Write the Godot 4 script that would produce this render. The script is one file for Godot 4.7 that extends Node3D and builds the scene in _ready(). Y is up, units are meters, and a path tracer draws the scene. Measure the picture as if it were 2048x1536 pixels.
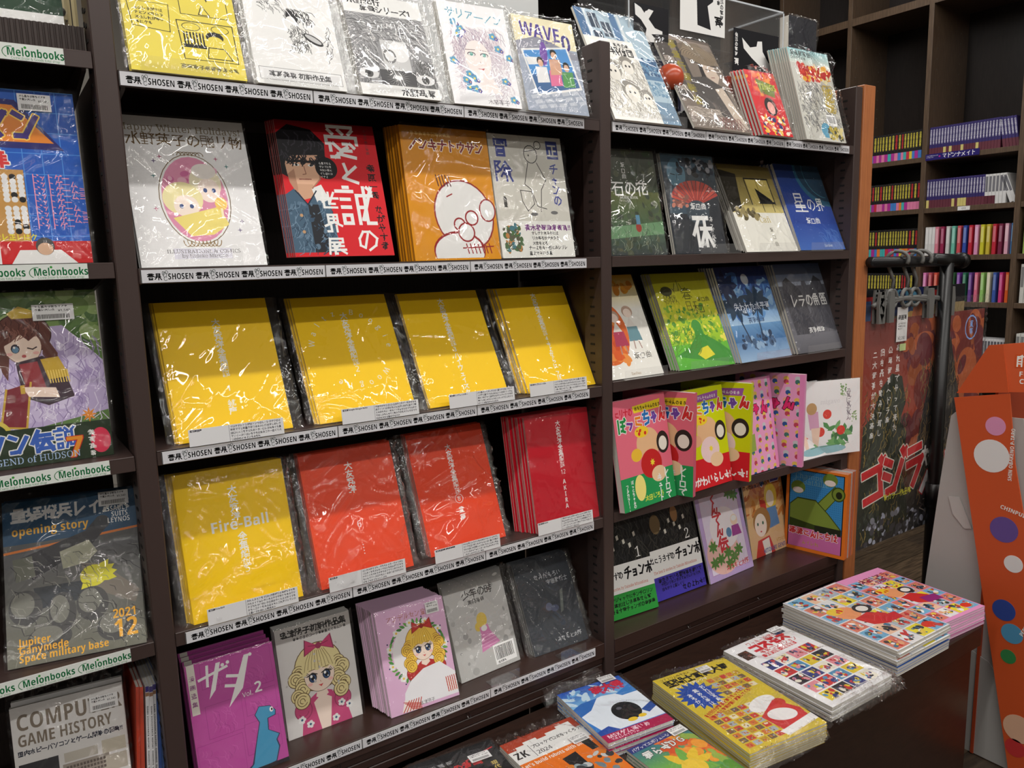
extends Node3D
# A bookshop corner: a dark brown steel bookcase of three bays with magazines standing face-out, a counter with stacks in front of it,
# a hanging rail with a poster, a cardboard display and a paperback bookcase on the far wall. Metres; the case front is the plane z = 0.

var fonts := {}
var mats := {}
var meshes := {}
var taken := {}
var rng := RandomNumberGenerator.new()
var film_mat: StandardMaterial3D
var cover_mats := {}
var sticker_mat: StandardMaterial3D

const FLOOR := 0.08
const SHELVES_MAIN := [1.853, 1.561, 1.272, 0.961, 0.648]
const SHELVES_SIDE := [1.853, 1.562, 1.277, 0.965, 0.647]
const SHELVES_NEAR := [1.874, 1.571, 1.269, 0.957, 0.648]

func _ready() -> void:
	rng.seed = 11
	# ---- camera
	var cam := Camera3D.new()
	cam.name = "camera"
	add_child(cam)
	cam.position = Vector3(-0.2021, 1.5551, 1.3162)
	cam.rotation_order = EULER_ORDER_YXZ
	cam.rotation = Vector3(deg_to_rad(-8.969), deg_to_rad(-34.066), deg_to_rad(-1.586))
	cam.fov = rad_to_deg(2.0 * atan(768.0 / 1543.87))
	cam.near = 0.05
	cam.far = 40.0
	cam.current = true
	# ---- environment: an indoor room, lit by its ceiling tubes alone
	var we := WorldEnvironment.new()
	we.name = "environment"
	var env := Environment.new()
	env.background_mode = Environment.BG_COLOR
	env.background_color = Color(0.02, 0.02, 0.02)
	env.tonemap_mode = Environment.TONE_MAPPER_LINEAR
	env.tonemap_exposure = 1.2
	env.sdfgi_enabled = true
	env.ssao_enabled = true
	env.ssil_enabled = true
	we.environment = env
	add_child(we)
	for z in [-1.05, 0.85, 2.75, 4.65]:
		for x in [-1.75, -0.2, 1.35, 2.9]:
			ceiling_tube(x, z, 1.4)
	# ---- the rest
	for q in [["bold", "Droid Sans", 700], ["regular", "Droid Sans", 400], ["serif", "Droid Serif", 400]]:
		var f := SystemFont.new()
		f.font_names = PackedStringArray([q[1]])
		f.font_weight = q[2]
		fonts[q[0]] = f.get_rids()[0]
		fonts[q[0] + "_font"] = f
	film_mat = StandardMaterial3D.new()
	film_mat.transparency = BaseMaterial3D.TRANSPARENCY_ALPHA
	film_mat.albedo_color = Color(1, 1, 1, 0.012)
	film_mat.roughness = 0.03
	film_mat.cull_mode = BaseMaterial3D.CULL_DISABLED
	room()
	bookcase()
	far_bookcase()
	rear_bookcase()
	counter()
	shelf_strips()
	books_main()
	books_near()
	books_side()
	books_counter()
	top_display()
	rail_rack()
	cardboard_display()

# ------------------------------------------------------------------ helpers
func numbered(called: String) -> String:
	var n: int = taken.get(called, 0)
	taken[called] = n + 1
	return called if n == 0 else "%s_%03d" % [called, n]

func tag(o: Node3D, label: String, category: String, group := "", kind := "") -> void:
	if label: o.set_meta("label", label)
	if category: o.set_meta("category", category)
	if group: o.set_meta("group", group)
	if kind: o.set_meta("kind", kind)

func thing(called: String, label: String, category: String, at := Vector3.ZERO, group := "", kind := "") -> Node3D:
	var o := Node3D.new()
	o.name = numbered(called)
	add_child(o)
	o.position = at
	tag(o, label, category, group, kind)
	return o

func paint(c: Color, rough := 0.5, metal := 0.0, spec := 0.5) -> StandardMaterial3D:
	var key := "%s %.2f %.2f %.2f" % [c.to_html(), rough, metal, spec]
	if not mats.has(key):
		var m := StandardMaterial3D.new()
		m.albedo_color = c
		m.roughness = rough
		m.metallic = metal
		m.metallic_specular = spec
		mats[key] = m
	return mats[key]

func printed(t: Texture2D, rough := 0.45, spec := 0.3) -> StandardMaterial3D:
	var m := StandardMaterial3D.new()
	m.albedo_texture = t
	m.roughness = rough
	m.metallic_specular = spec
	m.texture_repeat = false
	return m

func clear(alpha := 0.04, rough := 0.05) -> StandardMaterial3D:
	var key := "clear %.2f %.2f" % [alpha, rough]
	if not mats.has(key):
		var m := StandardMaterial3D.new()
		m.transparency = BaseMaterial3D.TRANSPARENCY_ALPHA
		m.albedo_color = Color(0.95, 0.97, 1.0, alpha)
		m.roughness = rough
		mats[key] = m
	return mats[key]

# wood: a grain of dark streaks along one axis, on every side of the thing
func wood(base: Color, dark: Color, stretch: Vector3, rough := 0.4) -> StandardMaterial3D:
	var n := FastNoiseLite.new()
	n.noise_type = FastNoiseLite.TYPE_SIMPLEX
	n.fractal_octaves = 4
	n.frequency = 0.02
	n.seed = 5
	var t := NoiseTexture2D.new()
	t.noise = n
	t.width = 512
	t.height = 512
	t.seamless = true
	var g := Gradient.new()
	g.set_color(0, dark)
	g.set_color(1, base)
	t.color_ramp = g
	var m := StandardMaterial3D.new()
	m.albedo_texture = t
	m.uv1_triplanar = true
	m.uv1_world_triplanar = true
	m.uv1_scale = stretch
	m.roughness = rough
	return m

func put(called: String, mesh: Mesh, mat: Material, parent: Node, at := Vector3.ZERO) -> MeshInstance3D:
	var o := MeshInstance3D.new()
	o.name = called
	o.mesh = mesh
	if mat: o.material_override = mat
	parent.add_child(o, true)
	o.position = at
	return o

func solo(called: String, mesh: Mesh, mat: Material, label: String, category: String, at := Vector3.ZERO, group := "", kind := "") -> MeshInstance3D:
	var o := put(numbered(called), mesh, mat, self, at)
	tag(o, label, category, group, kind)
	return o

# a box with chamfered edges, from corner a to corner b
func add_box(st: SurfaceTool, a: Vector3, b: Vector3, bevel := 0.0) -> void:
	var c := (a + b) / 2
	var e := (b - a).abs() / 2
	var v := minf(bevel, minf(e.x, minf(e.y, e.z)) * 0.9)
	var faces := []
	for axis in 3:
		for s in [-1.0, 1.0]:
			var u := (axis + 1) % 3
			var w := (axis + 2) % 3
			var q := []
			for k in [[-1, -1], [1, -1], [1, 1], [-1, 1]]:
				var p := Vector3.ZERO
				p[axis] = s * e[axis]
				p[u] = k[0] * (e[u] - v)
				p[w] = k[1] * (e[w] - v)
				q.append(c + p)
			if s > 0: q.reverse()
			faces.append(q)
	if v > 0.0:
		for axis in 3:
			var u := (axis + 1) % 3
			var w := (axis + 2) % 3
			for su in [-1.0, 1.0]:
				for sw in [-1.0, 1.0]:
					var q := []
					for k in [[-1, 0], [1, 0], [1, 1], [-1, 1]]:
						var p := Vector3.ZERO
						p[axis] = k[0] * (e[axis] - v)
						p[u] = su * (e[u] - (v if k[1] == 1 else 0.0))
						p[w] = sw * (e[w] - (0.0 if k[1] == 1 else v))
						q.append(c + p)
					if su * sw < 0: q.reverse()
					faces.append(q)
	for q: Array in faces:
		var n := Plane(q[0], q[1], q[2]).normal
		if n.dot((q[0] + q[2]) / 2 - c) < 0:
			q.reverse()
			n = -n
		st.set_normal(n)
		for i in [0, 1, 2, 0, 2, 3]:
			st.add_vertex(q[i])

func tool() -> SurfaceTool:
	var st := SurfaceTool.new()
	st.begin(Mesh.PRIMITIVE_TRIANGLES)
	return st

func box(a: Vector3, b: Vector3, bevel := 0.0) -> ArrayMesh:
	var st := tool()
	add_box(st, a, b, bevel)
	return st.commit()

# a round bar through a list of points
func tube(points: Array, radius: float, sides := 12) -> ArrayMesh:
	var st := tool()
	st.set_smooth_group(0)
	var loops := []
	for i in points.size():
		var d: Vector3 = (points[mini(i + 1, points.size() - 1)] - points[maxi(i - 1, 0)]).normalized()
		var u := d.cross(Vector3(0.31, 0.2, 0.93) if absf(d.z) < 0.8 else Vector3.UP).normalized()
		var w := d.cross(u)
		var loop := []
		for k in sides:
			loop.append(points[i] + (u * cos(k * TAU / sides) + w * sin(k * TAU / sides)) * radius)
		loops.append(loop)
	for i in loops.size() - 1:
		for k in sides:
			var a: Vector3 = loops[i][k]
			var b: Vector3 = loops[i][(k + 1) % sides]
			var c: Vector3 = loops[i + 1][(k + 1) % sides]
			var d2: Vector3 = loops[i + 1][k]
			for v in [a, c, b, a, d2, c]: st.add_vertex(v)
	for end in [[0, points[0]], [loops.size() - 1, points[-1]]]:
		for k in sides:
			var a: Vector3 = loops[end[0]][k]
			var b: Vector3 = loops[end[0]][(k + 1) % sides]
			for v in ([end[1], a, b] if end[0] == 0 else [end[1], b, a]): st.add_vertex(v)
	st.generate_normals()
	return st.commit()

# a flat outline in x, y given thickness along z
func prism(outline: Array, thick: float) -> ArrayMesh:
	var q := PackedVector2Array()
	for p in outline: q.append(Vector2(p[0], p[1]))
	var tris := Geometry2D.triangulate_polygon(q)
	var st := tool()
	for i in range(0, tris.size(), 3):
		var v := [q[tris[i]], q[tris[i + 1]], q[tris[i + 2]]]
		if (v[1] - v[0]).cross(v[2] - v[0]) > 0: v.reverse()
		for s in [0, 1]:
			st.set_normal(Vector3(0, 0, 1 if s == 0 else -1))
			for k in ([0, 1, 2] if s == 0 else [2, 1, 0]):
				st.set_uv(v[k])
				st.add_vertex(Vector3(v[k].x, v[k].y, 0.0 if s == 0 else -thick))
	var turn := 1.0 if Geometry2D.is_polygon_clockwise(q) else -1.0
	for i in q.size():
		var a := q[i]
		var b := q[(i + 1) % q.size()]
		var n := Vector3((b - a).y, -(b - a).x, 0).normalized() * -turn
		st.set_normal(n)
		var f := [Vector3(a.x, a.y, 0), Vector3(b.x, b.y, 0), Vector3(b.x, b.y, -thick), Vector3(a.x, a.y, -thick)]
		for k in ([0, 1, 2, 0, 2, 3] if turn < 0 else [0, 2, 1, 0, 3, 2]):
			st.set_uv(Vector2(f[k].x, f[k].y))
			st.add_vertex(f[k])
	return st.commit()

# the unit sheet: from (0, 0, -1) to (1, 1, 0); surface 0 is its printed face, surface 1 the rest
func sheet_mesh() -> ArrayMesh:
	if meshes.has("sheet"): return meshes["sheet"]
	var m := ArrayMesh.new()
	var st := tool()
	st.set_normal(Vector3(0, 0, 1))
	var c := [Vector2(0, 0), Vector2(0, 1), Vector2(1, 1), Vector2(1, 0)]
	for k in [0, 1, 2, 0, 2, 3]:
		st.set_uv(Vector2(c[k].x, 1 - c[k].y))
		st.add_vertex(Vector3(c[k].x, c[k].y, 0))
	st.commit(m)
	var rest := tool()
	for q in [[Vector3(0, 0, -1), Vector3(0, 0, 0), Vector3(0, 1, 0), Vector3(0, 1, -1)], [Vector3(1, 0, 0), Vector3(1, 0, -1), Vector3(1, 1, -1), Vector3(1, 1, 0)], [Vector3(0, 1, 0), Vector3(1, 1, 0), Vector3(1, 1, -1), Vector3(0, 1, -1)], [Vector3(0, 0, -1), Vector3(1, 0, -1), Vector3(1, 0, 0), Vector3(0, 0, 0)], [Vector3(1, 0, -1), Vector3(0, 0, -1), Vector3(0, 1, -1), Vector3(1, 1, -1)]]:
		rest.set_normal((q[1] - q[0]).cross(q[2] - q[0]).normalized())
		for k in [0, 2, 1, 0, 3, 2]: rest.add_vertex(q[k])
	rest.commit(m)
	meshes["sheet"] = m
	return m

func sheet(called: String, parent: Node, at: Vector3, w: float, h: float, t: float, face: Material, rest: Material) -> MeshInstance3D:
	var o := MeshInstance3D.new()
	o.name = called
	o.mesh = sheet_mesh()
	o.set_surface_override_material(0, face)
	o.set_surface_override_material(1, rest)
	parent.add_child(o, true)
	o.transform = Transform3D(Basis.from_scale(Vector3(w, h, t)), at)
	return o

func unit_box() -> ArrayMesh:
	if not meshes.has("unit"): meshes["unit"] = box(Vector3(0, 0, -1), Vector3(1, 1, 0))
	return meshes["unit"]

func block(called: String, parent: Node, a: Vector3, size: Vector3, m: Material) -> MeshInstance3D:
	# from a, size.x right, size.y up, size.z back
	var o := put(called, unit_box(), m, parent)
	o.transform = Transform3D(Basis.from_scale(size), a)
	return o

# clear wrapping film: lies on the cover with creases, sags behind it past the edges (margins: left, right, top, bottom)
func film(w: float, h: float, t: float, margin: Array, amp: float, sown: int) -> ArrayMesh:
	var n := FastNoiseLite.new()
	n.noise_type = FastNoiseLite.TYPE_SIMPLEX
	n.seed = sown
	n.frequency = 1.0
	n.fractal_type = FastNoiseLite.FRACTAL_NONE
	var r := RandomNumberGenerator.new()
	r.seed = sown
	var x0: float = -margin[0]
	var x1: float = w + margin[1]
	var y0: float = -margin[3]
	var y1: float = h + margin[2]
	var nx := int((x1 - x0) / 0.0038)
	var ny := int((y1 - y0) / 0.0038)
	var turn := r.randf_range(-0.9, 0.9)
	var folds := []
	for k in 7:
		# a long crease: from a point near an edge, at an angle, with a width
		var edge := r.randi() % 4
		var at := Vector2(r.randf() * w if edge < 2 else (0.0 if edge == 2 else w), r.randf() * h if edge >= 2 else (0.0 if edge == 0 else h))
		var aim := (Vector2(w, h) * Vector2(r.randf_range(0.15, 0.85), r.randf_range(0.15, 0.85)) - at).normalized()
		folds.append([at, aim, r.randf_range(0.0035, 0.007), r.randf_range(0.08, 0.26), r.randf_range(0.5, 1.3)])
	var pos := PackedVector3Array()
	for j in ny + 1:
		for i in nx + 1:
			var x := lerpf(x0, x1, float(i) / nx)
			var y := lerpf(y0, y1, float(j) / ny)
			var v := Vector2(x, y).rotated(turn)
			var warp := n.get_noise_2d(v.x * 5.0 + 70, v.y * 5.0) * 0.03
			var z := 0.0012 + amp * 0.0115 * (0.5 + 0.5 * n.get_noise_2d((v.x + warp) * 5.0, (v.y + warp) * (10.0 + 6.0 * clampf(amp - 1.0, 0, 1))))
			var bx := clampf(2.0 * x / w - 1.0, -1, 1)
			var by := clampf(2.0 * y / h - 1.0, -1, 1)
			z += amp * 0.004 * (1.0 - pow(bx, 6)) * (1.0 - pow(by, 6))
			var ridge := 1.0 - absf(n.get_noise_2d(v.x * 26.0 + 40, v.y * 6.0))
			z += amp * 0.0026 * pow(ridge, 10.0)
			for q: Array in folds:
				var d: Vector2 = Vector2(x, y) - q[0]
				var along: float = d.dot(q[1])
				var off: float = absf(d.cross(q[1])) / (q[2] * (0.6 + maxf(along, 0) * 4.0))
				if along > -0.01 and along < q[3] and off < 2.5:
					z += amp * 0.0042 * q[4] * exp(-off * off) * (1.0 - clampf(along / q[3], 0, 1))
			var out := maxf(maxf(-x, x - w), maxf(-y, y - h))
			var inner := minf(minf(x, w - x), minf(y, h - y))
			if inner < 0.018:
				z += amp * 0.0022 * (1.0 - clampf(inner / 0.018, 0, 1)) * n.get_noise_2d(x * 95.0, y * 95.0)
			if out > 0.0:
				var k := clampf(out / 0.012, 0, 1)
				z = lerpf(z, -t * 0.6, k) + amp * 0.006 * k * n.get_noise_2d(x * 55.0 + 9, y * 34.0)
			pos.append(Vector3(x, y, maxf(z, 0.0004) if out <= 0 else z))
	var nor := PackedVector3Array()
	for j in ny + 1:
		for i in nx + 1:
			var a := pos[j * (nx + 1) + maxi(i - 1, 0)]
			var b := pos[j * (nx + 1) + mini(i + 1, nx)]
			var c := pos[maxi(j - 1, 0) * (nx + 1) + i]
			var d := pos[mini(j + 1, ny) * (nx + 1) + i]
			nor.append((b - a).cross(d - c).normalized())
	var idx := PackedInt32Array()
	for j in ny:
		for i in nx:
			var a := j * (nx + 1) + i
			idx.append_array([a, a + nx + 1, a + nx + 2, a, a + nx + 2, a + 1])
	var arrays := []
	arrays.resize(Mesh.ARRAY_MAX)
	arrays[Mesh.ARRAY_VERTEX] = pos
	arrays[Mesh.ARRAY_NORMAL] = nor
	arrays[Mesh.ARRAY_INDEX] = idx
	var m := ArrayMesh.new()
	m.add_surface_from_arrays(Mesh.PRIMITIVE_TRIANGLES, arrays)
	return m

func ceiling_tube(x: float, z: float, energy: float) -> void:
	var t := thing("ceiling_lamp", "long fluorescent ceiling lamp above the aisle", "lamp", Vector3(x, 3.6, z), "ceiling lamps above the aisles")
	put("housing", box(Vector3(-0.74, -0.03, -0.06), Vector3(0.74, 0.0, 0.06), 0.004), paint(Color(0.85, 0.85, 0.85), 0.5), t)
	var glow := StandardMaterial3D.new()
	glow.albedo_color = Color(0.95, 0.95, 0.95)
	glow.emission_enabled = true
	glow.emission = Color(1.0, 0.985, 0.96)
	glow.emission_energy_multiplier = 4.0
	for dz in [-0.03, 0.03]: put("tube_lamp", tube([Vector3(-0.70, -0.045, dz), Vector3(0.70, -0.045, dz)], 0.014, 10), glow, t)
	var l := AreaLight3D.new()
	l.name = "tube_light"
	l.area_size = Vector2(1.40, 0.09)
	l.light_energy = energy
	l.light_color = Color(1.0, 0.985, 0.965)
	l.shadow_enabled = true
	l.area_range = 12.0
	t.add_child(l)
	l.position = Vector3(0, -0.062, 0)
	l.rotation_degrees = Vector3(-90, 0, 0)

# ------------------------------------------------------------------ lettering
# Stroke letters on a grid of ten by ten: each group is one brush stroke, two digits a point (x, y).
const GLYPHS := {
"ア": "1181 8164 5345 4528", "イ": "715324 5459", "ウ": "5052 1215 1282 8275 7549", "エ": "1282 5258 0898", "オ": "1383 6069 6958 5318", "カ": "1383 8378 7868 4043 4319",
"キ": "1373 0686 4069", "ク": "4015 3282 8265 6549", "ケ": "3015 2282 6264 6459", "コ": "1282 8288 1888", "サ": "0393 3036 7074 7449", "シ": "1132 0425 1848 4883",
"ス": "1282 8218 5588", "セ": "0383 8366 3037 3788", "ソ": "1133 8149", "タ": "4015 2282 8239 3366", "チ": "7012 0494 5155 5539", "ツ": "1133 4143 8149", "テ": "2171 0494 5439",
"ト": "3039 3374", "ナ": "0393 5054 5439", "ニ": "2272 0888", "ヌ": "1282 8219 3468", "ネ": "5051 1282 8216 5359 6485", "ノ": "8119", "ハ": "3219 6289", "ヒ": "2028 2888 2583",
"フ": "1181 8175 7539", "ヘ": "063396", "ホ": "0383 5059 3518 7588", "マ": "1181 8155 3568", "ミ": "2172 2474 1878", "ム": "4118 1888 6699", "メ": "7119 2378",
"モ": "2171 1585 4148 4888", "ヤ": "0373 7355 3159", "ユ": "2262 6267 0797", "ヨ": "1171 7178 1474 1878", "ラ": "2171 1484 8439", "リ": "2025 7075 7539", "ル": "3035 3519 6058 5884",
"レ": "202984", "ロ": "1181 8188 1118 1888", "ワ": "1114 1181 8175 7549", "ン": "1132 1848 4882", "ー": "0595",
"あ": "1282 4058 7228 1816 3575 8568 6859", "い": "1116 1628 6175", "う": "3060 2363 6375 7549", "え": "3060 1373 7319 4559 5989", "お": "0363 3039 3918 1665 8687 8769 7183",
"か": "0363 6367 6748 3019 7194", "き": "2272 1575 5077 2858", "く": "7025 2579", "け": "1118 4383 7077 7758", "こ": "2373 2527 2788", "さ": "1484 5078 2646 4668", "し": "202768 6886",
"す": "0393 5057 5746 4554 5549", "せ": "0494 7076 2027 2788", "そ": "217114 1484 8445 4589", "た": "0363 3019 5585 5789", "ち": "1272 4025 2565 8578 7839", "つ": "03748467 6749",
"て": "0282 8245 4669", "と": "3145 8236 3627 2789", "な": "0262 3016 6173 5357 3748 6879", "に": "1119 4373 4788", "の": "523817143161948759", "は": "1119 4383 6068 6848 4758 5889",
"ほ": "1119 4282 4585 6268 6848 4858 5889", "ま": "2272 2575 5058 5838 3647 4788", "み": "2161 6118 1816 2686 7369", "む": "1363 3037 1727 2788 8886 7173", "め": "2147 7219 1915 1542 4285 8559",
"も": "4047 4768 6886 1262 1565", "や": "05348466 2049 5062", "よ": "5057 5738 3748 4889 5282", "ら": "3051 2327 2655 5576 7678 7849", "り": "2025 7075 7549", "る": "2171 7115 1564 6487 8759 5947",
"れ": "2029 0333 3318 1844 4473 7379 7999", "ろ": "2171 7115 1564 6487 8759 5939", "わ": "2029 0333 3318 1844 4474 7497 9769", "を": "1272 4016 1664 6468 7535 3869", "ん": "4119 1955 5658 5879 7985",
"書": "2070 7072 0191 2272 1383 0494 5054 2676 7679 2629 2979 2878", "泉": "4020 2070 2024 7074 2272 2474 5459 0535 3508 8565 6599", "大": "0393 5054 5409 5499", "友": "0292 4009 3575 7529 3599",
"克": "0191 5003 2373 2326 7376 2676 3609 6668 6898 9896", "洋": "1021 0313 0828 4051 8071 3292 4484 3696 6269", "全": "5004 5095 2474 2676 0999 5359", "集": "3003 2126 2181 2383 2585 5155 0797 5659 5709 5799",
"解": "2003 2141 4113 1343 1309 4349 1545 1747 5090 9094 7044 5696 6555 4898 7559", "説": "2030 0141 1333 1535 1737 1719 3739 1939 5061 9081 5282 5255 8285 5585 6659 7678 7898 9896",
"銃": "2003 2144 1333 0545 2328 0949 0627 4637 7071 5191 7253 5383 6459 7478 7898 9896", "声": "0191 5003 1383 1585 1315 8385 5355 1509", "童": "5051 1181 2233 7263 0393 2575 2528 7578 2878 2676 5559 0999",
"夢": "0191 3002 6062 1383 1315 8385 1585 4345 6365 0696 0607 5619 3777 7739", "水": "5059 5948 0333 3309 8163 6399", "野": "0141 0105 4145 0343 0545 2029 0747 0949 5191 9173 6183 5494 7479 7968",
"英": "0191 3002 6062 2373 2326 7376 0696 5356 5609 5699", "子": "1181 8153 5359 5939 0595", "贈": "0040 0007 4047 0242 0444 0747 1709 3749 5061 9081 5292 5255 9295 5595 7255 5696 5699 9699 5999",
"物": "1003 0242 2029 0546 6044 5292 9289 8979 7256 8258", "愛": "8010 1122 4152 8172 0393 0305 9395 1517 2547 4777 5565 7586 3919 4766 6629 3889",
"誠": "2030 0141 1333 1535 1737 1719 3739 1939 5292 5259 5575 7578 7868 7079 7999 9068 8091", "世": "0393 1018 1888 4046 7046 4676", "界": "2070 2024 7074 2272 2474 5054 5406 5496 3639 3919 6669",
"展": "1181 8183 1383 1109 2585 3437 6437 1797 3739 3949 6799", "正": "1181 5158 5585 2528 0999", "冒": "1090 1013 9093 3171 3272 2474 2429 7479 2676 2777 2979",
"険": "0009 0030 3012 1234 3415 6034 6094 5383 5486 5456 8486 5686 6337 6669 6399", "石": "0191 4105 2484 2429 8489 2989", "花": "0191 3002 6062 3305 2429 5358 5898 9896 8356",
"坂": "0343 2028 0847 5191 4149 5484 8449 5599", "口": "1282 1219 8289 1989", "尚": "5052 2132 8172 1393 1319 9399 3575 3538 7578 3878", "一": "0595", "二": "2272 0898", "休": "3005 2329 4393 6069 6339 6399",
"星": "2070 2024 7074 2272 2474 3415 1686 1787 5459 0999", "小": "5059 5949 2308 7399", "春": "1181 1282 0494 5003 4408 5498 2676 2629 7679 2979 2777", "日": "2171 2129 7179 2575 2979",
"和": "4010 0343 2029 2307 2346 5393 5358 9398 5898", "角": "3003 3060 6042 1272 1219 7279 1474 1676 4249", "笛": "2003 1040 3133 6043 5090 7173 1484 1419 8489 1989 1686 5259",
"忠": "1171 1114 7174 1474 5056 1727 3638 3888 8876 5657 8698", "津": "1021 0313 0828 4181 8184 3393 4484 4686 3898 6069", "陽": "0009 0030 3012 1234 3415 5080 5053 8083 5282 5383 3494 5637 4596 9689 8979 6548",
"初": "2031 0242 4207 2429 4656 5191 9189 8979 6148", "期": "0242 1017 3037 1434 1535 0747 1909 3849 5191 5149 9199 5494 5696", "作": "3005 2329 6034 5292 6269 6494 6696",
"品": "3070 3034 7074 3474 0545 0509 4549 0949 5595 5559 9599 5999", "漫": "1021 0313 0828 4080 4043 8083 4143 4383 3494 3436 9496 3696 5456 7476 4787 8739 5799", "画": "0191 2373 2327 7377 2777 2575 5157 0309 9399 0999",
"選": "1021 0424 2427 0929 2999 4070 4353 7393 5054 7074 3595 3798", "少": "5054 2305 7395 8619", "年": "3003 2181 2484 3134 5159 0696", "時": "0131 0108 3138 0434 0838 5292 7074 4494 4696 8679 7969 5567",
"宇": "5051 0292 0203 9293 2474 1696 5459 5949", "宙": "5051 0292 0203 9293 2484 2429 8489 2989 2686 5359", "飛": "1171 7146 4669 8283 7394 1343 3039 0636", "行": "3003 3115 2429 5181 4494 7479 7969",
"士": "5059 0393 1989", "太": "0393 5054 5409 5499 4758", "郎": "2030 0040 0007 4044 0242 0444 0737 6069 6090 9063 6395 9567", "重": "7020 0292 1383 1316 8386 1686 1484 5059 1888 0999",
"装": "1014 0212 0524 5090 7073 5383 0595 5509 3539 4897 6856", "機": "2029 0343 2306 2345 5042 4253 7092 9283 6369 4494 6479 4899 9079", "兵": "7020 2025 2383 6356 0696 3609 6699",
"伝": "3005 2329 4282 3494 6438 3898 7599", "対": "2021 0242 4208 1249 5393 8089 8979 6576", "聖": "0040 0006 4044 0242 0444 0646 5090 5055 9095 5595 2676 1888 0999 5669",
"闘": "0030 0009 3033 0333 0232 6090 9099 6063 6393 6292 2575 2676 3777 4646 5869", "藤": "0191 3002 6062 0332 0309 3239 0535 0737 5393 6494 7055 8397 6699 7279", "国": "1181 1119 8189 1989 3272 3575 3878 5258",
"内": "1292 1219 9299 5054 5427 5487", "開": "0030 0009 3033 0333 0232 6090 9099 6063 6393 6292 2575 2777 4549 6559", "記": "2030 0141 1333 1535 1737 1719 3739 1939 5090 9094 5494 5458 5898 9896",
"探": "2028 0343 0645 5090 5052 9092 6345 7385 4696 7359 7699", "偵": "3005 2329 7071 7393 5383 5388 8388 5585 5888 5989", "団": "1181 1119 8189 1989 3373 6267",
"紀": "2003 0323 4204 0444 2429 0708 4547 5181 8184 5484 5458 5898 9896", "高": "5050 0191 3272 3224 7274 3474 1585 1519 8589 3777 3739", "田": "1181 1119 8189 1585 5159 1989", "木": "0393 5059 5308 5398",
"生": "3003 2282 1585 5059 0999", "失": "3003 2272 0595 5055 5509 5599", "平": "1181 2233 8273 0595 5159", "公": "3006 6095 5518 1888 7698", "街": "2002 2115 1519 4070 4474 5056 3878 8191 8494 9299",
"森": "2080 5054 5024 5084 0545 2529 2509 5595 7579 7599", "決": "1021 0313 0828 4282 8285 3595 6265 6539 6599", "来": "1181 2233 7263 0494 5059 5409 5499", "原": "0191 1109 3272 3226 7276 3676 3474 5659 3819 7899",
"東": "0191 2373 2326 7376 2676 2575 5059 5609 5699", "新": "2021 0141 1222 3232 0343 0545 2529 2507 2547 8050 5059 5393 8399", "現": "0141 0444 2027 0747 5090 5056 9096 5292 5494 5696 6649 7678 7898",
"代": "3005 2329 4393 6066 6699 8092", "号": "3070 3033 7073 3373 0595 4547 4787 8749"}
const DOTTED := "がぎぐげござじずぜぞだぢづでどばびぶべぼガギグゲゴザジズゼゾダヂヅデドバビブベボ"
const RINGED := "ぱぴぷぺぽパピプペポ"
const SMALL := {"ゃ": "や", "ょ": "よ", "っ": "つ", "ゅ": "ウ", "ャ": "ヤ", "ョ": "ヨ", "ッ": "ツ", "ュ": "ユ", "ィ": "イ", "ェ": "エ", "ォ": "オ", "ァ": "ア", "ゥ": "ウ"}
const KANA := "のにをはがたしているこれとなもかきくさすちてみよらりんアイウカキクコサシスタテトナマメラリルレロン大小一正年水田木石星子世"

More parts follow.
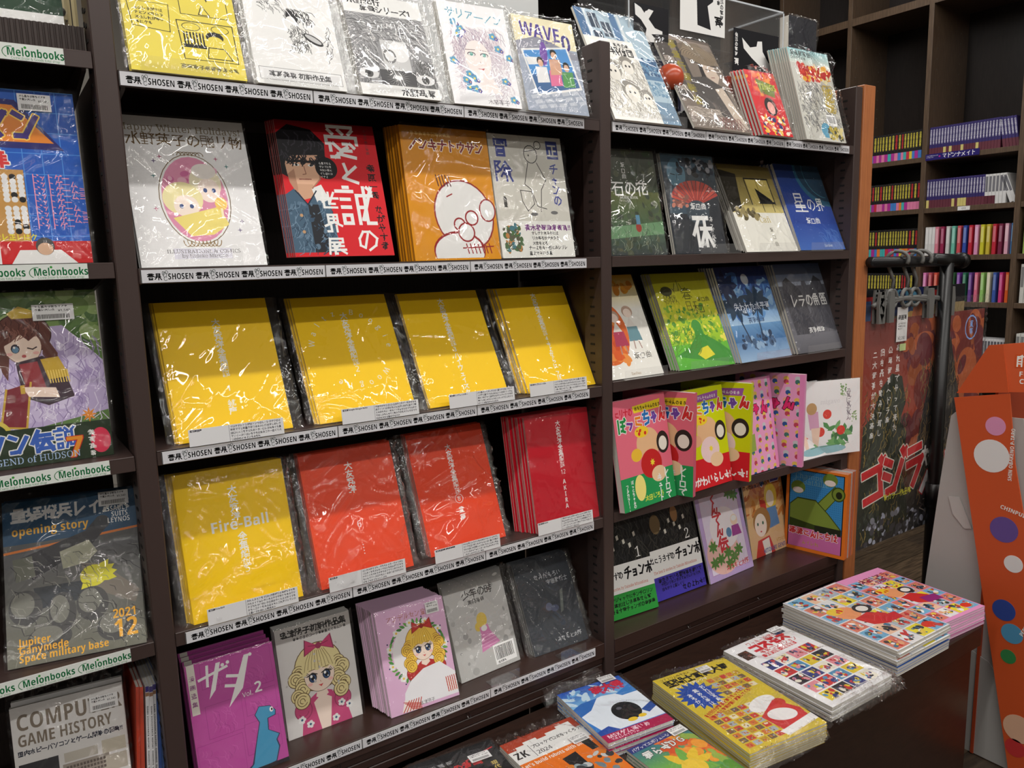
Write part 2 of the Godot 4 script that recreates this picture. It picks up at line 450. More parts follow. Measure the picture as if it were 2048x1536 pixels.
class Pen:
	# Prints a cover into an image. x and y run from 0 to 1 across and down the sheet; sizes of letters and lines are shares of its width.
	var im: Image
	var w: float
	var h: float
	var rng := RandomNumberGenerator.new()
	var fonts: Dictionary
	var ts: TextServer
	var contours := {}

	func _init(wide: float, high: float, shared: Dictionary, sown := 1, density := 2900.0) -> void:
		w = roundf(wide * density)
		h = roundf(high * density)
		im = Image.create(int(w), int(h), false, Image.FORMAT_RGB8)
		fonts = shared
		rng.seed = sown
		ts = TextServerManager.get_primary_interface()

	func tex() -> ImageTexture:
		return ImageTexture.create_from_image(im)

	func f(c: Color) -> void:
		im.fill(c)

	func r(x: float, y: float, a: float, b: float, c: Color) -> void:
		im.fill_rect(Rect2i(int(round(x * w)), int(round(y * h)), maxi(1, int(round(a * w))), maxi(1, int(round(b * h)))), c)

	func gv(y0: float, y1: float, c0: Color, c1: Color, x := 0.0, a := 1.0) -> void:
		var n := int((y1 - y0) * h)
		for i in n + 1:
			im.fill_rect(Rect2i(int(x * w), int(y0 * h) + i, int(a * w) + 1, 1), c0.lerp(c1, float(i) / maxf(n, 1)))

	func rings(loops: Array, c: Color) -> void:
		var top := 1e9
		var low := -1e9
		for q: PackedVector2Array in loops:
			for v in q:
				top = minf(top, v.y)
				low = maxf(low, v.y)
		for y in range(maxi(0, int(floor(top - 0.5))), mini(int(h) - 1, int(ceil(low))) + 1):
			var cuts: Array[float] = []
			var at := y + 0.5
			for q: PackedVector2Array in loops:
				var n := q.size()
				for i in n:
					var a := q[i]
					var b := q[(i + 1) % n]
					if (a.y <= at) != (b.y <= at):
						cuts.append(a.x + (at - a.y) / (b.y - a.y) * (b.x - a.x))
			cuts.sort()
			for k in range(0, cuts.size() - 1, 2):
				var x0 := int(round(cuts[k]))
				var x1 := int(round(cuts[k + 1]))
				if x1 <= x0:
					x1 = x0 + 1
				im.fill_rect(Rect2i(x0, y, x1 - x0, 1), c)

	func pts(flat: Array) -> PackedVector2Array:
		var q := PackedVector2Array()
		for i in range(0, flat.size(), 2):
			q.append(Vector2(flat[i] * w, flat[i + 1] * h))
		return q

	func p(flat: Array, c: Color) -> void:
		rings([pts(flat)], c)

	func e(cx: float, cy: float, rx: float, ry: float, c: Color, turn := 0.0) -> void:
		var q := PackedVector2Array()
		for i in 28:
			var a := TAU * i / 28
			q.append(Vector2(cx * w, cy * h) + Vector2(cos(a) * rx * w, sin(a) * ry * w).rotated(turn))
		rings([q], c)

	func stroke(a: Vector2, b: Vector2, half: float, c: Color) -> void:
		var d := (b - a).normalized() if a.distance_to(b) > 0.01 else Vector2.RIGHT
		var s := Vector2(-d.y, d.x) * half
		d *= half
		rings([PackedVector2Array([a - d + s, b + d + s, b + d - s, a - d - s])], c)

	func l(flat: Array, wide: float, c: Color) -> void:
		var q := pts(flat)
		for i in q.size() - 1:
			stroke(q[i], q[i + 1], maxf(0.5, wide * w / 2), c)

	func arc(cx: float, cy: float, rx: float, ry: float, a0: float, a1: float, wide: float, c: Color) -> void:
		var flat := []
		for i in 15:
			var a := lerpf(a0, a1, i / 14.0)
			flat.append_array([cx + cos(a) * rx, cy + sin(a) * ry * w / h])
		l(flat, wide, c)

	# one letter centred on (x, y) in pixels; returns how far the next one stands off
	func letter(ch: String, x: float, y: float, em: float, c: Color, wt := 0.1, turn := 0.0, face := "bold", squeeze := 1.0) -> float:
		var code := ch.unicode_at(0)
		if code < 0x2000:
			return latin(ch, x, y, em, c, turn, face, squeeze)
		var size := em
		var marks := 0
		if SMALL.has(ch):
			ch = SMALL[ch]
			size = em * 0.68
			y += em * 0.12
		if DOTTED.contains(ch):
			marks = 2
			ch = String.chr(code - 1)
		elif RINGED.contains(ch):
			marks = 1
			ch = String.chr(code - 2)
		var half := maxf(0.5, em * wt / 2)
		var made: String = GLYPHS.get(ch, "")
		if made == "":
			var g := RandomNumberGenerator.new()
			g.seed = code
			for k in 7:
				made += "%d%d%d%d " % ([g.randi_range(0, 2), k + 1, g.randi_range(6, 9), k + 1] if k % 2 == 0 else [g.randi_range(1, 8), g.randi_range(0, 4), g.randi_range(1, 8), g.randi_range(6, 9)])
		var parts := made.split(" ", false)
		half = maxf(0.5, half * clampf(11.0 / parts.size(), 0.62, 1.0))
		for part in parts:
			var q := PackedVector2Array()
			for i in range(0, part.length() - 1, 2):
				q.append(Vector2(x, y) + (Vector2((part[i].to_int() - 4.5) * squeeze, part[i + 1].to_int() - 4.5) * size / 10.5).rotated(turn))
			for i in q.size() - 1:
				stroke(q[i], q[i + 1], half, c)
		for k in marks:
			var at := Vector2(x, y) + (Vector2(3.6 + 1.3 * k, -4.2 + 0.4 * k) * em / 10.5).rotated(turn)
			stroke(at, at + Vector2(0.05, 0.09).rotated(turn) * em, half, c)
		return em * squeeze

	func latin(ch: String, x: float, y: float, em: float, c: Color, turn: float, face: String, squeeze: float) -> float:
		var rid: RID = fonts[face]
		var gi := ts.font_get_glyph_index(rid, 64, ch.unicode_at(0), 0)
		var adv: float = ts.font_get_glyph_advance(rid, 64, gi).x / 64.0 * em * squeeze
		var key := face + ch
		if not contours.has(key):
			contours[key] = ts.font_get_glyph_contours(rid, 64, gi)
		var d: Dictionary = contours[key]
		if d.is_empty() or d.points.size() == 0:
			return adv
		var loops := []
		var start := 0
		for last: int in d.contours:
			var q := PackedVector2Array()
			for i in range(start, last + 1):
				var v: Vector3 = d.points[i]
				q.append(Vector2(x, y) + Vector2(v.x / 64.0 * em * squeeze - adv / 2, v.y / 64.0 * em + em * 0.36).rotated(turn))
			loops.append(q)
			start = last + 1
		rings(loops, c)
		return adv

	func width(s: String, em: float, face := "bold", squeeze := 1.0) -> float:
		var total := 0.0
		for ch in s:
			total += em * squeeze if ch.unicode_at(0) >= 0x2000 else ts.font_get_glyph_advance(fonts[face], 64, ts.font_get_glyph_index(fonts[face], 64, ch.unicode_at(0), 0)).x / 64.0 * em * squeeze
		return total

	# a line of letters; x, y is its left middle
	func tx(s: String, x: float, y: float, em: float, c: Color, wt := 0.1, face := "bold", squeeze := 1.0, turn := 0.0, rim := Color(0, 0, 0, 0), rim_wide := 0.06) -> void:
		var size := em * w
		for pass_ in ([0, 1] if rim.a > 0 else [1]):
			var at := Vector2(x * w, y * h)
			for ch in s:
				var adv := width(ch, size, face, squeeze)
				var mid := at + Vector2(adv / 2, 0).rotated(turn)
				if pass_ == 0:
					for k in 8:
						var o := Vector2(rim_wide * size, 0).rotated(k * TAU / 8)
						letter(ch, mid.x + o.x, mid.y + o.y, size, rim, wt, turn, face, squeeze)
				else:
					letter(ch, mid.x, mid.y, size, c, wt, turn, face, squeeze)
				at += Vector2(adv, 0).rotated(turn)

	# centred line
	func tc(s: String, x: float, y: float, em: float, c: Color, wt := 0.1, face := "bold", squeeze := 1.0) -> void:
		tx(s, x - width(s, em * w, face, squeeze) / w / 2, y, em, c, wt, face, squeeze)

	# a column of letters from the top; x is its middle
	func tv(s: String, x: float, y: float, em: float, c: Color, wt := 0.1, step := 1.08, lean := 0.0) -> void:
		var at := y * h + em * w / 2
		var n := 0
		for ch in s:
			letter(ch, x * w + lean * n * em * w, at, em * w, c, wt, PI / 2 if ch == "ー" else 0.0)
			at += em * w * step
			n += 1

	# small print: rows (or columns) of real letters too small to read
	func small(x: float, y: float, a: float, rows: int, em: float, c: Color, upright := true) -> void:
		for k in rows:
			var n := int(a / em * (1.0 if k < rows - 1 else 0.6))
			var s := ""
			for i in n:
				s += KANA[rng.randi() % KANA.length()]
			if upright:
				tx(s, x, y + k * em * 1.35 * w / h, em, c, 0.13)
			else:
				tv(s, x - k * em * 1.35, y, em, c, 0.13)

	func speck(x: float, y: float, a: float, b: float, n: int, r0: float, r1: float, cs: Array, flat := 1.0) -> void:
		for i in n:
			var s := rng.randf_range(r0, r1)
			e(x + rng.randf() * a, y + rng.randf() * b, s, s * rng.randf_range(0.4, 1.0) * flat, cs[rng.randi() % cs.size()], rng.randf() * PI)

	func hair(x: float, y: float, a: float, b: float, n: int, wide: float, cs: Array, turn := 0.4, long := 0.08) -> void:
		for i in n:
			var u := x + rng.randf() * a
			var v := y + rng.randf() * b
			var t := turn + rng.randf_range(-0.6, 0.6)
			var m := long * rng.randf_range(0.4, 1.0)
			l([u, v, u + cos(t) * m, v + sin(t) * m * w / h, u + cos(t + 0.4) * m * 1.7, v + sin(t + 0.4) * m * 1.7 * w / h], wide, cs[rng.randi() % cs.size()])

	func flower(x: float, y: float, s: float, petal: Color, eye: Color) -> void:
		for k in 5:
			e(x + cos(k * TAU / 5) * s * 0.6, y + sin(k * TAU / 5) * s * 0.6 * w / h, s * 0.45, s * 0.4, petal)
		e(x, y, s * 0.3, s * 0.3, eye)

	func leaf(x: float, y: float, s: float, turn: float, c: Color) -> void:
		var q := PackedVector2Array()
		for v in [Vector2(-1, 0), Vector2(-0.3, -0.45), Vector2(0.5, -0.3), Vector2(1, 0), Vector2(0.5, 0.3), Vector2(-0.3, 0.45)]:
			q.append(Vector2(x * w, y * h) + (v * s * w).rotated(turn))
		rings([q], c)

	func burst(x: float, y: float, s: float, n: int, c: Color, inner := 0.6) -> void:
		var q := PackedVector2Array()
		for k in n * 2:
			q.append(Vector2(x * w, y * h) + Vector2(s * w * (1.0 if k % 2 == 0 else inner), 0).rotated(k * PI / n))
		rings([q], c)

	# a plain drawn girl: curly hair, round face, large eyes
	func girl(x: float, y: float, s: float, hair_c: Color, dress: Color, bow: Color, line_c := Color(0.35, 0.25, 0.1)) -> void:
		var k := w / h
		var skin := Color(0.98, 0.9, 0.84)
		p([x - s * 0.95, y + s * 2.3 * k, x - s * 0.75, y + s * 1.15 * k, x - s * 0.2, y + s * 0.85 * k, x + s * 0.2, y + s * 0.85 * k, x + s * 0.8, y + s * 1.1 * k, x + s * 1.05, y + s * 2.3 * k], dress)
		for side in [-1, 1]:
			e(x + side * s * 0.78, y + s * 1.35 * k, s * 0.34, s * 0.36, dress.darkened(0.25))
			e(x + side * s * 0.78, y + s * 1.35 * k, s * 0.31, s * 0.33, dress)
			arc(x + side * s * 0.78, y + s * 1.35 * k, s * 0.2, s * 0.22, 0.4, 2.6, s * 0.025, dress.darkened(0.25))
		p([x - s * 0.14, y + s * 0.7 * k, x + s * 0.16, y + s * 0.7 * k, x + s * 0.26, y + s * 1.0 * k, x, y + s * 1.15 * k, x - s * 0.24, y + s * 1.0 * k], skin)
		e(x, y - s * 0.1 * k, s * 0.94, s * 0.92, line_c)
		e(x, y - s * 0.1 * k, s * 0.91, s * 0.89, hair_c)
		for i in 6:
			for side in [-1, 1]:
				var hx: float = x + side * s * (0.78 + 0.14 * sin(i * 1.9))
				var hy: float = y + s * (-0.05 + i * 0.21) * k
				var rr := s * (0.27 + 0.04 * (i % 2))
				e(hx, hy, rr, rr, line_c)
				e(hx, hy, rr * 0.92, rr * 0.92, hair_c)
				arc(hx, hy, rr * 0.62, rr * 0.62, 0.5, 5.6, s * 0.022, line_c)
				arc(hx, hy, rr * 0.3, rr * 0.3, 1.5, 6.6, s * 0.022, line_c)
		e(x, y + s * 0.22 * k, s * 0.6, s * 0.63, line_c)
		e(x, y + s * 0.22 * k, s * 0.585, s * 0.615, skin)
		p([x - s * 0.66, y + s * 0.2 * k, x - s * 0.62, y - s * 0.5 * k, x, y - s * 0.78 * k, x + s * 0.62, y - s * 0.5 * k, x + s * 0.66, y + s * 0.2 * k, x + s * 0.45, y - s * 0.02 * k, x + s * 0.3, y + s * 0.06 * k, x + s * 0.12, y - s * 0.03 * k, x - s * 0.06, y + s * 0.05 * k, x - s * 0.22, y - s * 0.03 * k, x - s * 0.4, y + s * 0.05 * k], hair_c)
		for i in 9:
			var u := -0.56 + i * 0.14
			l([x + u * s, y - s * (0.02 + 0.05 * (i % 2)) * k, x + u * s * 0.85, y - s * 0.35 * k, x + u * s * 0.5, y - s * 0.72 * k], s * 0.018, line_c.lerp(hair_c, 0.35))
		for side in [-1, 1]:
			var ex: float = x + side * s * 0.27
			e(ex, y + s * 0.27 * k, s * 0.155, s * 0.185, Color(0.08, 0.07, 0.09))
			e(ex, y + s * 0.3 * k, s * 0.12, s * 0.14, Color(0.2, 0.32, 0.5))
			e(ex, y + s * 0.29 * k, s * 0.07, s * 0.09, Color(0.05, 0.06, 0.1))
			e(ex - s * 0.05, y + s * 0.21 * k, s * 0.05, s * 0.055, Color(1, 1, 1))
			e(ex + s * 0.05, y + s * 0.36 * k, s * 0.025, s * 0.028, Color(1, 1, 1))
			l([ex - s * 0.18, y + s * 0.18 * k, ex, y + s * 0.1 * k, ex + s * 0.18, y + s * 0.18 * k], s * 0.035, Color(0.08, 0.07, 0.09))
			for m in 3: l([ex + side * s * (0.1 + m * 0.04), y + s * (0.14 + m * 0.03) * k, ex + side * s * (0.2 + m * 0.03), y + s * (0.06 + m * 0.05) * k], s * 0.02, Color(0.08, 0.07, 0.09))
			l([ex - s * 0.12, y + s * 0.0 * k, ex + s * 0.12, y - s * 0.02 * k], s * 0.02, line_c)
			e(x + side * s * 0.4, y + s * 0.5 * k, s * 0.1, s * 0.06, Color(0.98, 0.78, 0.74))
		l([x, y + s * 0.45 * k, x + s * 0.02, y + s * 0.5 * k], s * 0.02, Color(0.8, 0.55, 0.45))
		p([x - s * 0.1, y + s * 0.58 * k, x, y + s * 0.6 * k, x + s * 0.1, y + s * 0.58 * k, x + s * 0.02, y + s * 0.68 * k], Color(0.85, 0.3, 0.3))
		for side in [-1, 1]:
			p([x + s * 0.1, y - s * 0.85 * k, x + s * 0.1 + side * s * 0.52, y - s * 1.2 * k, x + s * 0.1 + side * s * 0.6, y - s * 0.58 * k], bow.darkened(0.3))
			p([x + s * 0.1, y - s * 0.86 * k, x + s * 0.1 + side * s * 0.48, y - s * 1.15 * k, x + s * 0.1 + side * s * 0.55, y - s * 0.63 * k], bow)
			l([x + s * 0.1, y - s * 0.86 * k, x + s * 0.1 + side * s * 0.38, y - s * 0.93 * k], s * 0.025, bow.darkened(0.3))
		e(x + s * 0.1, y - s * 0.86 * k, s * 0.12, s * 0.12, bow.darkened(0.2))

	# a small printed picture of blocks and blots
	func photo(x: float, y: float, a: float, b: float, base: Color, cs: Array, n := 9) -> void:
		r(x, y, a, b, base)
		for i in n:
			var rr := rng.randf_range(0.05, 0.2) * a
			e(x + a * rng.randf_range(0.15, 0.85), y + b * rng.randf_range(0.18, 0.82), rr, rr * rng.randf_range(0.4, 0.9), cs[rng.randi() % cs.size()], rng.randf() * PI)

	func barcode(x: float, y: float, a: float, b: float) -> void:
		r(x, y, a, b, Color(1, 1, 1))
		var u := 0.06
		while u < 0.92:
			var m := rng.randf_range(0.012, 0.035)
			r(x + u * a, y + b * 0.1, m * a, b * 0.68, Color(0.05, 0.05, 0.05))
			u += m + rng.randf_range(0.015, 0.035)
		small(x + 0.1 * a, y + b * 0.9, a * 0.8, 1, b * h / w * 0.13, Color(0.1, 0.1, 0.1))

	func sticker(x: float, y: float, a: float) -> void:
		var b := a * 0.62 * w / h
		r(x, y, a, b, Color(0.95, 0.95, 0.95))
		small(x + a * 0.06, y + b * 0.14, a * 0.85, 2, a * 0.075, Color(0.2, 0.2, 0.2))
		var u := 0.1
		while u < 0.88:
			r(x + u * a, y + b * 0.62, 0.018 * a, b * 0.3, Color(0.08, 0.08, 0.08))
			u += rng.randf_range(0.03, 0.06)

# ------------------------------------------------------------------ what is printed on the covers
func rgb(a: int, b: int, c: int) -> Color:
	return Color(a / 255.0, b / 255.0, c / 255.0)

func cover(key: String, wide: float, high: float) -> ImageTexture:
	var k := Pen.new(wide, high, fonts, key.hash() % 10007)
	var W := Color(0.93, 0.93, 0.925)
	var K := Color(0.07, 0.07, 0.08)
	var Y := rgb(250, 205, 10)
	var grey := [rgb(90, 90, 92), rgb(140, 140, 142), rgb(190, 190, 190), rgb(50, 50, 52)]
	match key:
		"yellow_comic":
			k.f(rgb(232, 214, 84))
			for q in [[0.08, 0.05, 0.38, 0.3], [0.5, 0.03, 0.42, 0.28]]:
				k.arc(q[0] + q[2] / 2, q[1] + q[3] / 2, q[2] / 2, q[3] / 2 * 1.2, 0, TAU, 0.006, K)
				k.small(q[0] + 0.1, q[1] + 0.1, 0.2, 4, 0.035, K, true)
			k.l([0.05, 0.5, 0.4, 0.5, 0.38, 0.7, 0.07, 0.68, 0.05, 0.5], 0.006, K)
			k.small(0.1, 0.55, 0.25, 4, 0.035, K)
			k.l([0.5, 0.36, 0.93, 0.36, 0.93, 0.55, 0.5, 0.55, 0.5, 0.36], 0.006, K)
			k.e(0.7, 0.42, 0.06, 0.05, K); k.e(0.7, 0.44, 0.05, 0.05, rgb(232, 214, 84)); k.l([0.7, 0.47, 0.66, 0.54, 0.76, 0.54, 0.7, 0.47], 0.007, K)
			k.l([0.45, 0.6, 0.95, 0.6, 0.95, 0.88, 0.47, 0.88, 0.45, 0.6], 0.008, K)
			for i in 7: k.r(0.49 + i * 0.028, 0.68, 0.014, 0.09, K)
			k.r(0.48, 0.77, 0.2, 0.025, K)
			k.e(0.77, 0.7, 0.08, 0.055, K); k.e(0.77, 0.735, 0.075, 0.06, rgb(232, 214, 84)); k.l([0.7, 0.78, 0.68, 0.86, 0.9, 0.86, 0.84, 0.78, 0.7, 0.78], 0.008, K)
			k.arc(0.57, 0.64, 0.08, 0.04, 0, TAU, 0.005, K); k.arc(0.83, 0.64, 0.08, 0.04, 0, TAU, 0.005, K)
			k.tx("高畠敦子（鹿羽あさ）", 0.42, 0.935, 0.052, rgb(90, 84, 40), 0.12)
		"white_ink":
			k.f(W)
			k.tv("しむかし", 0.5, 0.02, 0.09, K, 0.07, 0.9)
			k.hair(0.15, 0.25, 0.25, 0.12, 40, 0.004, [K], 0.3, 0.04)
			k.hair(0.42, 0.33, 0.3, 0.1, 60, 0.006, [K], 0.5, 0.07); k.e(0.52, 0.4, 0.07, 0.08, K); k.e(0.5, 0.44, 0.055, 0.06, W)
			k.hair(0.45, 0.47, 0.2, 0.2, 90, 0.005, [K, rgb(90, 90, 90)], 1.1, 0.06)
			k.e(0.72, 0.58, 0.12, 0.05, K, 0.5); k.e(0.72, 0.575, 0.1, 0.03, rgb(200, 200, 200), 0.5)
			k.hair(0.85, 0.45, 0.08, 0.3, 25, 0.004, [K], 1.5, 0.05)
			k.r(0.04, 0.86, 0.92, 0.1, rgb(238, 238, 238)); k.l([0.04, 0.86, 0.96, 0.86, 0.96, 0.96, 0.04, 0.96, 0.04, 0.86], 0.004, rgb(120, 120, 120))
			k.tx("茶谷明茂 初期作品集", 0.14, 0.91, 0.075, K, 0.12)
		"strange_tales":
			k.f(W)
			k.tx("水野紀行", 0.06, 0.06, 0.105, K, 0.12); k.tx("綺譚シリーズ1", 0.2, 0.135, 0.1, K, 0.12)
			k.r(0.0, 0.19, 1, 0.7, rgb(150, 150, 152))
			k.hair(0.0, 0.2, 0.9, 0.28, 500, 0.004, grey + [rgb(225, 225, 225)], 0.1, 0.12)
			k.hair(0.0, 0.5, 0.3, 0.38, 220, 0.005, grey, 1.2, 0.07); k.hair(0.72, 0.6, 0.26, 0.28, 220, 0.005, [rgb(60, 60, 60), rgb(100, 100, 100)], 1.0, 0.07)
			k.r(0.36, 0.44, 0.34, 0.3, rgb(205, 205, 205)); k.e(0.58, 0.55, 0.13, 0.14, rgb(235, 235, 235)); k.e(0.45, 0.6, 0.08, 0.1, rgb(120, 120, 120)); k.e(0.45, 0.6, 0.06, 0.07, rgb(230, 230, 230))
			k.r(0.28, 0.74, 0.46, 0.15, rgb(70, 70, 72)); k.burst(0.5, 0.81, 0.16, 24, rgb(130, 130, 130), 0.3); k.e(0.5, 0.81, 0.05, 0.03, W)
			for q in [[0.14, 0.79], [0.85, 0.81]]:
				k.e(q[0], q[1], 0.12, 0.07, rgb(220, 220, 220)); k.e(q[0], q[1], 0.05, 0.055, rgb(80, 80, 80)); k.e(q[0], q[1], 0.02, 0.02, K)
			k.r(0, 0.89, 1, 0.11, W); k.tx("水野流転", 0.5, 0.945, 0.11, K, 0.12)
		"pale_portrait":
			k.f(rgb(247, 246, 248))
			k.tx("サリアーノン", 0.1, 0.1, 0.14, rgb(90, 165, 190), 0.09, "bold", 1.0, 0.06)
			k.hair(0.12, 0.22, 0.7, 0.3, 420, 0.007, [rgb(190, 170, 185), rgb(215, 200, 210), rgb(235, 225, 230), rgb(165, 150, 170)], 0.9, 0.12)
			k.hair(0.6, 0.4, 0.3, 0.5, 200, 0.006, [rgb(225, 215, 222), rgb(205, 195, 205)], 1.3, 0.1); k.hair(0.15, 0.5, 0.15, 0.3, 120, 0.006, [rgb(200, 180, 200), rgb(225, 215, 222)], 1.5, 0.08)
			k.e(0.47, 0.54, 0.19, 0.26, rgb(250, 240, 236)); k.p([0.42, 0.7, 0.62, 0.7, 0.75, 0.88, 0.45, 0.86], rgb(250, 240, 236))
			for q in [[0.38, 0.5], [0.57, 0.5]]:
				k.e(q[0], q[1], 0.06, 0.03, rgb(90, 80, 90)); k.e(q[0], q[1] + 0.004, 0.05, 0.024, W); k.e(q[0], q[1], 0.025, 0.026, rgb(110, 175, 165))
			k.l([0.3, 0.46, 0.44, 0.455], 0.01, rgb(150, 130, 130)); k.l([0.52, 0.455, 0.65, 0.46], 0.01, rgb(150, 130, 130))
			k.p([0.44, 0.64, 0.54, 0.632, 0.52, 0.652], rgb(205, 110, 110)); k.l([0.49, 0.57, 0.5, 0.6], 0.006, rgb(200, 170, 160))
			for q in [[0.2, 0.2], [0.28, 0.26], [0.22, 0.31], [0.75, 0.3], [0.8, 0.42], [0.3, 0.7], [0.24, 0.76], [0.36, 0.74], [0.27, 0.83], [0.36, 0.84], [0.82, 0.74], [0.9, 0.92], [0.1, 0.58], [0.95, 0.5]]:
				k.flower(q[0], q[1], 0.055, rgb(105, 170, 205), rgb(250, 225, 120)); k.flower(q[0] + 0.05, q[1] + 0.02, 0.03, rgb(105, 95, 170), rgb(240, 220, 130))
			k.tx("木村昭子", 0.5, 0.955, 0.08, rgb(120, 115, 120), 0.07)
		"wave":
			k.f(rgb(240, 232, 196)); k.r(0, 0.3, 1, 0.7, rgb(165, 175, 192))
			k.p([0, 0.28, 0.35, 0.2, 1, 0.34, 1, 0.4, 0, 0.42], rgb(150, 152, 165))
			k.tx("WAVE", 0.1, 0.13, 0.26, rgb(78, 60, 150), 0.1, "bold", 0.92, 0.06); k.tx("ウェーブ", 0.42, 0.245, 0.06, rgb(78, 60, 150), 0.14); k.tx("0", 0.75, 0.23, 0.3, rgb(60, 52, 130))
			k.p([0.06, 0.36, 0.83, 0.27, 0.97, 0.72, 0.2, 0.84], W); k.p([0.09, 0.375, 0.81, 0.292, 0.93, 0.7, 0.22, 0.815], rgb(80, 150, 215))
			k.p([0.11, 0.44, 0.4, 0.42, 0.3, 0.5, 0.14, 0.52], W); k.e(0.42, 0.38, 0.06, 0.17, rgb(120, 80, 170), 0.1); k.p([0.16, 0.62, 0.88, 0.54, 0.93, 0.7, 0.22, 0.815], rgb(70, 110, 160))
			for q in [[0.34, 0.48, rgb(240, 240, 240), K], [0.55, 0.5, rgb(230, 120, 160), rgb(190, 90, 60)], [0.58, 0.38, rgb(220, 170, 140), K], [0.76, 0.5, rgb(90, 160, 90), K]]:
				k.p([q[0] - 0.1, q[1] + 0.22, q[0] - 0.09, q[1] + 0.05, q[0] + 0.09, q[1] + 0.04, q[0] + 0.1, q[1] + 0.2], q[2]); k.e(q[0], q[1] - 0.015, 0.055, 0.06, q[3]); k.e(q[0], q[1] + 0.005, 0.042, 0.05, rgb(225, 180, 150))
			for i in 5:
				for j in 3: k.p([0.08 + i * 0.17 + j * 0.05, 0.84 + j * 0.05 - i * 0.02, 0.2 + i * 0.17 + j * 0.05, 0.82 + j * 0.05 - i * 0.02, 0.22 + i * 0.17 + j * 0.05, 0.855 + j * 0.05 - i * 0.02, 0.1 + i * 0.17 + j * 0.05, 0.875 + j * 0.05 - i * 0.02], rgb(196, 202, 212))
			k.tx("THE SEIJI", 0.5, 0.945, 0.08, rgb(225, 228, 235), 0.1, "regular")
		"detective":
			k.f(rgb(178, 200, 214))
			for q in [[0.0, 0.12, rgb(86, 120, 160)], [0.13, 0.03, rgb(225, 232, 236)], [0.5, 0.1, rgb(96, 132, 172)], [0.62, 0.04, rgb(222, 230, 234)]]: k.r(q[0], 0, q[1], 0.8, q[2])
			for q in [[0.18, 0.03], [0.18, 0.2], [0.34, 0.1]]: k.r(q[0], q[1], 0.13, 0.14, rgb(60, 75, 95)); k.r(q[0] + 0.06, q[1], 0.015, 0.14, rgb(215, 225, 230))
			k.speck(0.68, 0.4, 0.3, 0.16, 160, 0.01, 0.03, [rgb(70, 110, 150), rgb(100, 145, 180), rgb(50, 85, 125)]); k.speck(0.7, 0.62, 0.28, 0.12, 80, 0.01, 0.03, [rgb(110, 150, 180), rgb(150, 180, 200)]); k.r(0.66, 0.56, 0.34, 0.04, rgb(90, 130, 165)); k.r(0.66, 0.8, 0.34, 0.2, rgb(120, 150, 175))
			k.r(0.0, 0.26, 0.72, 0.74, rgb(244, 242, 236)); k.hair(0.02, 0.42, 0.68, 0.5, 500, 0.005, [rgb(150, 145, 135), rgb(190, 185, 170), rgb(110, 105, 100), rgb(200, 195, 175)], 0.8, 0.06)
			for q in [[0.25, 0.56, 0.13], [0.5, 0.5, 0.11], [0.42, 0.74, 0.14], [0.62, 0.78, 0.09]]: k.e(q[0], q[1] - 0.02, q[2], q[2], rgb(150, 146, 138)); k.e(q[0], q[1] + 0.01, q[2] * 0.72, q[2] * 0.85, rgb(240, 236, 226)); k.e(q[0] - q[2] * 0.25, q[1], 0.014, 0.016, K); k.e(q[0] + q[2] * 0.25, q[1], 0.014, 0.016, K)
			k.tx("少年探偵団", 0.1, 0.37, 0.115, K, 0.13); k.tx("♥その名", 0.4, 0.31, 0.06, K, 0.12)
		"sepia_traveller":
			k.f(rgb(126, 114, 104)); k.gv(0, 0.25, rgb(165, 148, 136), rgb(120, 110, 102)); k.r(0, 0.08, 0.22, 0.62, rgb(84, 78, 74)); k.r(0.32, 0.05, 0.07, 0.6, rgb(66, 62, 60))
			for i in 4: k.r(0.03, 0.25 + i * 0.1, 0.17, 0.06, rgb(150, 140, 132))
			k.e(0.68, 0.16, 0.32, 0.13, rgb(118, 104, 88), 0.2); k.hair(0.4, 0.1, 0.55, 0.1, 120, 0.004, [rgb(150, 134, 112), rgb(90, 80, 70)], 0.2, 0.08); k.p([0.4, 0.2, 0.98, 0.24, 0.9, 0.3, 0.5, 0.27], rgb(84, 74, 66))
			k.p([0.36, 0.21, 0.5, 0.06, 0.76, 0.04, 0.98, 0.17, 1.0, 0.26, 0.7, 0.29], rgb(136, 120, 100))
			for i in 16: k.arc(0.7, 0.2, 0.02 + i * 0.022, 0.01 + i * 0.009, 3.3, 6.1, 0.005, rgb(96, 84, 70) if i % 2 == 0 else rgb(168, 150, 126))
			k.p([0.62, 0.28, 0.86, 0.29, 0.9, 0.4, 0.8, 0.49, 0.66, 0.42], rgb(206, 188, 172)); k.l([0.7, 0.33, 0.78, 0.335], 0.012, rgb(50, 44, 42)); k.l([0.74, 0.42, 0.8, 0.415], 0.01, rgb(120, 60, 56)); k.p([0.6, 0.28, 0.66, 0.28, 0.64, 0.44, 0.56, 0.46], rgb(40, 36, 36)); k.p([0.3, 0.46, 0.62, 0.42, 0.9, 0.52, 0.96, 0.86, 0.3, 0.84], rgb(74, 70, 68))
			for i in 26: k.l([0.3 + i * 0.025, 0.5, 0.28 + i * 0.027, 0.8], 0.004, rgb(104, 98, 94))
			k.p([0.7, 0.55, 0.86, 0.52, 1.0, 0.95, 0.84, 1.0], rgb(205, 190, 174)); k.r(0.05, 0.78, 0.55, 0.1, rgb(170, 158, 146)); k.hair(0.1, 0.78, 0.5, 0.12, 90, 0.006, [rgb(210, 200, 190), rgb(110, 100, 92)], 0.2, 0.08)
			for i in 7: k.l([0.45 + i * 0.07, 0.86, 0.6 + i * 0.06, 0.98], 0.014, rgb(120, 60, 56)); k.l([0.6 + i * 0.05, 0.86, 0.48 + i * 0.06, 0.98], 0.01, rgb(120, 60, 56))
